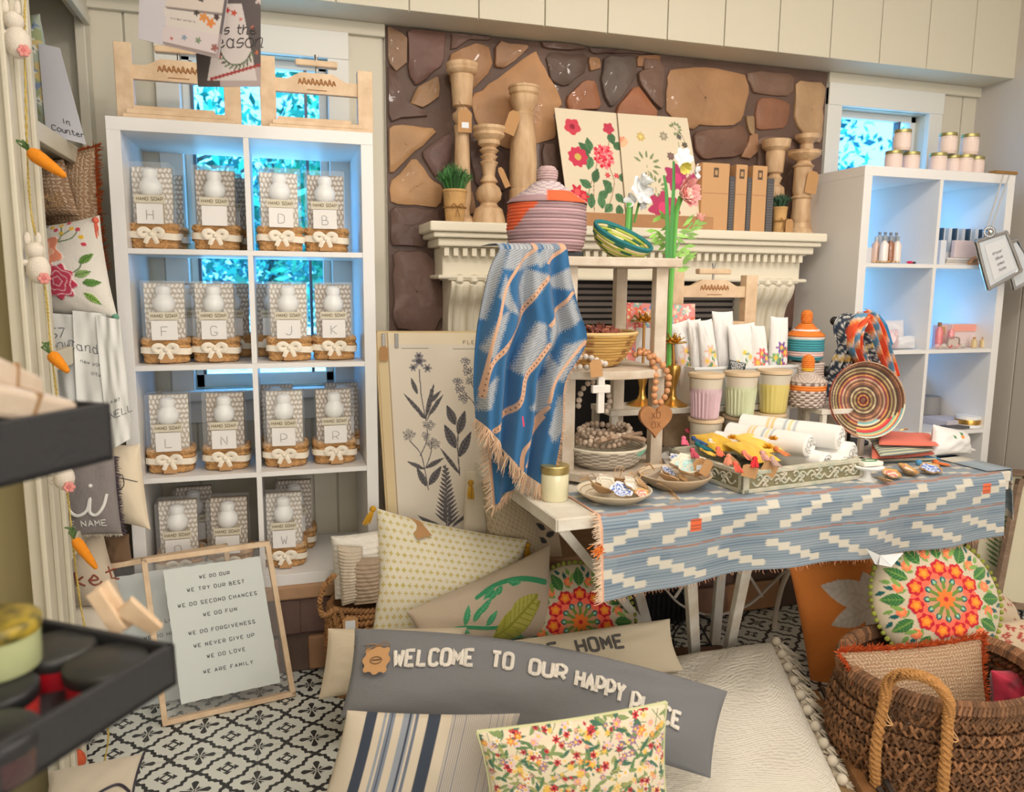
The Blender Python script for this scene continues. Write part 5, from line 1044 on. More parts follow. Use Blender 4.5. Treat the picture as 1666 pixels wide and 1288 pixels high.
for k, (x, y, z, s, rz, kd, lab) in enumerate(((-.008, -.055, .040, .034, .2, 'blue', 'blue and white patterned oyster shell at the front of the left dish'), (.032, -.03, .044, .036, .8, 'pearl', 'pearly oyster shell next to the blue patterned one'), (-.05, -.02, .036, .030, 2., 'brown', 'brown oyster shell at the left side of the left dish'), (.07, -.01, .038, .030, 1.2, 'brown', 'brown oyster shell at the right rim of the left dish'), (-.02, .02, .042, .034, .5, 'pearl', 'back pearly oyster shell in the left dish'), (.03, .04, .036, .03, 2.6, 'brown', 'brown oyster shell at the back of the left dish'), (.045, -.065, .032, .022, .3, 'gold', 'small gilded shell at the front right of the left dish'))): shell(lab, (o1[0]+x, o1[1]+y, TZ+z), s, rz, kd, radians(35))
for k, (x, y, z, s, rz, kd, lab) in enumerate(((-.035, -.02, .048, .030, .9, 'blue', 'small blue patterned shell at the left of the right dish'), (.03, -.015, .058, .056, .15, 'aqua', 'large pale aqua oyster shell across the right dish'), (.02, .03, .066, .034, .6, 'blue', 'blue patterned shell at the back of the right dish'), (-.05, -.05, .040, .028, 2., 'brown', 'brown shell low at the left of the right dish'), (-.01, -.06, .038, .022, 1., 'brown', 'little brown shell at the front of the right dish'))): shell(lab, (o2[0]+x, o2[1]+y, TZ+z), s, rz, kd, radians(28))
m = MB()
for o, n in ((o1, 16), (o2, 7)):
    for i in range(n):
        a = rng.uniform(-.6, 3.4); p0 = A((o[0]+.06*cos(a), o[1]+.05*sin(a), TZ+.05)); e = p0+A((.035*cos(a)+rng.uniform(-.01, .01), .01*sin(a), rng.uniform(-.0, .03))); m.tube([p0, (p0+e)/2+A((0, 0, .012)), e], .0010, 4, A((190, 150, 104))*rng.uniform(.8, 1.2))
for i in range(6):
    p0 = PZ(1068+i, 786, TZ+.036); m.tube(catmull([p0, PZ(1084+i*2, 794+i, TZ+.01), PZ(1092+i*3, 806+i*2, TZ+.003), PZ(1090+i*2, 820-i, TZ+.003)], 5), .0009, 4, (200, 164, 120))
tag(m.build('jute_ties', mat('jute_cord', vcol=True, rough=.9), None), 'loose jute tie ends sticking out of the shell dishes', 'string', kind='stuff')
# white bead string with wooden block cross
pz = [PZ(1076, 742, TZ+.010), PZ(1088, 737, TZ+.010), PZ(1098, 745, TZ+.010), PZ(1112, 742, TZ+.010), PZ(1122, 748, TZ+.010)]
t = thing('bead_garland', 'chalk white bead string with white blocks lying behind the pottery dishes', 'garland', tuple(pz[0])); m, n = beads('', '', pz, .009, (226, 222, 216)); m.build('beads', WB, t)
a, b = PZ(1080, 742, TZ+.018), PZ(1096, 768, TZ+.018); m = MB(); m.beam(a, b, .024, .014); m.beam(a+(b-a)*.2+A((-.02, -.004, 0)), a+(b-a)*.2+A((.02, .008, 0)), .018, .0145); m.build('block_cross', mat('chalky_wood'), t, smooth=False, bevel=.002)
# ---- jar candles with wooden lids
def gcandle(px_, py_, Yv, z, c, lab, R=.054, H=.145, pat=0):
    x = PY(px_, py_, Yv)[0]; o = (x, Yv, z); t = thing('lidded_candle', lab, 'candle', o, group='ribbed glass candles with wooden lids'); n = 72; th = np.arange(n)*2*pi/n; prof = [(0, 0), (R*.72, 0), (R*.78, .004), (R*.84, H*.35), (R*.92, H*.62), (R*.925, H*.66), (R*.98, H*.9), (R*.98, H*.905), (0, H*.905)]
    m = MB(); P = A(prof); G = np.stack([P[:, None, 0]*np.cos(th), P[:, None, 0]*np.sin(th), np.repeat(P[:, 1:], n, 1)], -1)
    zz = np.linspace(.004, H*.66, 14); pr = np.r_[[[0, 0]], [[R*.72, 0]], np.c_[np.interp(zz, P[2:6, 1], P[2:6, 0]), zz], [[R*.93, H*.70]], [[R*.98, H*.9]], [[0, H*.9]]]
    rib = (.0014*np.sin(th*24)[None]*np.ones((len(pr), 1))) if not pat else .0016*np.sin(th*10+(pr[:, 1]*220)[:, None])*np.sin(th*10-(pr[:, 1]*220)[:, None])
    mask = ((pr[:, 1] > .003) & (pr[:, 1] < H*.66)).astype(float)[:, None]; rr = pr[:, :1]+rib*mask*1.6; G = np.stack([rr*np.cos(th), rr*np.sin(th), np.repeat(pr[:, 1:], n, 1)], -1)+A(o)
    cc = A([[A(c)*(1.0 if z_ < H*.70 else 1.0) for a in th] for _, z_ in pr]); cc[-3:] = (206, 196, 178); m.grid(G, cc, wv=True); m.build('glass_jar', mat('candle_glass', vcol=True, rough=.12, coat=.8), t, angle=60)
    m = MB(); m.lathe([(0, H*.905), (R*.96, H*.905), (R*1.05, H*.915), (R*1.06, H*.97), (R*1.04, H), (0, H)], 40, o); m.build('wooden_lid', mat('lid_wood', (216, 190, 156), .55, bump=.1, var=.2), t, bevel=.001); return t
for px_, Yv, c, lab in ((1146, -.385, (206, 186, 160), 'left short candle jar mostly hidden under the pink candle'), (1201, -.365, (196, 190, 150), 'middle short candle jar under the green candle'), (1247, -.345, (210, 196, 130), 'right short candle jar under the yellow candle')): gcandle(px_, 740, Yv, TZ+.0005, c, lab)
gcandle(1146, 683, -.40, TZ+.1465, (206, 176, 186), 'pale pink ribbed glass candle with wooden lid, left of the upper three'); gcandle(1203, 678, -.385, TZ+.1465, (196, 202, 166), 'pale green ribbed glass candle, middle of the upper three'); gcandle(1257, 670, -.36, TZ+.1465, (216, 198, 116), 'yellow quilted glass candle, right of the upper three', pat=1)
# ---- raised white risers
RZ = .918
t = thing('riser', 'long low white wooden riser standing on the table rear', 'riser', (1.87, -.24, TZ)); MB().box(1.46, 2.33, -.325, -.16, RZ-.018, RZ).build('riser_top', WP, t, smooth=False, bevel=.002)
for x in (1.475, 2.12, 2.19, 2.31):
    for y in (-.315, -.17): MB().box(x-.011, x+.011, y-.009, y+.009, TZ, RZ-.018).build('leg', WP, t, smooth=False)
# the gold candlesticks
def goldstick(xf, yf, xb, Yv, lab, H0):
    b = PY(xb, 655, Yv); o = (b[0], Yv, RZ); f = PY(xf, yf, Yv); t = thing('gold_candlestick', lab, 'candlestick', o, group='gold flower candlesticks'); m = MB(); R = .05
    m.lathe([(0, 0), (R, 0), (R, .004), (R*.7, .012), (R*.35, .022), (.011, .036), (.010, .06), (.018, .09), (.024, .12), (.022, .135), (.008, .14), (0, .14)], 32, o); m.build('foot', GOLD, t)
    m = MB(); m.tube([(o[0], o[1], RZ+.13), ((o[0]+f[0])/2, Yv, (RZ+.14+f[2])/2), (f[0], Yv, f[2]-.012)], .0045, 8); m.build('stem', mat('aged_brass', (176, 126, 66), .4, .9), t)
    m = MB()
    for ring, (n, R2, h) in enumerate(((8, .046, .006), (7, .036, .022), (5, .022, .034))):
        for i in range(n):
            a = i*2*pi/n+ring*.4; d = A((cos(a), sin(a), 0)); s = A((-sin(a), cos(a), 0)); P = []
            for u in np.linspace(0, 1, 6): w = .014*sin(pi*min(1, u*.9+.08))**.8*R2/.04; cpt = A(f)+d*R2*u+A((0, 0, h*u**1.5-.006)); P.append([cpt-s*w, cpt-A((0, 0, .003)), cpt+s*w])
            m.grid(A(P))
    m.build('flower_cup', GOLD, t, solid=.0012)
goldstick(1048, 520, 1044, -.235, 'left gold flower candlestick behind the tiered stand post', 0); goldstick(1095, 555, 1094, -.265, 'right gold flower candlestick beside the pink candle', 0)
# artificial flowers
def stem(m, pts, r, c): m.tube(catmull(pts, 8), r, 7, c)
t = thing('artificial_flower', 'white artificial daffodil on a tall green stem behind the teal bowl', 'flower', tuple(PY(1015, 540, -.22))); Yf = -.22
m = MB(); stem(m, [PY(1014, 600, Yf), PY(1013, 520, Yf), PY(1016, 440, Yf), PY(1021, 370, Yf), PY(1024, 330, Yf)], .009, (110, 180, 90)); m.tube([PY(1024, 395, Yf), PY(1026, 335, Yf)], .008, 7, (66, 130, 60)); stem(m, [PY(1032, 362, Yf), PY(1036, 345, Yf), PY(1040, 328, Yf)], .004, (90, 150, 70)); m.build('stem', mat('plastic_green', vcol=True, rough=.45), t)
def petals(m, c, R, n, col, cup, w=.35, tilt=(0, -.8, .6), wav=.15, layers=1):
    N = A(tilt, float); N /= np.linalg.norm(N); X = np.cross(N, (0, 0, 1.)); X /= np.linalg.norm(X); Z = np.cross(X, N)
    for l in range(layers):
        for i in range(n):
            a = i*2*pi/n+l*.5; d = X*cos(a)+Z*sin(a); s = -X*sin(a)+Z*cos(a); P = []; RR = R*(1-.22*l); cl = cup+.25*l
            for u in np.linspace(0, 1, 7): ww = RR*w*sin(pi*(.08+.84*u))**.7; q = A(c)+d*RR*u*(1-.2*cl)+N*RR*cl*u**1.6; P.append([q-s*ww+N*RR*wav*u, q, q+s*ww+N*RR*wav*u*(.5+rng.random()*.6)])
            m.grid(A(P), A(col)*rng.uniform(.93, 1.04))
m = MB(); petals(m, PY(1040, 312, Yf), .052, 6, (240, 242, 244), .25, tilt=(.3, -.9, .25)); petals(m, PY(1045, 300, Yf-.01), .030, 8, (236, 240, 240), .9, .4, (.5, -.5, .9)); petals(m, PY(1044, 330, Yf), .022, 5, (238, 240, 242), .6, .4, (.3, -.6, -.5)); petals(m, PY(1028, 325, Yf), .026, 4, (236, 238, 240), .6, .4, (-.6, -.6, -.1)); m.build('white_bloom', mat('silk_petal', vcol=True, rough=.6), t, solid=.0006)
Yf = -.26; t = thing('artificial_flower', 'pink artificial peony with feathery leaves standing right of the tiered stand', 'flower', tuple(PY(1092, 500, Yf))); m = MB(); stem(m, [PY(1088, 600, Yf), PY(1090, 500, Yf), PY(1094, 430, Yf), PY(1100, 350, Yf), PY(1108, 320, Yf)], .009, (106, 180, 84)); stem(m, [PY(1094, 420, Yf), PY(1110, 385, Yf), PY(1126, 362, Yf)], .003, (120, 180, 90)); m.build('stem', mat('plastic_green'), t)
m = MB(); petals(m, PY(1114, 314, Yf), .055, 9, (240, 164, 160), .45, .30, (.35, -.9, .1), .1, 3); petals(m, PY(1108, 318, Yf-.01), .035, 7, (246, 206, 190), .7, .3, (.3, -.9, .3), .1, 2); petals(m, PY(1137, 360, Yf), .020, 5, (240, 170, 160), 1.2, .45, (.2, -.2, 1)); m.build('pink_bloom', mat('silk_petal'), t, solid=.0006)
m = MB()
for (x0, y0, k) in ((1094, 420, 1), (1092, 405, -1), (1096, 385, 1), (1094, 370, -1), (1098, 440, 1), (1112, 385, 1), (1086, 395, -1)):
    for j in range(6):
        p0 = PY(x0+k*j*3.5, y0-j*4, Yf); a = rng.uniform(-.6, .9) if k > 0 else rng.uniform(2.2, 3.8); L = .045; d = A((cos(a), -.2, sin(a))); s = A((-sin(a), 0, cos(a))); m.add([p0, p0+d*L*.5+s*.007, p0+d*L, p0+d*L*.5-s*.007], [(0, 1, 2, 3)], A((140, 186, 90))*rng.uniform(.85, 1.15))
m.build('leaves', mat('plastic_green'), t, smooth=False)
Yf = -.30; t = thing('artificial_flower', 'white and yellow daffodil with dark green leaves crossing the peony', 'flower', tuple(PY(1088, 450, Yf))); m = MB()
for xs in (((1086, 420), (1086, 370), (1084, 310), (1080, 285)), ((1092, 420), (1094, 350), (1096, 300), (1096, 262))):
    P = catmull([PY(*p, Yf) for p in xs], 8); m.tube(P, np.linspace(.009, .004, len(P)), 6, (70, 140, 66), flat=.4, up=(0, 1, 0))
m.build('leaf', mat('plastic_green'), t); m = MB(); petals(m, PY(1111, 258, Yf), .036, 6, (238, 240, 236), .1, .38, (.1, -1, .2)); petals(m, PY(1111, 270, Yf-.015), .024, 8, (226, 214, 110), .9, .4, (0, -.8, -.4)); petals(m, PY(1130, 280, Yf), .028, 5, (236, 238, 240), .4, .4, (.6, -.6, 0)); m.build('bloom', mat('silk_petal'), t, solid=.0006)
# floral stationery
def bfl(p):
    for i in range(70): x, y = nrng.random()*p.X.max(), nrng.random()*p.Y.max(); p.flower(x, y, rng.uniform(.008, .022), 5, rng.choice([(232, 96, 96), (240, 150, 140), (240, 186, 170), (150, 190, 186), (236, 226, 220), (120, 150, 190), (244, 120, 90)]), (240, 220, 190))
for pts, lab, Yv in ((((1020, 492), (1091, 495), (1086, 610), (1018, 608)), 'coral floral gift book standing on the riser behind the gold candlesticks', -.19), (((1091, 496), (1131, 494), (1130, 610), (1088, 612)), 'blue and pink floral gift box to the right of the coral one', -.185)):
    q = [PY(x, y, Yv) for x, y in pts]; t = thing('floral_box', lab, 'box', (q[3][0], Yv, RZ), group='floral gift boxes'); sheet('box_front', PAPER, t, quadfn(*q), 70, 90, bfl, (236, 150, 144), .02, smooth=False)
    fn = quadfn(*q, .001); m = MB(); G = fn(*np.meshgrid([.22, .78], [.34, .95], indexing='ij')); m.grid(G, (226, 222, 220)); m.build('white_label', PAPER, t, smooth=False)
# ---- bin of rolled tea towels
BX0, BX1, BY0, BY1 = 1.765, 2.165, -.30, -.19
t = thing('white_bin', 'low white metal bin holding tea towels on the riser', 'bin', (1.96, -.25, RZ)); m = MB(); T = .004; z1 = RZ+.13
BY0, BY1 = -.31, -.175
for (x0, x1, y0, y1) in ((BX0, BX1, BY0, BY0+T), (BX0, BX1, BY1-T, BY1), (BX0, BX0+T, BY0, BY1), (BX1-T, BX1, BY0, BY1)): m.box(x0, x1, y0, y1, RZ, z1)
m.box(BX0, BX1, BY0, BY1, RZ, RZ+.004); m.box(BX0-.004, BX1+.004, BY0-.004, BY0+.002, z1-.008, z1+.002); m.build('bin_body', mat('enamel_white', (222, 224, 222), .35), t, smooth=False, bevel=.0015)
def tfl(c): return lambda p: [p.flower(p.X.max()*(.5+.3*sin(i*2.1)), p.Y.max()*(.38+.065*i), .022-.001*i, 6, c[i % len(c)], (240, 200, 90), .35) for i in range(8)]+[p.leaf(p.X.max()*.5, p.Y.max()*(.4+.06*i), .02, .005, i, (110, 150, 110)) for i in range(7)]
for k, (pts, Yv, pnt, lab) in enumerate((
    (((1088, 528), (1122, 518), (1136, 602), (1112, 604)), -.22, tfl([(236, 200, 190), (240, 226, 220)]), 'soft white tea towel leftmost, leaning out of the bin'),
    (((1118, 520), (1140, 518), (1150, 603), (1130, 603)), -.25, None, 'plain white tea towel second from left in the bin'),
    (((1135, 522), (1158, 518), (1176, 604), (1146, 604)), -.28, tfl([(236, 190, 170), (206, 214, 190), (236, 206, 196)]), 'white towel with faint peach flowers third from left in the bin'),
    (((1158, 506), (1192, 506), (1198, 604), (1172, 604)), -.24, None, 'tallest plain white towel in the middle of the bin'),
    (((1184, 528), (1228, 524), (1224, 603), (1192, 604)), -.28, tfl([(226, 232, 220), (210, 220, 206)]), 'crumpled clear-wrapped white towel right of the tallest one'),
    (((1222, 528), (1244, 530), (1256, 600), (1222, 602)), -.29, tfl([(232, 96, 106), (150, 80, 160), (240, 140, 120)]), 'white towel with pink and purple flowers, left of the two bright ones'),
    (((1254, 514), (1282, 516), (1280, 600), (1248, 602)), -.27, tfl([(120, 70, 160), (226, 70, 80), (130, 180, 120)]), 'white towel with a purple flower rightmost in the bin'))):
    q = [PY(x, y, Yv) for x, y in pts]; t = thing('rolled_tea_towel', lab, 'tea towel', (q[3][0], Yv, RZ+.006), group='tea towels standing in the white bin'); q[2][2] = q[3][2] = RZ+.02
    o_, s = pillow('rolled_cloth', FAB, t, *q, T=.022, paint=pnt, base=(234, 232, 230), n=56, pinch=.02, pw=.5, wr=.004, seed=40+k)
ch = PY(1200, 596, -.33); t = thing('chalk_sign', 'tiny black chalkboard sign clipped on the bin front', 'sign', tuple(ch)); fn = quadfn(PY(1188, 585, -.33), PY(1214, 591, -.33), PY(1211, 607, -.33), PY(1184, 604, -.33))
sheet('board', mat('chalkboard', (44, 52, 56), .6), t, fn, 2, 2, None, (44, 52, 56), .003, smooth=False); m = MB()
for i, w_ in enumerate(('HANDMADE', 'COOKIES', 'TOWELS')): lettering(m, w_, .0085, lambda x, y: fn(.5+x/fn.w, .30+.29*i-y/fn.hh, .001), .0006, (230, 232, 232), gap=1.0)
m.build('chalk_lettering', VC, t)
dz = 1.15; m = MB(); m.box(1.75, 2.12, -.15, -.02, TZ, dz); tag(m.build('pine_crate', PINE, None, smooth=False, bevel=.003), 'plain pine crate raising the easel behind the towel bin', 'crate')
dup(E0, (1.955, -.085, dz), 0., 'pale wooden easel with carved rail behind the tea towels on the table', 'pale wooden tabletop easels', tree=KM2)
# ---- baskets with orange tips
ORG, TEAL, GW = (226, 128, 50), (66, 148, 160), (196, 178, 168)
x = PY(1290, 640, -.20)[0]
def ob(i, a, n): f = i/n; return TEAL if (.15 < f < .45 or .62 < f < .92) else ((232, 200, 196) if f < .6 else (236, 226, 220))
def ol(i, a, n): f = i/n; return ORG if f < .3 else ((232, 216, 216) if f < .55 else ORG)
lidbasket('white coiled basket underneath the teal and orange one', 0, 0, RZ+.001, .058, .125, .004, .03, .006, lambda i, a, n: (206, 190, 178), lambda i, a, n: (206, 190, 178), lambda i, a, n: (206, 190, 178), Yv=-.245, x=x+.015)
lidbasket('teal and orange lidded basket stacked highest beside the easel', 0, 0, RZ+.140, .062, .085, .045, .018, .045, ob, ol, lambda i, a, n: ORG, Yv=-.245, x=x+.004)
x = PY(1311, 650, -.30)[0]
def fb_(i, a, n): f = i/n; return ORG if abs(f-.84) < .05 else ((214, 204, 194) if (int(a*22)+i) % 2 else (140, 112, 104))
lidbasket('small grey lidded basket with an orange knob in front of the teal one', 0, 0, TZ+.163, .062, .085, .035, .019, .055, fb_, lambda i, a, n: (206, 192, 180) if (int(a*20)+i) % 2 else (178, 160, 150), lambda i, a, n: ORG if i > 1 else (236, 180, 60), Yv=-.365, x=PY(1311, 650, -.365)[0])
# second riser block for it
MBx = MB(); MBx.box(2.17, 2.36, -.44, -.335, TZ+.145, TZ+.162); [MBx.box(x-.009, x+.009, y-.008, y+.008, TZ, TZ+.146) for x in (2.185, 2.345) for y in (-.43, -.345)]; tag(MBx.build('riser', WP, None, smooth=False, bevel=.002), 'small white riser under the grey orange-knobbed basket', 'riser')
# ---- round striped tray
c = PY(1404, 651, -.44); t = thing('coiled_tray', 'round striped coiled tray in browns and pastels standing upright on the table', 'tray', (c[0], -.44, TZ)); R = .128
M = RM(radians(90-12), 0, radians(-14), tuple(c)); CO = [(206, 170, 140), (150, 70, 80), (206, 150, 90), (110, 60, 60), (176, 160, 110), (120, 84, 70), (206, 190, 150), (96, 70, 60), (140, 100, 80), (190, 140, 110), (130, 90, 70)]
CB = [(150, 190, 160), (236, 216, 150), (230, 120, 90), (130, 190, 196), (232, 226, 200), (120, 80, 60), (236, 196, 120), (226, 90, 80), (206, 70, 80)]
def tc_(i, a, n):
    f = i/n
    if f > .97: return (236, 206, 200)
    lim = .45+.0*a; b = (a+.4) % (2*pi)
    return CB[(i) % 9] if (f > .5 and (4.4 < a < 4.4+1.9*(f-.3)+.5)) else A(CO[i % 11])*(1.0 if int(a*60) % 2 else .86)
m = MB(); prof = [(.001, 0), (R*.5, .002), (R*.8, .006), (R*.93, .016), (R, .034)]; coilpot(m, prof[::-1], 180, (0, 0, 0), .0062, lambda i, a, n: tc_(n-1-i, a, n), M=M, stitch=120); coilpot(m, [(r, z-.006) for r, z in prof], 120, (0, 0, 0), .0062, lambda i, a, n: (214, 96, 76), M=M); m.build('coiled_body', COIL, t, angle=80)
# ---- scarves hanging from a dark stand behind it
t = thing('scarf_stand', 'dark metal stand with black ball ends carrying the scarves', 'stand', (2.42, -.26, TZ)); c = PY(1385, 540, -.25); m = MB(); m.tube([(c[0]+.02, -.25, TZ), (c[0]+.02, -.25, c[2]+.02)], .008, 8); m.lathe([(0, 0), (.07, 0), (.07, .008), (0, .012)], 24, (c[0]+.02, -.25, TZ)); a = PY(1358, 522, -.27); m.tube([a, PY(1400, 524, -.25)], .006, 8); b = PY(1345, 604, -.26); m.tube([b, PY(1385, 600, -.25)], .006, 8); m.build('frame', mat('black_iron'), t)
m = MB(); m.ball(a, .016, 14); m.build('ball_end', mat('black_plastic'), t); m = MB(); m.ball(b, .020, 14); m.build('ball_end', mat('black_plastic'), t)
def scarf(lab, ctr, wd, Yv, cf, group='scarves knotted on the stand', amp=.012, seed=0):
    P = catmull([PY(x, y, Yv-.02*sin(i*1.3)) for i, (x, y) in enumerate(ctr)], 10); n = len(P); m = MB(); nu_ = 26; T = np.gradient(P, axis=0); T /= np.linalg.norm(T, axis=1)[:, None]; S_ = np.cross(T, (0, 1, 0)); S_ /= np.linalg.norm(S_, axis=1)[:, None]+1e-9
    wv = np.interp(np.linspace(0, 1, n), np.linspace(0, 1, len(wd)), wd); G = []; C_ = []
    for j in range(nu_):
        u = j/(nu_-1)*2-1; G.append(P+S_*(wv*u)[:, None]+A((0, 1, 0))*((-.022*np.sqrt(max(0, 1-u*u))+amp*np.sin(u*9+np.arange(n)*.08+seed)))[:, None]); C_.append([cf(u, i/n) for i in range(n)])
    m.grid(A(G), A(C_, float)); return tag(m.build('scarf', FAB, None, solid=.002), lab, 'scarf', group)
def navy(u, v): return (226, 224, 216) if abs(((u*3+v*9) % 1)-.5) < .13+.1*sin(v*80) else ((206, 170, 90) if .48 < v < .53 else (44, 56, 74))
def orange(u, v): k = sin(v*14+u*3); return (232, 84, 44) if k > .35 else ((244, 160, 90) if k > -.2 else (236, 206, 186) if k > -.75 else (90, 150, 190))
scarf('navy scarf with white zigzags tied at the top of the scarf stand', ((1378, 512), (1368, 530), (1375, 560), (1365, 595), (1358, 625), (1350, 650)), (.01, .040, .036, .034, .030, .02), -.30, navy, seed=1)
scarf('navy and white scarf end falling behind the round tray', ((1392, 515), (1400, 545), (1412, 575), (1425, 600)), (.02, .045, .04, .04), -.29, navy, seed=2)
scarf('orange and peach scarf hanging down the right of the stand', ((1398, 512), (1412, 520), (1425, 545), (1438, 580), (1450, 612)), (.025, .030, .030, .030, .02), -.32, orange, seed=3)
scarf('orange scarf loop falling left of the round tray', ((1404, 514), (1390, 535), (1388, 560), (1398, 585), (1410, 600)), (.018, .026, .026, .022, .02), -.33, orange, seed=4)
scarf('blue scarf edge peeking out behind the orange scarf', ((1418, 512), (1430, 530), (1440, 560)), (.008, .014, .01), -.28, lambda u, v: (70, 150, 200), seed=5)
m = MB(); c = PY(1408, 520, -.34); m.ball(c, .024, 16, (240, 150, 110), (1, .8, .8)); m.ball(c+A((-.02, -.004, -.004)), .018, 12, (236, 196, 150)); m.ball(c+A((.016, -.004, .004)), .016, 12, (232, 84, 44)); tag(m.build('scarf_knot', mat('silk_knot', vcol=True, rough=.7, bump=.6, bscale=60), None), 'bulging orange knot where the scarves are tied together', 'scarf knot')
# ---- folded coral pouches
def fold(lab, corners, z0, h, cf, seed, name='folded_pouch', cat='pouch', group='folded cloth pouches stacked right of the round tray'):
    q = [PZ(x, y, z0) for x, y in corners]; fnq = quadfn(*q); m = MB(); u, v = np.meshgrid(np.linspace(0, 1, 40), np.linspace(0, 1, 24), indexing='ij'); B = fnq(u, v); w = .006*smooth_noise(u, v, seed, 2)
    e = (np.clip(4*u*(1-u), 0, 1)**.3)*(np.clip(4*v*(1-v), 0, 1)**.3); Tp = B.copy(); Tp[..., 2] = z0+h*.5+h*.5*e+w*e; Bt = B.copy(); Bt[..., 2] = z0+h*.5-h*.48*e+w*e; cc = A([[cf(a, b) for b in v[0]] for a in u[:, 0]], float)
    m.grid(Tp, cc); m.grid(Bt[::-1], cc[::-1]); return tag(m.build(name, FAB, None, angle=70), lab, cat, group)
CR_ = (240, 120, 96); stripes = lambda u, v: (70, 120, 130) if (v*9) % 1 < .35 else ((226, 214, 180) if (v*9) % 1 < .7 else (176, 190, 160))
zz = TZ+.001
for k, (cr, h, cf, lab) in enumerate((
    (((1428, 726), (1520, 724), (1524, 752), (1422, 756)), .016, stripes, 'striped green pouch at the bottom of the coral stack'),
    (((1418, 716), (1518, 718), (1520, 738), (1418, 746)), .018, lambda u, v: CR_, 'coral pouch third from the top of the stack'),
    (((1412, 704), (1512, 706), (1520, 726), (1432, 736)), .016, stripes, 'striped pouch tied second in the stack'),
    (((1428, 690), (1512, 694), (1528, 714), (1430, 712)), .018, lambda u, v: CR_, 'coral pouch on the very top of the stack'))): fold(lab, [(x, y+k*5.2) for x, y in cr], zz, h, cf, k); zz += h*.92
m = MB(); c = PZ(1472, 700, zz+.004); m.tube(catmull([c+A((-.02, 0, 0)), c+A((-.005, -.004, .006)), c+A((.012, 0, .003)), c+A((.004, .006, .002)), c+A((-.018, .003, .001))], 5), .0022, 5, (176, 130, 60)); tag(m.build('gold_clasp', GOLD, None), 'little gold clasp on the topmost coral pouch', 'clasp')
for (x, y, c, lab) in ((1505, 742, (70, 140, 186), 'blue tassel hanging off the coral pouch stack'), (1522, 752, (224, 120, 60), 'orange tassel beside the blue tassel on the table'), (1495, 752, (96, 160, 206), 'lighter blue tassel below the coral pouch stack')):
    p0 = PZ(x, y, TZ+.014); t = thing('tassel', lab, 'tassel', tuple(p0), group='loose tassels by the coral pouches'); tassel(t, p0, .05, c, .016, .013, (.6, -.3, -.12), 'yarn')
# ---- cake stand, soap dish and shells right
c = PZ(1418, 784, TZ); o = (c[0], c[1]+.02, TZ); t = thing('cake_stand', 'tiny white footed stand holding a soap with a green wreath', 'cake stand', o); m = MB(); m.lathe([(0, 0), (.03, 0), (.03, .004), (.014, .010), (.010, .02), (.012, .03), (.042, .038), (.046, .044), (.042, .046), (0, .042)], 28, o); m.build('dish', mat('white_ceramic'), t)
m = MB(); m.box(o[0]-.03, o[0]+.04, o[1]-.02, o[1]+.02, TZ+.046, TZ+.060); sp = m.build('soap_bar', mat('soap', (232, 228, 214), .4), t, bevel=.004); m = MB(); m.tube([(o[0]+.004+.024*cos(a), o[1]+.013*sin(a), TZ+.0605) for a in np.linspace(0, 2*pi, 24)[:-1]], .0022, 5, (70, 130, 90), closed=True); m.build('wreath_print', VC, sp)
for (x, y, s, rz, kd, lab) in ((1448, 768, .034, .3, 'gold', 'gilded pink oyster shell next to the tiny cake stand'), (1476, 762, .042, .9, 'gold', 'larger gilded oyster shell, middle of the three at the right'), (1512, 760, .038, .1, 'bluegold', 'blue and white gilded shell at the right end of the table'), (1438, 776, .022, 1.8, 'brown', 'small brown shell at the front right of the table')): p0 = PZ(x, y+6, TZ+.012); shell(lab, p0, s, rz, kd, radians(20))
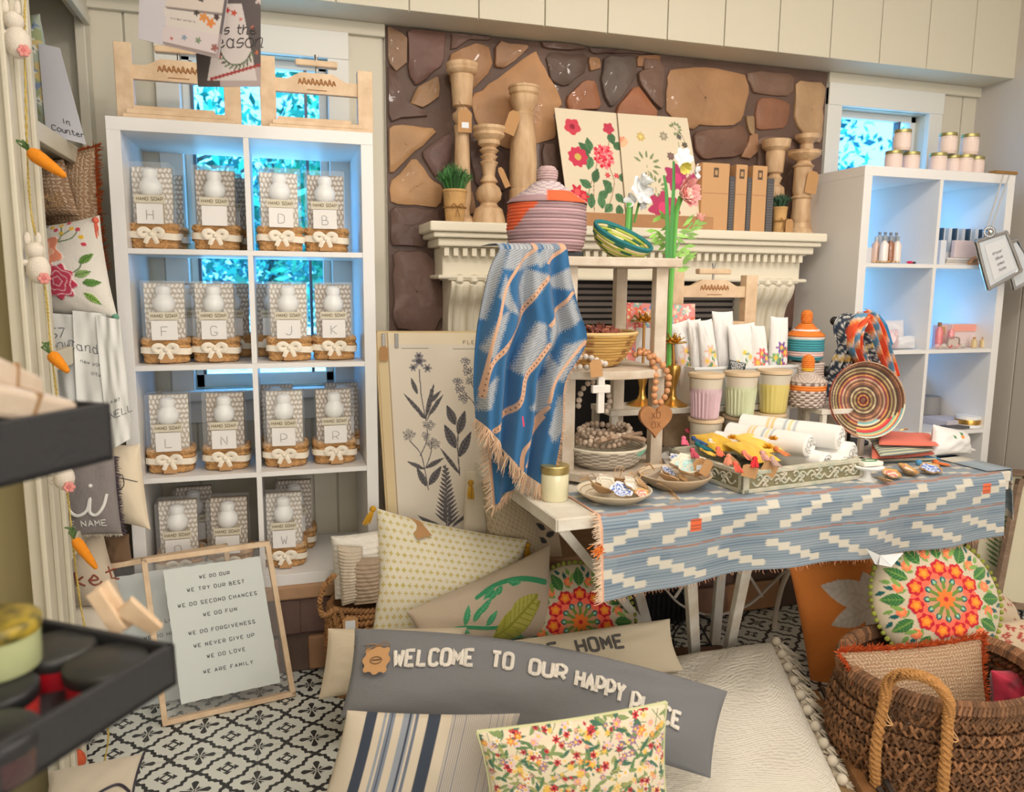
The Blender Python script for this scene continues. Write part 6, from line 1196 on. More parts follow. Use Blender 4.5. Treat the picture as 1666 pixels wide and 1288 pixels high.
# ================================================================ table runner
BG, CRM, DKL = (146, 158, 168), (206, 200, 186), (118, 134, 148)
def runner():
    s0, s1 = .105, 1.50; back, drop = .20, .205; nu_, nv_ = 330, 150; Lg = back+drop
    u, v = np.meshgrid(np.linspace(0, 1, nu_), np.linspace(0, 1, nv_), indexing='ij'); dd = v*Lg
    s = s0+(s1-s0)*u; over = np.clip(dd-back, 0, None); wav = .006*np.sin(s*9+1)*over/drop+.004*np.sin(s*21)*over/drop; edge_ = 1+.05*np.sin(s*7)
    depth = np.where(dd < back, back-dd, -.010-.014*np.clip(over/.03, 0, 1)-wav*2.2); z = np.where(dd < back, TZ+.003, TZ+.002-over*edge_)
    rnd = np.clip(1-abs(dd-back)/.012, 0, 1); depth = depth-.0*rnd
    P = TO+s[..., None]*TEX+depth[..., None]*TEY; P[..., 2] = z
    X = (s-s0); Y = dd-back; p = Paint(X, Y, BG)
    ln = np.sin(p.Y*2*pi/.0042) > .1; p.put(ln, DKL)
    shade_ = (np.floor(p.X/.16+.3*np.sin(p.Y*40)) % 2 == 0); p.put(shade_ & ln, (104, 124, 142))
    for (y0, sg, ph) in ((.002, 1, 0.), (.102, -1, .04), (-.19, 1, .1), (-.10, -1, .15)):
        yy = p.Y-y0; st = np.floor((p.X+ph+.0015*np.sin(p.Y*900))/.036); per = 5
        for off in range(-4, 5):
            c = .050+sg*(-(st % per)*.0145+.025)+off*per*.0145*2; m_ = (abs(yy-c) < .0108) & (yy > .004) & (yy < .092); p.put(m_, CRM)
    for y in (.0, .098, -.095): p.put(abs(p.Y-y-.002*np.sin(p.X*30)) < .0025, (160, 122, 108))
    for x, y in ((.26, .045), (1.30, .040)): p.rect(x, x+.033, y-.012, y+.02, (226, 104, 60)); p.put((abs(p.X-x-.016) < .017) & (abs(p.Y-y-.004) < .016) & (np.sin(p.Y*900) > .75), (150, 80, 60))
    p.put(p.X < .006, (222, 170, 140))
    t = thing('table_runner', 'grey-blue ikat table runner with stepped cream zigzags over the table front', 'table runner', tuple(TP(.8, 0))); m = MB(); m.grid(P, p.c); B = P-TEY*0; B = P.copy(); B[..., 2] -= .0012; B += TEY*.0015; m.grid(B[::-1], p.c.reshape(nu_, nv_, 3)[::-1]); m.build('woven_cloth', FAB, t, angle=80)
    m = MB(); fringe(m, P[0, 70:], .020, (-1, 0, -.35), (232, 206, 180), 150, .5, .0011); fringe(m, P[:, -1], .010, (.1, -.1, -1), (206, 150, 120), 150, .9, .0008); m.build('fringe', mat('fringe_yarn'), t)
    m = MB(); q = P[0, 100]
    for i in range(30): m.tube([q, q+nrng.normal(0, .006, 3)+A((-.006, -.004, -.004)), q+nrng.normal(0, .008, 3)+A((-.014, -.004, -.01))], .0014, 4, (232, 130, 60), cap=False)
    m.build('orange_knot', mat('fringe_yarn'), t)
runner()
# cloths hanging at the right end
def endcloth(lab, s, d0, d1, drop, cf, seed, gap):
    u, v = np.meshgrid(np.linspace(0, 1, 60), np.linspace(0, 1, 60), indexing='ij'); d = d0+(d1-d0)*u; over = v*drop
    out = TL+gap+.012*np.sin(u*14+seed)*v+.03*v; P = TO+out[..., None]*TEX+d[..., None]*TEY; P[..., 2] = TZ+.006-over*(1-.15*u); T2 = TO+(TL-.10+0*out)[..., None]*TEX+d[..., None]*TEY; T2[..., 2] = TZ+.006
    p = Paint(u*(d1-d0), v*drop, (150, 164, 176)); cf(p); m = MB(); m.grid(P, p.c); m.grid(np.stack([T2[:, 0], P[:, 0]], 1), np.repeat(p.c.reshape(60, 60, 3)[:, :1], 2, 1)); return tag(m.build('draped_cloth', FAB, None, solid=.002), lab, 'cloth', 'cloths draped over the right table end')
def c1_(p): p.put(np.sin(p.Y*800) > 0, DKL); p.put(abs(((p.Y*9+p.X*3) % 1)-.5) < .14, CRM); p.put(abs(p.Y-.05) < .003, (160, 122, 108))
def c2_(p): p.put(np.sin(p.X*160) > .2, (70, 84, 110)); p.put(p.Y > .19, (214, 204, 90))
endcloth('ikat cloth end folded over the right table edge', TL, .0, .20, .17, c1_, 0, .004); endcloth('dark striped napkin bunched at the right table corner behind the ikat cloth', TL, .18, .44, .20, c2_, 2, .006)
# ================================================================ carved tray with pouches and towels
TRA = .125; TRO = A([1.652, -.778, TZ+.004]); tx = A([cos(TRA), sin(TRA), 0]); ty = A([-sin(TRA), cos(TRA), 0]); TRM = np.eye(4); TRM[:3, 0] = tx; TRM[:3, 1] = ty; TRM[:3, 3] = TRO
LW, LD, LH = .455, .34, .062; CG = mat('distressed_green_wood', (176, 180, 160), .75, var=.4, vscale=30, color2=(206, 196, 178), bump=.4, bscale=60)
t = thing('carved_tray', 'distressed pale green carved wooden tray on the table front', 'tray', tuple(TRO)); m = MB(); T = .016
m.box(0, LW, 0, LD, 0, .010, None, TRM)
for (x0, x1, y0, y1) in ((0, LW, 0, T*.5), (0, LW, LD-T, LD), (0, T*.5, 0, LD), (LW-T, LW, 0, LD)): m.box(x0, x1, y0, y1, .008, LH-.010, None, TRM)
for (x0, x1, y0, y1) in ((-.002, LW+.002, -.003, T), (-.002, LW+.002, LD-T, LD+.002), (-.002, T, 0, LD), (LW-T, LW+.002, 0, LD)): m.box(x0, x1, y0, y1, LH-.012, LH, None, TRM); m.box(x0, x1, y0, y1, 0, .012, None, TRM)
for x in (0, LW-.02): m.box(x, x+.02, -.003, .01, 0, LH, None, TRM)
m.build('tray_frame', CG, t, smooth=False, bevel=.002)
def scroll(L, fn):
    m = MB(); k = int(L/.075); 
    for i in range(k):
        x0 = .03+(L-.06)*i/k; w = (L-.06)/k; s = 1 if i % 2 else -1; zc = LH/2
        m.tube([fn(x0+w*u, zc+s*.013*sin(pi*u*2)) for u in np.linspace(0, 1, 12)], .0032, 6)
        m.tube([fn(x0+w*.35+.011*(1-a/8)*cos(a), zc-s*.008+.011*(1-a/8)*sin(a)) for a in np.linspace(0, 6, 16)], np.linspace(.0034, .0015, 16), 6)
        for a in (.6, 1.5, 2.4, 3.9, 5.2): c = (x0+w*.7, zc+s*.006); m.tube([fn(*c), fn(c[0]+.009*cos(a), c[1]+.010*sin(a)), fn(c[0]+.017*cos(a+.3), c[1]+.015*sin(a+.3))], [.0022, .0045, .001], 6)
    return m
scroll(LW, lambda x, z: (TRM@A((x, -.001, z, 1)))[:3]).build('carved_front', CG, t); scroll(LD, lambda x, z: (TRM@A((-.001, x, z, 1)))[:3]).build('carved_side', CG, t)
m = MB(); m.box(.02, LW-.02, -.0002, .001, .012, LH-.012, None, TRM); m.box(-.0002, .001, .02, LD-.02, .012, LH-.012, None, TRM); m.build('dark_backing', mat('carving_backing', (134, 128, 98), .9), t)
def TR(x, y, z): return (TRM@A((x, y, z, 1)))[:3]
for k, (x0, y0, x1, y1, z, r, lab) in enumerate(((.25, .30, .33, .03, .050, .038, 'rolled white towel lowest at the tray front, third from right'), (.30, .30, .385, .02, .046, .033, 'small rolled white towel between two larger ones at the tray front'), (.33, .31, .435, .035, .066, .042, 'rightmost rolled white towel, its end facing forward'), (.20, .30, .29, .06, .100, .038, 'upper left rolled white towel with a faint yellow stripe'), (.27, .32, .40, .05, .118, .041, 'upper right rolled white towel with grey and yellow stripes'), (.15, .30, .22, .14, .08, .036, 'short rolled white towel behind the yellow pouches'))):
    a, b = TR(x0, y0, z), TR(x1, y1, z); d = (b-a); L = np.linalg.norm(d); d /= L; X = np.cross(d, (0, 0, 1.)); X /= np.linalg.norm(X); Z = np.cross(X, d); n = 40; U = np.linspace(0, 1, 40); th = np.arange(n)*2*pi/n
    rr = r*(1+.035*np.sin(th*3+k)[None]+.02*np.sin(U[:, None]*14+th*2)); G = a+d*(U*L)[:, None, None]+rr[..., None]*(np.cos(th)[None, :, None]*X+.9*np.sin(th)[None, :, None]*Z)
    C_ = np.tile(A((236, 234, 230), float), (40, n, 1))
    if k in (3, 4):
        for u0, c in ((.30, (240, 206, 140)), (.36, (236, 196, 120)), (.48, (176, 184, 190)), (.54, (240, 212, 150)), (.60, (180, 186, 190))): C_[np.abs(U-u0) < .014] = c
    m = MB(); m.grid(G, C_, wv=True); sp = [b+X*(r*(1-q/15)*cos(q))*.97+Z*(r*.9*(1-q/15)*sin(q))*.97-d*.002*q for q in np.linspace(0, 13, 60)]
    for e, sg in ((G[-1], 1),):
        cen = e.mean(0); m.grid(np.stack([e, cen+(e-cen)*.9+d*.004, cen+(e-cen)*.2-d*.001, cen+(e-cen)*.01-d*.004]), (232, 228, 222), wv=True)
    m.grid(np.stack([G[0], G[0].mean(0)+(G[0]-G[0].mean(0))*.01]), (232, 228, 222), wv=True)
    for q in range(3): rr_ = .8-.24*q; m.tube([b+X*(r*rr_*cos(w))+Z*(r*.9*rr_*sin(w))+d*.004 for w in np.linspace(q, q+5.2, 20)], .0028, 5, (238, 236, 232))
    tag(m.build('rolled_towel', mat('cotton_towel'), None, angle=70), lab, 'towel', 'rolled white towels in the carved tray')
YL = (240, 196, 70)
for k, (x0, y0, x1, y1, z, c, a, lab) in enumerate(((.09, .05, .13, .20, .066, (236, 192, 70), .0, 'yellow pouch on the left of the tray'), (.15, .10, .19, .24, .078, (246, 206, 90), .35, 'bright yellow pouch folded open in the middle of the tray'), (.06, .19, .11, .31, .072, (226, 180, 50), -.3, 'mustard pouch at the back left of the tray'))):
    q = [TR(x0, y1, z+.03), TR(x1+.05, y1, z+.025), TR(x1+.05, y0, z), TR(x0, y0, z)]; tt = thing('tassel_pouch', lab, 'pouch', tuple(q[3]), group='yellow tasselled pouches in the tray'); pillow('pouch_cloth', EMB, tt, *q, T=.018, base=c, n=24, wr=.006, seed=70+k)
    m = MB(); cen = TR((x0+x1)/2+.03, (y0+y1)/2-.06, z+.038)
    for i in range(110): d = nrng.normal(0, 1, 3); d /= np.linalg.norm(d); d[2] = abs(d[2]); m.tube([cen, cen+d*rng.uniform(.010, .018)], [.0012, .0005], 3, A((222, 160, 30))*rng.uniform(.85, 1.15), cap=False)
    m.build('pompom', mat('tassel_yarn', vcol=True, rough=.9), tt)
TCS = [((236, 96, 120), 1118, 705, 'pink'), ((70, 104, 150), 1140, 708, 'denim blue'), ((30, 110, 120), 1134, 727, 'teal'), ((232, 190, 40), 1170, 690, 'golden yellow'), ((240, 130, 100), 1168, 735, 'coral'), ((226, 150, 120), 1185, 748, 'peach'), ((240, 110, 90), 1196, 760, 'salmon'), ((226, 50, 60), 1228, 752, 'red'), ((224, 170, 160), 1240, 742, 'dusty rose'), ((214, 130, 80), 1262, 735, 'light orange'), ((90, 120, 166), 1150, 700, 'slate blue'), ((236, 120, 150), 1112, 718, 'bubblegum pink'), ((70, 150, 150), 1150, 722, 'aqua'), ((206, 90, 110), 1126, 738, 'raspberry'), ((60, 90, 140), 1128, 718, 'navy'), ((244, 200, 90), 1142, 735, 'pale yellow'), ((236, 226, 210), 1155, 722, 'cream'), ((240, 140, 120), 1210, 742, 'pale coral'), ((200, 170, 160), 1256, 752, 'mauve')]
for k, (c, x, y, nm) in enumerate(TCS):
    p0 = PZ(x, y, TZ+.084+.006*(k % 3)); p0[:2] += 0; lab = '%s yarn tassel spilling out of the carved tray' % nm; tt = thing('tassel', lab, 'tassel', tuple(p0), group='yarn tassels in the carved tray'); tassel(tt, p0+A((0, 0, .01)), .042, c, .012, .010, (rng.uniform(-.7, .7), -.75, -.35), 'yarn')
for k, (x, y, w, h, rot, lab) in enumerate(((1128, 742, .040, .050, -.2, 'kraft tag with a white sticker hanging off the tray left corner'), (1146, 745, .030, .045, .5, 'kraft tag pointing sideways beside the first tag'), (1248, 745, .050, .045, .5, 'kraft tag at the tray front near the red tassel'), (1212, 752, .050, .035, .25, 'brown kraft tag under the red tassel'), (1186, 742, .055, .02, .7, 'narrow kraft tag among the coral tassels'))):
    p0 = PZ(x, y, TZ+.09); tt = thing('kraft_tag', lab, 'tag', tuple(p0), group='kraft tags on the tray pouches'); p0[1] -= .03; ktag(tt, p0, w, h, rot, name='card')
    if k == 0: MB().box(p0[0]-.008, p0[0]+.012, p0[1]-.003, p0[1]-.0015, p0[2]-.032, p0[2]-.018).build('sticker', mat('white_sticker'), tt)
# ================================================================ botanical chart on the hearth, left of the table
CY = .10
q = [PY(613, 541, CY), PY(850, 541, CY), PY(850, 905, CY-.08), PY(636, 905, CY-.08)]
def chart(p):
    w = p.X.max(); k = w; INK = (96, 92, 96); f = lambda x, y: ((x-613)/237*w, (y-541)/364*p.Y.max()); S_ = w/237
    p.put((p.X > f(634, 0)[0]) , (232, 222, 206)); p.put(p.Y < f(0, 560)[1], (238, 224, 196)); p.put((p.X < f(627, 0)[0]), (226, 204, 160)); p.put(abs(p.X-f(629, 0)[0]) < .003, (186, 160, 120))
    def L(pts, wd=1.6): p.line([f(*a) for a in catmull(A(pts, float), 4)], wd*S_, INK)
    def leaf(x, y, l, wd, a): p.leaf(*f(x, y), l*S_, wd*S_, a, (112, 108, 110), (70, 66, 72))
    # iris
    L(((684, 682), (678, 640), (677, 600))); L(((684, 682), (690, 650), (694, 632))); L(((686, 682), (700, 655), (706, 648)))
    for x, y, l, wd, a in ((684, 680, 55, 4, -2.25), (684, 678, 60, 4.5, -1.3), (688, 676, 45, 4, -.95), (684, 680, 20, 4, -2.3), (690, 655, 30, 4, -.8), (672, 640, 30, 4, -1.9)): leaf(x, y, l, wd, a)
    for x, y, r in ((677, 586, 12), (667, 597, 7), (690, 598, 8), (677, 578, 7)): p.flower(*f(x, y), r*S_, 6, (150, 146, 150), (90, 86, 94), .4, 0, .25)
    # hyacinth spires
    L(((768, 698), (768, 660), (752, 640))); L(((770, 690), (776, 650), (760, 620)))
    for (x0, y0, x1, y1, n) in ((752, 582, 762, 625, 16), (738, 615, 750, 655, 18)):
        for i in range(n): t_ = i/n; p.flower(*f(x0+(x1-x0)*t_+5*sin(i*2.4), y0+(y1-y0)*t_+2*cos(i)), 4.6*S_, 5, (112, 108, 112), (206, 200, 196), .35, i, .35)
    # queen anne cluster
    L(((683, 795), (678, 760), (672, 735), (655, 715))); L(((680, 760), (690, 735), (692, 715))); L(((672, 740), (684, 715), (686, 694)))
    for cx_, cy_, n in ((655, 706, 16), (688, 690, 14), (695, 720, 18), (683, 708, 8)):
        for i in range(n): a = i*2.4; r = 2.6*sqrt(i); p.flower(*f(cx_+r*cos(a), cy_+r*sin(a)*.8), 2.9*S_, 5, (100, 96, 100), (220, 212, 204), .3, i, .35)
    for x, y, l, wd, a in ((678, 762, 32, 4, -2.7), (680, 760, 36, 4.5, -.5), (680, 790, 36, 6, -2.0), (684, 788, 40, 7, -.95)): leaf(x, y, l, wd, a)
    # broad leaf
    L(((738, 772), (736, 730), (738, 690)), 2)
    for x, y, l, wd, a in ((733, 690, 36, 8, -1.95), (737, 705, 42, 8, -1.25), (733, 728, 44, 9, -2.0), (738, 742, 48, 8, -1.1), (738, 770, 55, 4, -2.2)): leaf(x, y, l, wd, a)
    # feathery fern
    L(((712, 862), (714, 800), (714, 755)), 2)
    for i in range(26): t_ = i/26; y = 760+98*t_; l = 6+24*t_; leaf(714, y, l, 2.6, -.7 if i % 2 else -2.45); leaf(714, y+2, l*.6, 2.4, -1.1 if i % 2 else -2.0)
    for i in range(4): leaf(706-8*i, 860-3*i, 24, 3, -2.5); leaf(722+6*i, 856-4*i, 26, 3, -.7)
    L(((650, 566), (850, 568)), .5)
fn = quadfn(*q); t = thing('botanical_chart', 'large cream botanical chart with black engraved flowers leaning behind the blue throw', 'chart', tuple(q[3])); sheet('chart_sheet', PAPER, t, fn, 300, 420, chart, (232, 222, 206), .004, smooth=False)
m = MB(); lettering(m, 'FLEURS', .012, lambda x, y: fn(.66+x/fn.w, .05-y/fn.hh, .001), .0009, (130, 124, 116), gap=3.5); m.build('title_lettering', VC, t)
m = MB(); m.beam(fn(0, 0, -.012), fn(1, 0, -.012), .012, .02, up=(0, -1, 0)); m.beam(fn(.0, .0, -.012), fn(.0, 1, -.012), .014, .012, up=(0, -1, 0)); m.build('wooden_strip', mat('pale_strip', (222, 196, 146), .6), t, smooth=False, bevel=.002)
for x in (.04, .125): p0 = fn(x, .035, .004); m = MB(); m.box(p0[0]-.006, p0[0]+.006, p0[1]-.004, p0[1]+.004, p0[2]-.024, p0[2]+.024); m.build('clip', mat('steel', (150, 146, 140), .35, .9), t, bevel=.001)
tt = thing('kraft_tag', 'kraft tag dangling at the top left corner of the botanical chart', 'tag', tuple(fn(.03, .08, .01))); ktag(tt, fn(.035, .06, .014), .028, .05, 0, name='card')
# second botanical sheet half hidden behind table corner
q2 = [PY(860, 790, -.02), PY(898, 800, -.02), PY(915, 905, -.04), PY(870, 905, -.04)]; t = thing('botanical_chart', 'dark leaf print card half hidden under the table corner', 'print', tuple(q2[3]))
sheet('sheet', PAPER, t, quadfn(*q2), 40, 70, lambda p: [p.leaf(p.X.max()*.5, p.Y.max()*(.2+.1*i), .04, .012, -.5 if i % 2 else -2.6, (70, 66, 66)) for i in range(7)], (206, 184, 154), .004, smooth=False)
# ================================================================ leaning picture frames left
def pframe(lab, pts, zs, fw, c, group, paper, zoff=0., texts=(), glare=True, mt=None):
    q = []
    for (x, y), k in zip(pts, zs): q.append(PZ(x, y, 0.002) if k == 'f' else PY(x, y, k))
    t = thing('picture_frame', lab, 'picture frame', tuple((q[2]+q[3])/2), group=group); fn = quadfn(*q); W_, H_ = fn.w, fn.hh; m = MB(); wu, hv = fw/W_, fw/H_
    for (u0, v0, u1, v1) in ((0, 0, 1, hv), (0, 1-hv, 1, 1), (0, 0, wu, 1), (1-wu, 0, 1, 1)):
        pp = [fn(u0, v0, .012), fn(u1, v0, .012), fn(u1, v1, .012), fn(u0, v1, .012)]; m.prism(pp, -fn.n*.022)
    m.build('wooden_frame', mt or PINE, t, smooth=False, bevel=.0015)
    if paper:
        u0, v0, u1, v1 = paper; pf = quadfn(fn(u0, v0), fn(u1, v0), fn(u1, v1), fn(u0, v1)); uu, vv = np.meshgrid(np.linspace(0, 1, 40), np.linspace(0, 1, 50), indexing='ij')
        ju = .006*smooth_noise(vv, uu, 3, 9)*(np.abs(uu-.5) > .49); jv = .006*smooth_noise(uu, vv, 4, 9)*(np.abs(vv-.5) > .49); G = pf(uu+ju, vv+jv, .0); m = MB(); m.grid(G, c); m.grid((G-fn.n*.002)[::-1], c); po = m.build('deckled_paper', PAPER, t)
        if texts:
            m = MB()
            for txt, v, sz in texts: lettering(m, txt, sz, lambda x, y: pf(.5+x/pf.w, v-y/pf.hh, .0012), .0011, (70, 72, 76), gap=3.2)
            m.build('printed_text', VC, po)
    G = fn(*np.meshgrid([wu, 1-wu], [hv, 1-hv], indexing='ij'), .006); m = MB(); m.grid(G); gm = mat('picture_glass', (255, 255, 255), .02, alpha=.10, coat=1.); m.build('glass_pane', gm, t, smooth=False); return t, fn
TX = [('WE DO OUR', .10, .0095), ('WE TRY OUR BEST', .185, .0105), ('WE DO SECOND CHANCES', .29, .0105), ('WE DO FUN', .385, .0105), ('WE DO FORGIVENESS', .505, .0105), ('WE NEVER GIVE UP', .605, .0105), ('WE DO LOVE', .70, .0105), ('WE ARE FAMILY', .81, .0105)]
pframe('front pine picture frame with a deckled paper of WE DO lines leaning by the shelving', ((229, 908), (438, 879), (481, 1130), (264, 1180)), (-.13, -.06, 'f', 'f'), .016, (214, 220, 216), 'pine floating picture frames', (.15, .09, .90, .90), texts=TX)
pframe('second pine picture frame standing behind the front one, shifted left', ((125, 925), (370, 884), (410, 1135), (150, 1196)), (-.07, .0, -.04, -.10), .016, (206, 214, 212), 'pine floating picture frames', (.10, .09, .88, .90), texts=[('WE DO LOUD', .4, .0105), ('WE DO HUGS', .5, .0105), ('EVERY DAY', .62, .0105)])
# ================================================================ cushions and baskets on the floor
def cush(name, lab, pts, Ys, T, cat='cushion', **k):
    q = [PY(x, y, v) for (x, y), v in zip(pts, Ys)]; 
    c = sum(q)/4; t = thing(name, lab, cat, (c[0], c[1], min(a[2] for a in q)), group=k.pop('group', None)); pn = k.pop('pn', 'cover'); m_ = k.pop('m', FAB); o, s = pillow(pn, m_, t, *q, T=T, **k); return t, s
LIN = mat('slub_linen', vcol=True, rough=.92, weave=.5, wsc=420, bump=.25, bscale=18)
# rope basket with rolled blankets
c = PZ(578, 1040, .0); cx, cy = .69, -.13; t = thing('rope_basket', 'tan twisted rope basket holding rolled blankets beside the hearth', 'basket', (cx, cy, 0)); m = MB()
for i in range(15): z = .012+i*.020; R = .105+.012*sin(i/14*pi); rope_strand(m, [(cx+R*cos(a), cy+R*.8*sin(a), z+.004*sin(a*3+i)) for a in np.linspace(0, 2*pi, 20)], .0065, .0068, 26, 2, (164, 118, 74), 5, 5)
for i in range(26): a = rng.uniform(3.3, 6.1); z = rng.uniform(.05, .3); rope_strand(m, [(cx+.12*cos(a), cy+.1*sin(a), z), (cx+.125*cos(a+.2), cy+.105*sin(a+.2), z-.05), (cx+.12*cos(a+.5), cy+.10*sin(a+.5), z+rng.uniform(-.06, .06))], .004, .005, 6, 2, (178, 132, 84), 5, 6)
m.build('rope_body', mat('jute_rope', vcol=True, rough=.9, bump=.5, bscale=250), t)
m = MB(); P = [PY(548, 990, -.24), PY(525, 1000, -.26), PY(521, 975, -.26), PY(530, 950, -.25), PY(545, 935, -.23)]; rope_strand(m, P, .005, .0055, 9, 2, (170, 124, 78), 6, 10); m.build('handle', mat('jute_rope'), t)
tt = thing('kraft_tag', 'kraft price tag with white sticker on the rope basket', 'tag', tuple(PY(570, 1015, -.26))); p0 = PY(570, 1003, -.27); ktag(tt, p0, .046, .05, 0, name='card'); MB().box(p0[0]-.016, p0[0]+.014, p0[1]-.003, p0[1]-.0015, p0[2]-.040, p0[2]-.012).build('sticker', mat('white_sticker'), tt, smooth=False)
KNIT = mat('ribbed_knit', vcol=True, rough=.95, bump=.4, bscale=150)
def rolled(lab, pts, Ys, T, base, amp, nr, seed, group='rolled blankets in the rope basket'):
    q = [PY(x, y, v) for (x, y), v in zip(pts, Ys)]; t = thing('rolled_blanket', lab, 'blanket', tuple((q[2]+q[3])/2), group=group)
    def pt(p): p.h += amp*np.sin(p.Y*2*pi/nr+.6*np.sin(p.X*20))
    o, s = pillow('knit_roll', KNIT, t, *q, T=T, paint=pt, base=base, n=60, nv=140, pinch=.03, pw=.32, wr=.004, seed=seed); return t
rolled('white bubbly blanket roll at the back of the rope basket', ((538, 872), (618, 862), (622, 965), (545, 975)), (-.12, -.10, -.12, -.14), .06, (226, 220, 210), .0015, .018, 4)
rolled('cream ribbed blanket roll at the left of the rope basket', ((548, 885), (590, 888), (592, 975), (556, 985)), (-.18, -.19, -.2, -.19), .04, (196, 182, 162), .0018, .010, 5)
rolled('taupe ribbed blanket roll at the front of the rope basket', ((570, 906), (618, 905), (616, 980), (576, 984)), (-.20, -.20, -.21, -.21), .035, (166, 146, 124), .0022, .013, 6)
# dotted cushions
def dots(p):
    k = .0225; X, Y = p.X/k, p.Y/k; r = np.floor(Y); fx = (X+.5*(r % 2)) % 1-.5; fy = Y % 1-.5; rr = np.hypot(fx, fy*1.05); a = np.arctan2(fy, fx)
    p.put((rr < .31) & (rr > .12) & (np.cos(a*4) > -.1), (196, 188, 84)); p.put(rr < .12, (222, 176, 110))
def dots2(p):
    k = .018; X, Y = p.X/k, p.Y/k; r = np.floor(Y); fx = (X+.5*(r % 2)) % 1-.5; fy = Y % 1-.5; p.put(np.hypot(fx, fy) < .3, (180, 160, 126)); p.put(np.hypot(fx, fy) < .1, (214, 196, 170))
t, s = cush('cushion', 'beige dotted cushion leaning behind the yellow-sprig one under the table corner', ((782, 765), (868, 840), (905, 960), (800, 960)), (-.12, -.12, -.16, -.16), .04, paint=dots2, base=(206, 190, 164), n=100, seed=21, pinch=.03); tassel(t, PY(766, 785, -.14), .055, (196, 150, 50), .012, .013)
q3 = [PY(757, 765, -.09), PY(795, 755, -.09), PY(812, 890, -.10), PY(750, 890, -.10)]; t = thing('cushion', 'plain ivory cushion edge between the chart and the beige dotted cushion', 'cushion', tuple(q3[3])); pillow('cover', LIN, t, *q3, T=.03, base=(226, 214, 192), n=30, seed=22)
t, s = cush('cushion', 'large ivory cushion with yellow-green sprigs and mustard tassels', ((612, 826), (858, 878), (832, 1040), (603, 1050)), (-.08, -.22, -.30, -.26), .085, paint=dots, base=(234, 226, 204), n=190, seed=23, pinch=.06, wr=.008)
tassel(t, s(.0, .0)+A((-.012, -.01, .0)), .055, (212, 160, 40), .013, .014, (-.45, -.2, -.85)); tassel(t, s(1., .03)+A((.005, 0, -.01)), .05, (200, 150, 40), .012, .012)
tt = thing('kraft_tag', 'brown kraft tag pinned to the top edge of the yellow sprig cushion', 'tag', tuple(s(.22, .08))); fnT = quadfn(s(.20, .00, .01), s(.29, .02, .012), s(.37, .13, .012), s(.27, .19, .012)); m = MB(); m.prism([fnT(0, 0), fnT(1, 0), fnT(1, 1), fnT(0, 1)], (0, -.001, 0)); m.build('card', KRAFT, tt, smooth=False)
# green vine cushion
def vine(p):
    w, h = p.X.max(), p.Y.max(); f = lambda x, y: (x*w, y*h); G1 = (60, 152, 104); G2 = (172, 170, 60)
    p.line([f(*a) for a in catmull(A(((.05, .62), (.25, .62), (.45, .75), (.62, .82))), 5)], .012, G1, .002); p.line([f(*a) for a in catmull(A(((.42, .25), (.55, .18), (.72, .22), (.95, .40))), 5)], .014, G1, .002)
    for x, y, L, a in ((.10, .62, .06, 1.4), (.18, .62, .05, 1.0), (.22, .62, .06, .5), (.30, .62, .07, -1.2), (.36, .60, .06, -.8), (.40, .52, .07, -.6), (.45, .72, .06, -.7), (.50, .35, .035, -.6), (.55, .32, .035, -.6), (.70, .62, .06, -.4), (.76, .58, .06, -.2), (.72, .66, .05, .1), (.62, .95, .07, .2), (.1, .8, .06, 2.0), (.35, .97, .03, -.5), (.55, .2, .05, 2.6), (.65, .2, .05, .4)): p.leaf(*f(x, y), L, .012, a, G1, (96, 180, 130), .002)
    for x, y, L, a, c in ((.50, .92, .20, -.35, G2), (.12, .8, .05, 1.9, (40, 120, 90)), (.62, .82, .14, -.5, (186, 182, 84))): p.leaf(*f(x, y), L, .045, a, c, (150, 150, 50), .002)
t, s = cush('cushion', 'beige cushion embroidered with green vines beside the round floral one', ((660, 995), (896, 885), (900, 1030), (690, 1070)), (-.36, -.28, -.36, -.42), .06, paint=vine, base=(196, 178, 156), m=EMB, n=190, seed=24, pinch=.05)
# round embroidered cushion
def roundpaint(R):
    def f(p):
        X, Y = p.X-R, p.Y-R; r = np.hypot(X, Y)/R; a = np.arctan2(Y, X)
        for k in range(12):
            t_ = k*2*pi/12; c_, s_ = cos(t_), sin(t_); e = lambda rr, da=0: (R+R*rr*cos(t_+da), R+R*rr*sin(t_+da))
            p.leaf(*e(.60), R*.34, R*.10, t_, (46, 108, 60), (110, 150, 70), .0015)
            for j, (rr, da, L, c) in enumerate(((.58, .26, .16, (120, 160, 80)), (.74, .20, .15, (24, 92, 92)), (.86, .14, .13, (24, 92, 92)), (.66, -.24, .20, (130, 168, 84)), (.80, -.20, .14, (120, 160, 80)))): p.leaf(*e(rr, da), R*L, R*.035, t_+.35*(1 if j % 2 else -1), c, None, .001)
            p.flower(*e(.70, .26), R*.085, 7, (250, 130, 84), (250, 156, 100), .4, 0, .12, .002)
        p.put(r < .52+.015*np.cos(12*a), (250, 112, 84), .001)
        for k in range(11):
            t_ = k*2*pi/11+.1; q_ = (R+R*.47*cos(t_), R+R*.47*sin(t_)); p.flower(*q_, R*.128, 6, (200, 26, 48), None, .3, t_, .10, .0025); p.flower(*q_, R*.088, 5, (250, 126, 44), (250, 160, 50), .45, t_, .14, .003)
        p.put(r < .30, (206, 150, 116), .001)
        for k in range(12):
            t_ = k*2*pi/12; e = lambda rr: (R+R*rr*cos(t_), R+R*rr*sin(t_)); p.ell(*e(.285), R*.055, R*.045, (24, 96, 100), t_, .002); p.line([e(.12), e(.27)], R*.05, (110, 140, 60), .002); p.ell(*e(.285), R*.028, R*.022, (150, 200, 170), t_, .003)
        p.flower(R, R, R*.15, 8, (240, 124, 50), (200, 40, 50), .2, 0, .14, .003)
    return f
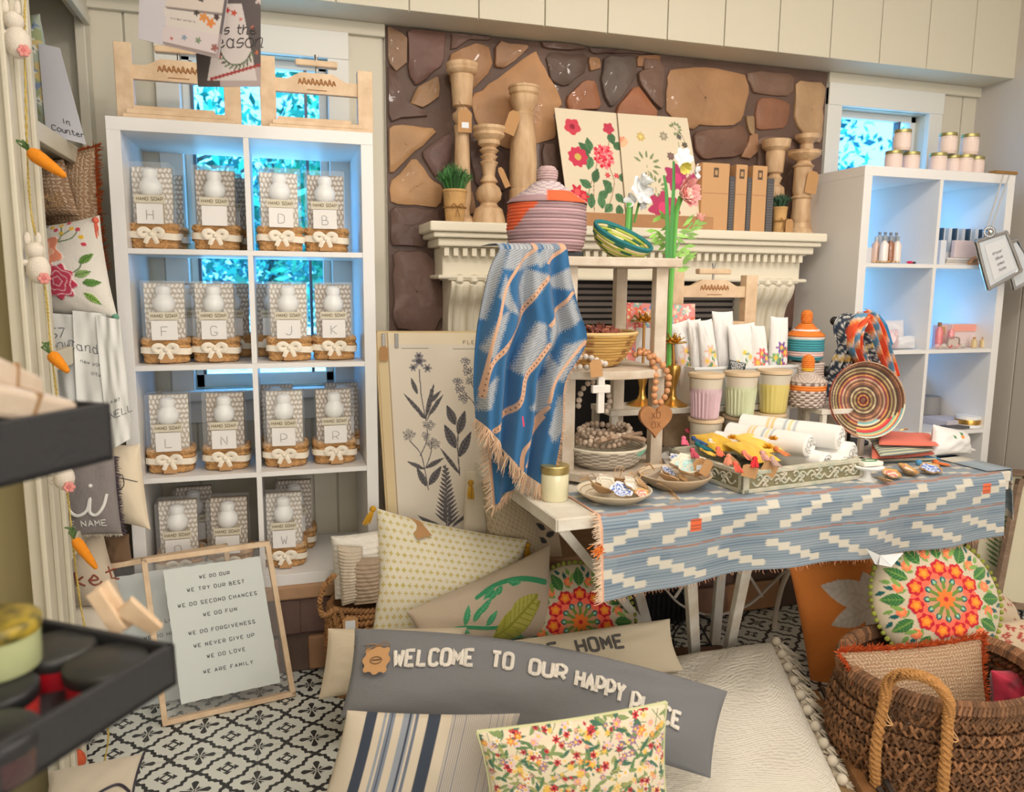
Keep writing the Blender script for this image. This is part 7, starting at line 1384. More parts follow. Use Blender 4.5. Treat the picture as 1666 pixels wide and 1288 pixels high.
def roundcush(lab, ctr, Yc, R, n_dir, T=.055, pom=True, spin=0.):
    c = PY(*ctr, Yc); N = A(n_dir, float); N /= np.linalg.norm(N); X = np.cross((0, 0, 1.), N); X /= np.linalg.norm(X); X = X if X[0] > 0 else -X; Z = np.cross(N, X); Z = Z if Z[2] > 0 else -Z
    t = thing('round_cushion', lab, 'cushion', (c[0], c[1], max(0, c[2]-R)), group='round embroidered cushions with pompom trim'); rr = np.sin(np.linspace(0, pi/2, 110)); th = np.linspace(0, 2*pi, 330, endpoint=False); RR, TH = np.meshgrid(rr, th, indexing='ij')
    x, y = RR*np.cos(TH), RR*np.sin(TH); p = Paint(R+R*(x*cos(spin)-y*sin(spin)), R+R*(x*sin(spin)+y*cos(spin)), (206, 192, 166)); roundpaint(R)(p)
    h = T*(1-RR**2.6)**.55+p.h.reshape(RR.shape)+.003*np.sin(TH*9)*RR**3*(1-RR); P = c+X*(R*x)[..., None]+Z*(-R*y)[..., None]+N*h[..., None]; m = MB(); m.grid(P, p.c, wv=True); B = c+X*(R*x)[::5, ::6, None]+Z*(-R*y)[::5, ::6, None]-N*(T*.8*(1-RR**2.6)**.55)[::5, ::6, None]; m.grid(B[::-1], (206, 192, 166), wv=True); m.build('embroidered_cover', EMB, t, angle=80)
    m = MB()
    for i in range(64): a = i*2*pi/64; m.ball(c+X*R*1.025*cos(a)+Z*R*1.025*sin(a)+N*.004, .0078*rng.uniform(.85, 1.1), 8, A((168, 176, 76))*rng.uniform(.9, 1.1))
    m.build('pompom_trim', mat('pompom_wool', vcol=True, rough=.95, bump=.8, bscale=500), t); return t, c
roundcush('round floral embroidered cushion half hidden behind the long pillows, left under the table', (940, 1012), -.36, .185, (-.18, -.85, .42), spin=.5)
roundcush('round floral embroidered cushion with a white card, standing in the right basket', (1521, 975), -.80, .196, (-.22, -.86, .40))
tt = thing('paper_card', 'folded white paper card stuck on top of the right round cushion', 'card', tuple(PY(1445, 905, -.86))); fnC = quadfn(PY(1410, 893, -.86), PY(1432, 903, -.88), PY(1450, 920, -.88), PY(1424, 918, -.87)); fnD = quadfn(PY(1432, 903, -.88), PY(1470, 899, -.86), PY(1450, 922, -.88), PY(1430, 918, -.88))
m = MB(); [m.prism([f_(0, 0), f_(1, 0), f_(1, 1), f_(0, 1)], (0, .0008, 0)) for f_ in (fnC, fnD)]; m.build('paper', mat('white_card', (232, 234, 236), .6), tt, smooth=False)
# RE HOME lumbar
t, s = cush('lumbar_pillow', 'cream lumbar pillow lettered HOME behind the grey one', ((640, 1068), (1090, 1006), (1112, 1090), (660, 1150)), (-.46, -.56, -.62, -.56), .05, base=(222, 208, 182), m=LIN, n=60, seed=25, pinch=.03)
for w_, u_ in (('ARE', .49), ('HOME', .71)): m = MB(); lettering(m, w_, .038, lambda x, y: s(u_+x/s.w, .50-y/s.hh, .003), .0042, (98, 94, 92), up=s.n, gap=2.2, n=6); m.build('stitched_word', mat('wool_stitching', vcol=True, rough=.95, bump=.6, bscale=300), t)
t, s = cush('lumbar_pillow', 'cream lumbar pillow poking out at the left end behind the grey one', ((534, 1022), (760, 1020), (740, 1100), (518, 1138)), (-.42, -.44, -.52, -.50), .05, base=(222, 206, 180), m=LIN, n=40, seed=26, pinch=.03)
# white woven cushion with tassels, large at right
t, s = cush('floor_cushion', 'large off-white woven floor cushion with thick tassel fringe on its right side', ((1050, 1080), (1255, 1046), (1385, 1320), (900, 1340)), (-.46, -.50, -1.10, -.90), .065, base=(236, 228, 212), m=mat('chunky_white_weave', vcol=True, rough=.95, bump=.7, bscale=90, weave=.6, wsc=260), n=80, seed=27, pinch=.02, wr=.01, pw=.35)
for k in range(11):
    p0 = s(1.0, .02+.095*k, .012); tassel(t, p0+A((.012, 0, .004)), .085, (220, 208, 188), .030, .020, (.55, -.25, -.6))
m = MB(); fringe(m, edge(s, 'r', 60), .060, (.8, -.3, -.5), (206, 192, 168), 620, .7, .0016); m.build('fringe', mat('fringe_yarn'), t)
# WELCOME pillow
GR = (124, 124, 126)
t, s = cush('lumbar_pillow', 'long grey linen lumbar pillow lettered WELCOME TO OUR HAPPY PLACE', ((577, 1022), (1184, 1124), (1156, 1266), (553, 1168)), (-.62, -.97, -1.06, -.80), .058, base=GR, m=LIN, n=90, nv=60, seed=28, pinch=.02, pw=.42, wr=.012, k=2, bow=.035)
def _wl(x, y): return s(x, y, .003)
m = MB()
def line_of(txt, u0, v0, u1, v1, size): 
    st = strokes(txt, size, 1.9); w = max(p[:, 0].max() for p in st)-min(p[:, 0].min() for p in st)
    for P in st:
        q_ = []
        for x, y in P: f = x/w+.5; q_.append(s(u0+(u1-u0)*f, v0+(v1-v0)*f+.10*sin(pi*f)*0-y/s.hh, .004))
        m.tube(q_, .0052, 7, A((222, 214, 202))*rng.uniform(.97, 1.03), flat=.55, up=s.n)
for A_ in ():
    pass
def word(*a):
    global m; m = MB(); line_of(*a); m.build('stitched_word', mat('wool_stitching', vcol=True, rough=.95, bump=.6, bscale=300), t)
word('WELCOME', .115, .50, .325, .44, .038); word('TO', .375, .44, .43, .44, .038); word('OUR', .478, .47, .575, .48, .038); word('HAPPY', .605, .52, .735, .56, .038); word('PLACE', .76, .60, .895, .66, .038)
a_ = PY(615, 1075, -.68); tt = thing('kraft_tag', 'scalloped kraft tag with twine on the grey WELCOME pillow', 'tag', tuple(a_)); fnT = quadfn(s(.030, .28, .012), s(.108, .26, .012), s(.105, .62, .016), s(.030, .60, .014)); m = MB(); th = np.linspace(0, 2*pi, 48, endpoint=False); q_ = lambda a: (1.13 if abs(cos(2*a)) < .45 else 1.0)+.07*cos(8*a); m.prism([fnT(.5+.46*cos(a)*q_(a), .5+.46*sin(a)*q_(a)) for a in th], (0, -.0012, 0)); tg = m.build('card', KRAFT, tt, smooth=False)
m = MB(); fnT2 = lambda u, v: fnT(u, v, .002); m.tube([fnT2(.5+.2*cos(a), .52+.12*sin(a)) for a in th], .0012, 4, (110, 84, 60), closed=True); m.tube([fnT2(.35, .52), fnT2(.65, .50)], .0016, 4, (90, 70, 52)); m.build('stamp', VC, tg)
m = MB(); kk = fnT(.5, .02, .004)
for sg in (-1, 1): m.tube(catmull([kk, kk+A((sg*.02, -.004, .008)), kk+A((sg*.028, -.004, -.004)), kk], 6), .0012, 4, (150, 116, 80))
m.tube([kk, kk+A((.02, -.004, -.022)), kk+A((.034, -.002, -.05))], .0012, 4, (150, 116, 80)); m.tube([kk, s(.0, .22, .004)], .0009, 4, (96, 92, 90)); m.build('twine_bow', mat('jute_cord'), tt)
# striped cushion
def stripes_(p):
    w = p.X.max()
    for x0, x1, c in ((.115, .175, (62, 70, 84)), (.22, .235, (150, 156, 166)), (.245, .285, (128, 136, 150)), (.33, .385, (150, 156, 166)), (.40, .415, (110, 118, 134)), (.47, .54, (62, 70, 84))): p.put((p.X > x0*w) & (p.X < x1*w), c)
    p.put((p.X > .60*w) & (np.sin(p.X*2*pi/.0042) > 0), (150, 148, 152)); p.put(abs(p.X-.262*w) < .0016, (60, 66, 80)); p.put(abs(p.X-.368*w) < .0016, (60, 66, 80))
t, s = cush('cushion', 'cream cushion with navy and grey stripes leaning before the grey long pillow', ((565, 1155), (846, 1160), (805, 1370), (500, 1372)), (-.92, -1.0, -1.06, -1.0), .05, paint=stripes_, base=(214, 200, 178), n=200, nv=60, seed=29, pinch=.04, m=LIN)
# floral foreground cushion
def ditsy(p):
    w, h = p.X.max(), p.Y.max(); R_ = random.Random(4)
    for i in range(420):
        x, y = R_.random()*w, R_.random()*h; p.leaf(x, y, R_.uniform(.015, .035), .0042, R_.random()*6.3, R_.choice([(96, 130, 86), (130, 150, 96), (70, 110, 90), (160, 160, 100)]))
    for i in range(60):
        x, y = R_.random()*w, R_.random()*h; a = R_.random()*6.3; p.line([(x, y), (x+.03*cos(a), y+.03*sin(a))], .0014, (96, 120, 80))
    for i in range(330):
        x, y = R_.random()*w, R_.random()*h; c = R_.choice([(206, 50, 60), (226, 140, 60), (232, 186, 80), (226, 150, 160), (236, 206, 150), (190, 60, 70), (226, 196, 206), (240, 226, 210), (150, 110, 150)]); r = R_.uniform(.004, .0105); p.flower(x, y, r, R_.choice([5, 6, 7]), c, (232, 190, 90) if c[1] > 100 else (120, 30, 40), .35, R_.random(), .25)
t, s = cush('cushion', 'small-flowered cushion with piping nearest the camera at the bottom centre', ((776, 1190), (1084, 1142), (1088, 1340), (800, 1345)), (-1.14, -1.22, -1.24, -1.18), .045, paint=ditsy, base=(226, 212, 184), n=250, seed=30, pinch=.05)
m = MB()
for sd in 'tlr': m.tube(edge(s, sd, 60), .0035, 6, (206, 206, 160))
m.build('piping', VC, t)
# ================================================================ right hand group
def orangep(p):
    w, h = p.X.max(), p.Y.max(); f = lambda x, y: (x*w, y*h); Wt = (238, 228, 220)
    for x, y, L, wd, a in ((.88, .36, .66, .30, -2.72), (.90, .44, .60, .26, 3.02), (.88, .36, .34, .22, -1.75), (.92, .5, .3, .2, 2.2), (.92, .5, .3, .3, 1.6)): p.leaf(*f(x, y), L*w, wd*w*.6, a, Wt, (226, 214, 206), .002)
    for x0, y0, a in ((.62, .30, -2.4), (.85, .68, 2.2), (.75, .80, 1.9)):
        for j in range(6): p.leaf(*f(x0+.035*j*cos(a), y0+.03*j*sin(a)), .09*w, .03*w, a+(.9 if j % 2 else -.9), Wt, None, .002)
    p.line([f(.95, .52), f(.72, .75)], .004, Wt)
    for a in (-1.9, -1.2, -.5, .2, 2.9): p.leaf(*f(.62, .96), .18*w, .035*w, a, Wt, None, .002)
    for a in (1.2, 1.8, 2.4, .6): p.leaf(*f(.88, .78), .14*w, .03*w, a, Wt, None, .002)
t, s = cush('cushion', 'orange cushion with white stitched leaves leaning beside the right basket', ((1283, 918), (1418, 900), (1440, 1075), (1322, 1132)), (-.42, -.48, -.58, -.52), .05, paint=orangep, base=(244, 146, 66), m=EMB, n=150, seed=33, pinch=.04); m = MB(); [m.ball(s(a, b)+A((0, 0, -.006 if b else .004)), .014, 10, (226, 208, 190)) for a, b in ((0, 1),)]; m.build('pompom', mat('pompom_wool', vcol=True, rough=.95), t); m = MB(); m.ball(s(0, 0)+A((-.004, 0, .004)), .013, 10, (226, 208, 190)); m.build('pompom', mat('pompom_wool'), t)
def redprint(p):
    for i in range(80): x, y = nrng.random()*p.X.max(), nrng.random()*p.Y.max(); [p.leaf(x, y, .018, .003, a, (176, 70, 60)) for a in (0.3, 1.2, 2.1)]
t, s = cush('cushion', 'pale cushion with small red sprigs behind the right round cushion', ((1560, 895), (1650, 985), (1690, 1090), (1540, 1080)), (-.46, -.50, -.62, -.58), .045, paint=redprint, base=(222, 202, 172), n=100, seed=34); m = MB(); rope_strand(m, [s(u, 0) for u in np.linspace(0, 1, 12)], .003, .003, 20, 2, (190, 130, 100), 5, 4); m.build('corded_edge', mat('jute_cord'), t)
cush('folded_quilt', 'folded red-sprigged cream quilt under the pale cushion at the right edge', ((1590, 1015), (1700, 1000), (1700, 1085), (1595, 1085)), (-.66, -.66, -.68, -.70), .04, cat='quilt', paint=redprint, base=(214, 190, 160), n=60, seed=35)
# woven basket
BX_, BY_, BR, BH = 2.18, -.975, .282, .272; cen = None
c0 = PY(1519, 1100, -.9)
t = thing('woven_basket', 'big brown seagrass basket with rope handles full of cushions at the lower right', 'basket', (BX_, BY_, 0)); m = MB(); HYA = mat('knotted_seagrass', vcol=True, rough=.8, bump=.6, bscale=180); th = np.linspace(0, 2*pi, 200, endpoint=False)
def br(z): return BR*(.93+.10*sin(pi*min(1, z/BH*1.1)))
ex_, ey_ = 1.0, .86
for r in range(9):
    z = .018+r*.0315; rr = br(z); ph = th*34+r*pi/1
    for s_ in (-1, 1):
        w_ = 1+s_*.022*np.cos(ph); m.tube(np.c_[BX_+rr*ex_*np.cos(th)*w_, BY_+rr*ey_*np.sin(th)*w_, z+s_*.007*np.sin(ph)], .0068, 6, noisecol((120, 84, 56), .15, len(th)), closed=True)
    n_ = 68
    for i in range(n_):                                     # crossing ties
        a = (i+.5*(r % 2))*2*pi/n_; 
        if sin(a) > .5 : continue
        for sg in (-1, 1):
            a2 = a+sg*.035; P0 = A((BX_+(rr*1.035)*ex_*cos(a-sg*.035), BY_+(rr*1.035)*ey_*sin(a-sg*.035), z-.014)); P1 = A((BX_+rr*1.035*ex_*cos(a2), BY_+rr*1.035*ey_*sin(a2), z+.016)); m.tube([P0, (P0+P1)/2+A((cos(a)*.006, sin(a)*.006, 0)), P1], .0046, 5, A((136, 96, 64))*rng.uniform(.7, 1.2), cap=False)
for i in range(26):
    a = i*2*pi/26; m.tube([(BX_+br(z)*1.0*ex_*cos(a), BY_+br(z)*ey_*sin(a), z) for z in np.linspace(.005, BH, 8)], .006, 5, (116, 78, 50))
for i in range(150):                                        # wrapped rim
    a = i*2*pi/150; rr = br(BH); P = [A((BX_+(rr+.018*cos(q))*ex_*cos(a+.012*q), BY_+(rr+.018*cos(q))*ey_*sin(a+.012*q), BH+.0+.026*sin(q))) for q in np.linspace(-1.6, 3.4, 7)]; m.tube(P, .0062, 5, A((140, 100, 70))*rng.uniform(.75, 1.18), cap=False)
m.tube([(BX_+br(BH)*ex_*cos(a), BY_+br(BH)*ey_*sin(a), BH+.004) for a in th], .017, 8, (128, 88, 58), closed=True)
m.lathe([(BR*.9, .004), (0, .006)], 40, c=(110, 76, 50), M=np.array([[ex_, 0, 0, BX_], [0, ey_, 0, BY_], [0, 0, 1, 0], [0, 0, 0, 1]], float)); m.build('woven_body', HYA, t)
def bp(a, z, o=.03): return A((BX_+(br(z)+o)*ex_*cos(a), BY_+(br(z)+o)*ey_*sin(a), z))
m = MB(); P = [PY(1393, 1240, -1.10), PY(1390, 1160, -1.12), PY(1390, 1100, -1.13), PY(1400, 1076, -1.14), PY(1440, 1068, -1.18), PY(1470, 1080, -1.22), PY(1481, 1110, -1.24), PY(1482, 1180, -1.25), PY(1478, 1290, -1.25), PY(1482, 1330, -1.25)]
a0, a1 = radians(203), radians(232); P = [bp(a0, .03, .045), bp(a0, .15, .045), bp(a0, BH+.01, .046), bp(a0+.02, BH+.06, .045), bp((a0+a1)/2-.1, BH+.095, .05), bp((a0+a1)/2+.1, BH+.095, .05), bp(a1-.02, BH+.055, .05), bp(a1, BH+.0, .046), bp(a1, .15, .045), bp(a1, .02, .045)]
rope_strand(m, P, .0075, .0082, 26, 3, (186, 134, 78), 6, 16); m.build('rope_handle', mat('jute_rope'), t)
m = MB(); 
for a in (a0, a1):
    for j in range(3): m.tube(catmull([bp(a, BH-.01-.012*j, .045), bp(a+.05, BH-.03-.01*j, .05), bp(a+.09, BH-.05, .04)], 4), .0018, 4, (206, 160, 110))
m.build('loose_ties', mat('jute_cord'), t)
# sequin pillow sticking out of it
t, s = cush('sequin_pillow', 'brown sequin pillow with shaggy orange fringe standing in the right basket', ((1364, 1060), (1598, 1036), (1612, 1190), (1425, 1200)), (-.91, -.92, -1.02, -1.04), .055, paint=sequin, base=(164, 128, 96), m=SEQ, n=190, seed=36, pinch=.09, curve=-.0)
m = MB(); fringe(m, np.vstack([edge(s, 't', 50), edge(s, 'r', 30)]), .020, (.2, -.5, .8), (206, 92, 40), 1100, .9, .0016); fringe(m, edge(s, 'l', 30), .016, (-.8, -.4, .2), (206, 92, 40), 260, .9, .0016); m.build('orange_fringe', mat('fringe_yarn'), t)
t, s = cush('pillow', 'hot pink velvet pillow tucked in the right side of the basket', ((1612, 1090), (1690, 1085), (1700, 1170), (1615, 1165)), (-.98, -.98, -1.0, -1.0), .05, base=(196, 40, 70), m=mat('pink_velvet', vcol=True, rough=.7, sheen=.5, bump=.3, bscale=20), n=40, seed=37, wr=.012)
cush('pillow', 'rust orange pillow edge above the pink one at the right border', ((1618, 1078), (1700, 1072), (1700, 1108), (1630, 1105)), (-.93, -.93, -.93, -.93), .035, base=(206, 104, 40), n=30, seed=38, m=EMB)
# rail on the floor in front of the basket
t = thing('floor_rail', 'dark metal edged wooden rail lying on the floor before the woven basket', 'rail', tuple(PZ(1340, 1180, .02))); a, b = PZ(1322, 1128, .035), PZ(1425, 1320, .035); m = MB(); m.beam(a, b, .03, .03); m.build('wooden_rail', mat('rail_wood', (150, 104, 62), .6, var=.3, vscale=20), t, smooth=False, bevel=.003); m = MB(); m.beam(a+A((.035, 0, .012)), b+A((.035, 0, .012)), .014, .014); m.beam(a+A((.06, .0, .02)), b+A((.06, .0, .02)), .012, .012); m.build('metal_edge', mat('dull_metal', (110, 104, 100), .35, .7), t, bevel=.002)
m = MB(); m.tube(catmull([a+A((-.06, .16, .0)), a+A((-.02, .08, .06)), a+A((.0, .02, .02))], 6), .006, 6); m.build('bracket', mat('black_iron'), t)
t = thing('floor_board', 'plain tan board lying beside the metal rail', 'board', tuple(PZ(1330, 1200, 0))); m = MB(); a, b = PZ(1300, 1130, .012), PZ(1370, 1320, .012); m.beam(a, b, .10, .02); m.build('plank', mat('tan_board', (146, 118, 82), .8, var=.25), t, smooth=False, bevel=.002)
# fern frames
def fern(p):
    w, h = p.X.max(), p.Y.max()
    for cx_ in (.5,):
        p.line([(w*cx_, h*.2), (w*(cx_-.06), h*.88)], .003, (96, 120, 70))
        for i in range(15): t_ = i/15; y = h*(.2+.6*t_); L = w*(.12+.34*sin(pi*(.15+.75*t_))); p.leaf(w*(cx_-.06*t_), y, L*.8, .006, -.5, (90, 122, 74)); p.leaf(w*(cx_-.06*t_), y, L*.8, .006, pi+.5-.0, (90, 122, 74))
OAK = wood('weathered_oak', (150, 126, 104), (122, 100, 82), (4, 4, 12), .7, .3)
for pts, Ys, lab in ((((1603, 760), (1668, 764), (1690, 985), (1560, 975)), (-.10, -.12, -.20, -.16), 'back weathered oak frame with a green fern print by the right wall'), (((1655, 778), (1790, 790), (1800, 1010), (1612, 985)), (-.20, -.22, -.34, -.28), 'front weathered oak frame with a green fern print at the right picture edge')):
    q = [PY(x, y, v) for (x, y), v in zip(pts, Ys)]; fn = quadfn(*q); t = thing('picture_frame', lab, 'picture frame', tuple(q[3]), group='fern prints in oak frames'); m = MB(); fw = .028; wu, hv = fw/fn.w, fw/fn.hh
    for (u0, v0, u1, v1) in ((0, 0, 1, hv), (0, 1-hv, 1, 1), (0, 0, wu, 1), (1-wu, 0, 1, 1)): m.prism([fn(u0, v0, .014), fn(u1, v0, .014), fn(u1, v1, .014), fn(u0, v1, .014)], -fn.n*.024)
    m.build('oak_frame', OAK, t, smooth=False, bevel=.003); sheet('fern_print', PAPER, t, quadfn(fn(wu, hv), fn(1-wu, hv), fn(1-wu, 1-hv), fn(wu, 1-hv)), 70, 120, fern, (214, 206, 178), .003, smooth=False)
# white iron garden chair legs under the table, wire wheel
WI = mat('white_iron', (206, 198, 186), .5, bump=.2); t = thing('iron_chair', 'white iron chair with curved legs and hoop standing under the table', 'chair', (2.1, -.12, 0)); 
def YB2(x, y, v=-.14): return PY(x, y, v)
m = MB(); m.tube(catmull([YB2(1285, 925), YB2(1272, 955), YB2(1262, 1000), YB2(1258, 1045)], 8), .012, 8, flat=.5, up=(0, 1, 0)); m.build('curved_leg', WI, t)
m = MB(); m.tube(catmull([YB2(1075, 950), YB2(1110, 985), YB2(1160, 1000), YB2(1215, 985), YB2(1255, 950), YB2(1280, 925)], 8), .0075, 8, flat=.6); m.build('hoop', WI, t)
m = MB(); m.tube([YB2(1168, 930), YB2(1160, 998)], .007, 8); m.build('strut', WI, t); m = MB(); m.tube([YB2(1118, 942), YB2(1098, 972)], .006, 8); m.build('strut', WI, t); m = MB(); m.tube([YB2(1215, 930), YB2(1240, 970)], .006, 8); m.build('strut', WI, t)
s_ = MB(); s_.lathe([(0, .41), (.17, .41), (.17, .425), (0, .425)], 24, (2.12, -.14, 0)); s_.build('seat', WI, t)
m = MB(); m.tube([YB2(1285, 925), (2.2, -.14, .41)], .010, 8); m.build('leg_joint', WI, t)
t = thing('wire_stand', 'black wire plate stand with a looped arch on the floor behind the table legs', 'stand', tuple(PZ(1135, 1055, 0))); c = PZ(1135, 1058, 0); m = MB(); m.tube(catmull([c+A((-.085, .02, 0)), c+A((-.085, .02, .07)), c+A((0, .03, .125)), c+A((.085, .02, .07)), c+A((.085, .02, 0))], 8), .004, 6); m.tube([c+A((-.03, .08, .20)), c+A((.06, -.01, .0))], .004, 6); m.tube([c+A((-.085, .02, .004)), c+A((.085, .02, .004))], .004, 6); m.build('wire_frame', mat('black_iron'), t)
m = MB(); a, b = PZ(1095, 1063, .012), PZ(1180, 1060, .012); m.beam(a, b, .05, .024); tag(m.build('wooden_block', mat('dark_plank', (112, 82, 62), .7, var=.3), None, smooth=False, bevel=.003), 'short dark wooden block lying under the wire stand', 'block')
# ================================================================ right shelving contents
KTOP = HZ+1.464
def kz(i): return HZ+.038+i*.351
# jars on top
def cjar(x, y, z, lab, sc=1.):
    o = (x, y, z); t = thing('small_candle_jar', lab, 'candle jar', o, group='pink candle jars with green-gold lids on the right shelving'); m = MB(); R, H = .034*sc, .085*sc
    m.lathe([(0, 0), (R*.94, 0), (R, .004), (R, H-.014), (R*.9, H-.012), (0, H-.012)], 24, o); m.build('jar_body', mat('blush_jar', (226, 204, 190), .3, coat=.6), t); m = MB(); m.lathe([(R*.9, H-.013), (R*1.02, H-.012), (R*1.02, H-.001), (R*.98, H), (0, H)], 24, o); m.build('lid', mat('green_gold_lid', (168, 160, 104), .35, .7), t)
    m = MB(); m.lathe([(R+.0006, .012), (R+.0006, H*.72)], 24, o); m.build('paper_label', mat('blush_label', (236, 214, 204), .7), t)
for k, (px_, py_, Yv, lv, lab) in enumerate(((1452, 280, .12, 0, 'left lower jar of the pyramid of three'), (1480, 282, .12, 0, 'right lower jar of the pyramid of three'), (1466, 250, .12, 1, 'top jar of the pyramid of three'),
    (1524, 285, .10, 0, 'first jar in the lower row of the right cluster'), (1547, 287, .13, 0, 'second jar in the lower row of the right cluster'), (1567, 289, .10, 0, 'third jar in the lower row of the right cluster'), (1585, 290, .12, 0, 'last jar in the lower row of the right cluster'), (1540, 255, .12, 1, 'left upper jar of the right cluster'), (1575, 262, .11, 1, 'right upper jar of the right cluster'))):
    x = PY(px_, py_, Yv)[0]; cjar(x, Yv, KTOP+.001+lv*.0855, lab, .98 if k < 7 else 1.)
def bx(name, lab, cat, px0, px1, z, H, Y0, D, c, m_=None, group=None, paint=None, **k):
    a, b = PY(px0, 500, Y0)[0], PY(px1, 500, Y0)[0]; m = MB(); m.box(min(a, b), max(a, b), Y0, Y0+D, z, z+H, c); return tag(m.build(name, m_ or mat('shop_card', vcol=True, rough=.6), None, smooth=False, bevel=.0015, **k), lab, cat, group)
z = kz(3)+.001
def botl(x, Yv, z, R, H, c, cap, lab, group=None, name='bottle'):
    t = thing(name, lab, name.split('_')[-1], (x, Yv, z), group=group); m = MB(); m.lathe([(0, 0), (R, 0), (R, H*.7), (R*.4, H*.82), (R*.4, H*.86), (0, H*.86)], 16, (x, Yv, z), c=c); m.build('glass', mat('bottle_body', vcol=True, rough=.2, coat=.6), t); m = MB(); m.lathe([(R*.45, H*.84), (R*.5, H), (0, H)], 12, (x, Yv, z), c=cap); m.build('cap', mat('bottle_cap', vcol=True, rough=.3), t)
for k, (px_, Yv, c, cap, lab) in enumerate(((1424, .10, (226, 190, 170), (190, 196, 200), 'pale box-labelled bottle at the left of the upper shelf'), (1437, .06, (236, 226, 220), (150, 160, 170), 'white bottle with brown label on the upper shelf, second'), (1447, .07, (150, 96, 70), (150, 160, 170), 'brown bottle, third on the upper shelf'), (1458, .06, (236, 222, 214), (150, 160, 170), 'white bottle, rightmost on the upper left shelf'))): botl(PY(px_, 420, Yv)[0], Yv, z+.004, .017, .105, c, cap, lab, 'small bottles on the upper left cube shelf')
for k in range(4): botl(PY(1430+9*k, 400, .12)[0], .12, z+.07, .013, .06, (160, 170, 184), (120, 126, 136), 'tiny silver-capped vial in the back rank above the bottles', 'silver-capped vials behind the bottles', 'glass_vial')
m = MB(); m.box(PY(1416, 430, .05)[0], PY(1464, 430, .05)[0], .105, .145, z, z+.066); tag(m.build('vial_block', mat('shop_white', (226, 226, 228), .5), None, bevel=.002), 'white block carrying the silver vials', 'block')
m = MB(); P0 = PY(1420, 430, .035)
for i in range(22): m.tube([(P0[0]+.006*i, .035+.003*sin(i*2), z+.003), (P0[0]+.006*i+.005, .038, z+.010)], .0016, 4, (196, 160, 90))
tag(m.build('gold_chain', GOLD, None), 'gold chain garland lying before the small bottles', 'chain'); m = MB(); c = PY(1486, 431, .02); m.ball((c[0], .04, z+.006), .010, 10, (206, 40, 90), (1.6, .8, .6)); m.ball((c[0]+.02, .04, z+.005), .008, 10, (60, 50, 60), (1.5, .8, .6)); tag(m.build('hair_clip', VC, None), 'tiny pink and black trinket alone on the upper left shelf', 'trinket')
# striped cards in the upper right cell
for k in range(9): a = PY(1531+9.5*k, 400, .10+.004*k)[0]; m = MB(); m.box(a, a+.010, .10, .20, z+.055, z+.155, (60, 84, 104) if k % 2 == 0 else (206, 214, 222)); m.box(a+.010, a+.017, .10, .20, z+.055, z+.155, (214, 222, 230)); tag(m.build('striped_card', mat('shop_card', vcol=True, rough=.6), None, smooth=False), 'blue and white striped card in the upright row of the upper right cell', 'card', 'striped cards in the upper right cell')
bx('card_box', 'white box supporting the striped cards', 'box', 1528, 1612, z, .054, .09, .13, (216, 214, 216)); bx('pink_card', 'pale pink card standing in front of the striped cards', 'card', 1545, 1592, z+.030, .072, .05, .02, (226, 206, 204))
for k in range(3): bx('white_booklet', ('bottom', 'middle', 'top')[k]+' white booklet of the flat pile in the upper right cell', 'booklet', 1533+k, 1588-k, z+.0098*k, .009, .04, .045, ((222, 214, 206), (206, 196, 186), (226, 220, 214))[k], group=None)
bx('cream_tube', 'cream boxed tube standing at the left of the striped cards', 'box', 1522, 1531, z, .10, .045, .03, (222, 224, 228)); m = MB(); c = PY(1585, 428, .03)
for k in range(5): m.ball((c[0]-.02+.011*k, .03+.004*(k % 2), z+.010+.010*(k % 3)), .009, 8, (206, 160, 120))
m.box(c[0]-.026, c[0]+.03, .024, .04, z, z+.012, (200, 156, 116)); tag(m.build('bead_bracelet', VC, None), 'cluster of tan beads in front of the white booklets', 'bracelet')
# window frame glimpse needs none; row 2: white bags left, pink goods right
z = kz(2)+.001
for k, (x0, y0, x1, y1, c, lab) in enumerate(((1420, 520, 1470, 572, (226, 222, 226), 'white bag slumped on the left of the second shelf'), (1450, 548, 1488, 573, (226, 226, 230), 'clear wrapped white package in front on the second shelf'), (1432, 535, 1460, 565, (226, 200, 206), 'pinkish wrapped package between the white bags'))):
    q = [PY(x0, y0, .12-.04*k), PY(x1, y0, .12-.04*k), PY(x1, y1, .06-.02*k), PY(x0, y1, .06-.02*k)]; q[2][2] = q[3][2] = z+.004; t = thing('wrapped_package', lab, 'package', tuple(q[3]), group='wrapped packages on the second shelf'); pillow('wrapping', mat('tissue_wrap', vcol=True, rough=.35, coat=.3), t, *q, T=.03, base=c, n=28, wr=.008, seed=80+k)
bx('pink_box', 'white box with a salmon band in the right cell of the second shelf', 'box', 1548, 1592, z, .10, .09, .05, (226, 206, 204)); a, b = PY(1550, 520, .088)[0], PY(1590, 520, .088)[0]; m = MB(); m.box(a, b, .086, .0895, z+.068, z+.098); tag(m.build('salmon_card', mat('salmon', (240, 164, 148), .6), None, smooth=False), 'salmon pink card lying against the top of the white box', 'card')
botl(PY(1526, 560, .06)[0], .06, z, .017, .11, (226, 130, 130), (150, 110, 70), 'pink glass bottle at the left of the right cell', 'pink bottles on the second shelf'); botl(PY(1546, 560, .05)[0], .05, z, .013, .10, (236, 150, 150), (220, 180, 170), 'slimmer pink bottle right of the first one', 'pink bottles on the second shelf')
bx('pink_carton', 'pale pink carton behind the pink bottles', 'box', 1530, 1550, z, .095, .10, .03, (232, 190, 186)); bx('tan_carton', 'little tan carton between the pink bottles', 'box', 1535, 1541, z+.055, .035, .075, .02, (196, 150, 90))
m = MB(); c = PY(1540, 565, .03)
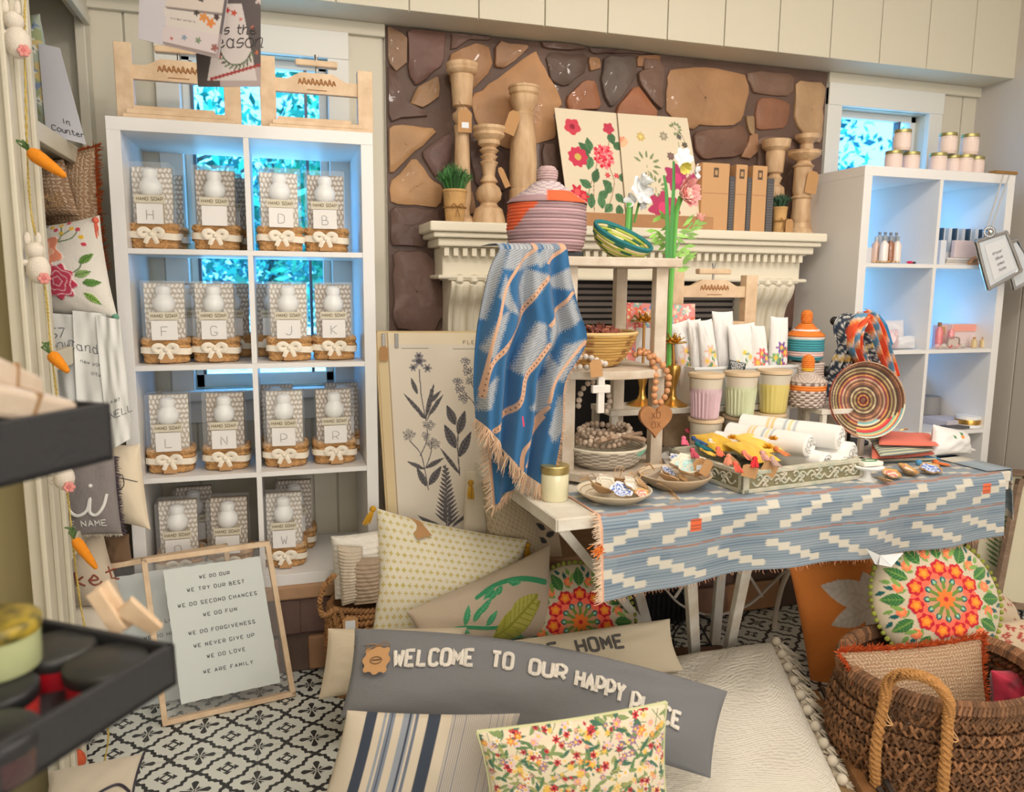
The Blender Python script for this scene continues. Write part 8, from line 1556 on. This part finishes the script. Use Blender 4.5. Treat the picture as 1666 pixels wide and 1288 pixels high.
for k in range(9): m.ball((c[0]-.05+.017*k, .03+.01*(k % 2), z+.012), .013, 8, ((226, 176, 176), (214, 120, 120), (200, 190, 180))[k % 3], (1.1, .8, .8))
m.box(c[0]-.06, c[0]+.1, .03, .05, z, z+.010, (216, 200, 190)); tag(m.build('hair_scrunchies', mat('tissue_wrap'), None), 'heap of pink scrunchies on the second shelf front', 'scrunchies', kind='stuff')
m = MB(); m.tube(catmull([(c[0]-.01, .025, z+.02), (c[0]+.0, .02, z+.045), (c[0]+.05, .02, z+.045), (c[0]+.06, .025, z+.015)], 6), .003, 6, (150, 134, 120)); m.box(c[0]+.0, c[0]+.05, .022, .03, z+.01, z+.04, (206, 190, 180)); tag(m.build('small_purse', VC, None), 'tiny purse with a taupe handle before the pink box', 'purse')
for px_, lab in ((1584, 'left cork-topped mini bottle by the shelf side'), (1598, 'right cork-topped mini bottle by the shelf side')): botl(PY(px_, 565, .05)[0], .05, z, .012, .045, (214, 190, 140), (190, 130, 70), lab, 'cork-topped mini bottles', 'mini_bottle')
# row 1 (lower): papers, cake tin, box
z = kz(1)+.001
a = PY(1555, 690, .08); m = MB(); m.box(a[0]-.07, a[0]+.10, .06, .20, z, z+.03, (200, 196, 206)); tag(m.build('paper_stack', mat('shop_card', vcol=True, rough=.6), None, smooth=False, bevel=.002), 'stack of lilac white paper on the third shelf', 'paper'); m = MB(); m.box(a[0]-.10, a[0]+.02, .02, .07, z, z+.012, (90, 88, 92), None); tag(m.build('dark_notebook', mat('shop_card', vcol=True, rough=.6), None, smooth=False), 'dark notebook lying in front of the lilac paper', 'notebook')
c = PY(1577, 690, .05); o = (c[0], .06, z+.001); t = thing('ribbon_roll', 'white round tin with a gold band near the shelf right side', 'tin', o); m = MB(); m.lathe([(0, 0), (.05, 0), (.05, .05), (0, .05)], 28, o); m.build('tin_body', mat('white_ceramic'), t); m = MB(); m.lathe([(.0505, .014), (.0512, .034), (.0505, .036)], 28, o); m.build('gold_band', GOLD, t)
c = PY(1520, 670, .22); m = MB(); m.lathe([(0, 0), (.05, 0), (.055, .05), (.05, .11), (0, .115)], 20, (c[0], .26, z), c=(150, 146, 146)); tag(m.build('grey_pot', mat('grey_pot', (150, 146, 144), .6), None), 'grey rounded pot at the back of the third shelf', 'pot')
# carrot printed mug and paper on the table behind the coral stack
c = PZ(1545, 748, TZ); o = (c[0], c[1]+.05, TZ); t = thing('gift_bag', 'clear wrapped white gift with a carrot motif behind the coral pouches', 'gift', o); q = [PY(1518, 690, o[1]), PY(1572, 700, o[1]), PY(1580, 745, o[1]-.03), PY(1510, 748, o[1]-.03)]; q[2][2] = q[3][2] = TZ+.01
pillow('wrapping', mat('tissue_wrap'), t, *q, T=.035, base=(228, 226, 224), n=40, wr=.007, seed=90, paint=lambda p: [p.ell(p.X.max()*.62, p.Y.max()*.35, .012, .007, (236, 140, 50), -.3), p.leaf(p.X.max()*.62, p.Y.max()*.3, .02, .004, -1.8, (60, 130, 70)), p.leaf(p.X.max()*.62, p.Y.max()*.3, .02, .004, -1.0, (60, 130, 70)), p.leaf(p.X.max()*.45, p.Y.max()*.42, .02, .004, -2.6, (60, 130, 70))])
q = [PY(1558, 722, -.5), PY(1582, 735, -.5), PY(1585, 760, -.52), PY(1555, 752, -.52)]; t = thing('paper_cone', 'crumpled white paper cone near the right end of the table', 'paper', tuple(q[3])); q[3][2] = q[2][2] = TZ+.006; pillow('paper', mat('tissue_wrap'), t, *q, T=.02, base=(230, 228, 226), n=20, seed=91)
# ornate glass framed signs hanging at the right
Yf = -.06
q = [PY(1588, 393, Yf), PY(1636, 378, Yf), PY(1660, 440, Yf), PY(1608, 470, Yf)]; fn = quadfn(*q); t = thing('hanging_glass_frame', 'silver rimmed glass sign with script hanging on the right shelving corner', 'frame', tuple(q[3])); m = MB(); cs = [(.08, 0), (.92, 0), (1, .08), (1, .92), (.92, 1), (.08, 1), (0, .92), (0, .08)]
m.tube([fn(*c) for c in catmull(A(cs), 3, True)], .009, 8, closed=True); m.build('silver_rim', mat('polished_silver', (206, 208, 212), .12, 1.), t); m = MB(); m.prism([fn(.05, .04, .002), fn(.95, .04, .002), fn(.95, .96, .002), fn(.05, .96, .002)], (0, .004, 0)); m.build('glass', mat('sign_glass', (214, 220, 226), .05, coat=1.), t)
m = MB(); m.grid(fn(*np.meshgrid([.2, .88], [.12, .88], indexing='ij'), .0035), (222, 224, 228)); m.build('sign_paper', PAPER, t, smooth=False); m = MB()
for i, w_ in enumerate(('prayer', 'bless', 'amen', 'hope')): lettering(m, w_, .012, lambda x, y: fn(.52+x/fn.w, .38+.13*i-y/fn.hh, .0045), .0008, (110, 108, 112), gap=1.0, slant=.2)
m.build('script_lettering', VC, t); m = MB()
for k in range(16): a = k*pi/8; c = fn(.45, -.12, .006); m.ball(c+A((.026*cos(a), 0, .018*sin(a))), .007, 8)
m.ball(fn(.45, -.12, .01), .016, 10); m.build('ornate_bow', mat('polished_silver'), t)
m = MB(); top = PY(1632, 300, -.02); top[2] = KTOP-.01
for dx in (-.016, .016): m.tube([fn(.45, -.15, .004)+A((dx*.6, 0, 0)), top+A((dx, -.01, 0))], .0035, 6)
m.build('hanging_ribbon', mat('grey_satin', (190, 188, 186), .4), t)
q = [PY(1632, 400, Yf+.02), PY(1655, 390, Yf+.02), PY(1690, 450, Yf+.02), PY(1650, 470, Yf+.02)]; fn = quadfn(*q); t = thing('hanging_glass_frame', 'second silver rimmed glass sign, hidden behind the scripted one', 'frame', tuple(q[3])); m = MB(); m.tube([fn(*c) for c in catmull(A(cs), 3, True)], .008, 8, closed=True); m.build('silver_rim', mat('polished_silver'), t); m = MB(); m.prism([fn(.05, .04), fn(.95, .04), fn(.95, .96), fn(.05, .96)], (0, .004, 0)); m.build('glass', mat('sign_glass'), t)
a = PY(1600, 296, .05); m = MB(); m.box(a[0]-.0, KX+.764, -.006, .03, KTOP, KTOP+.012); tag(m.build('wooden_hook_board', mat('hook_wood', (150, 112, 60), .6), None, smooth=False), 'narrow brown wooden board on the right shelving top holding the glass frames', 'board')
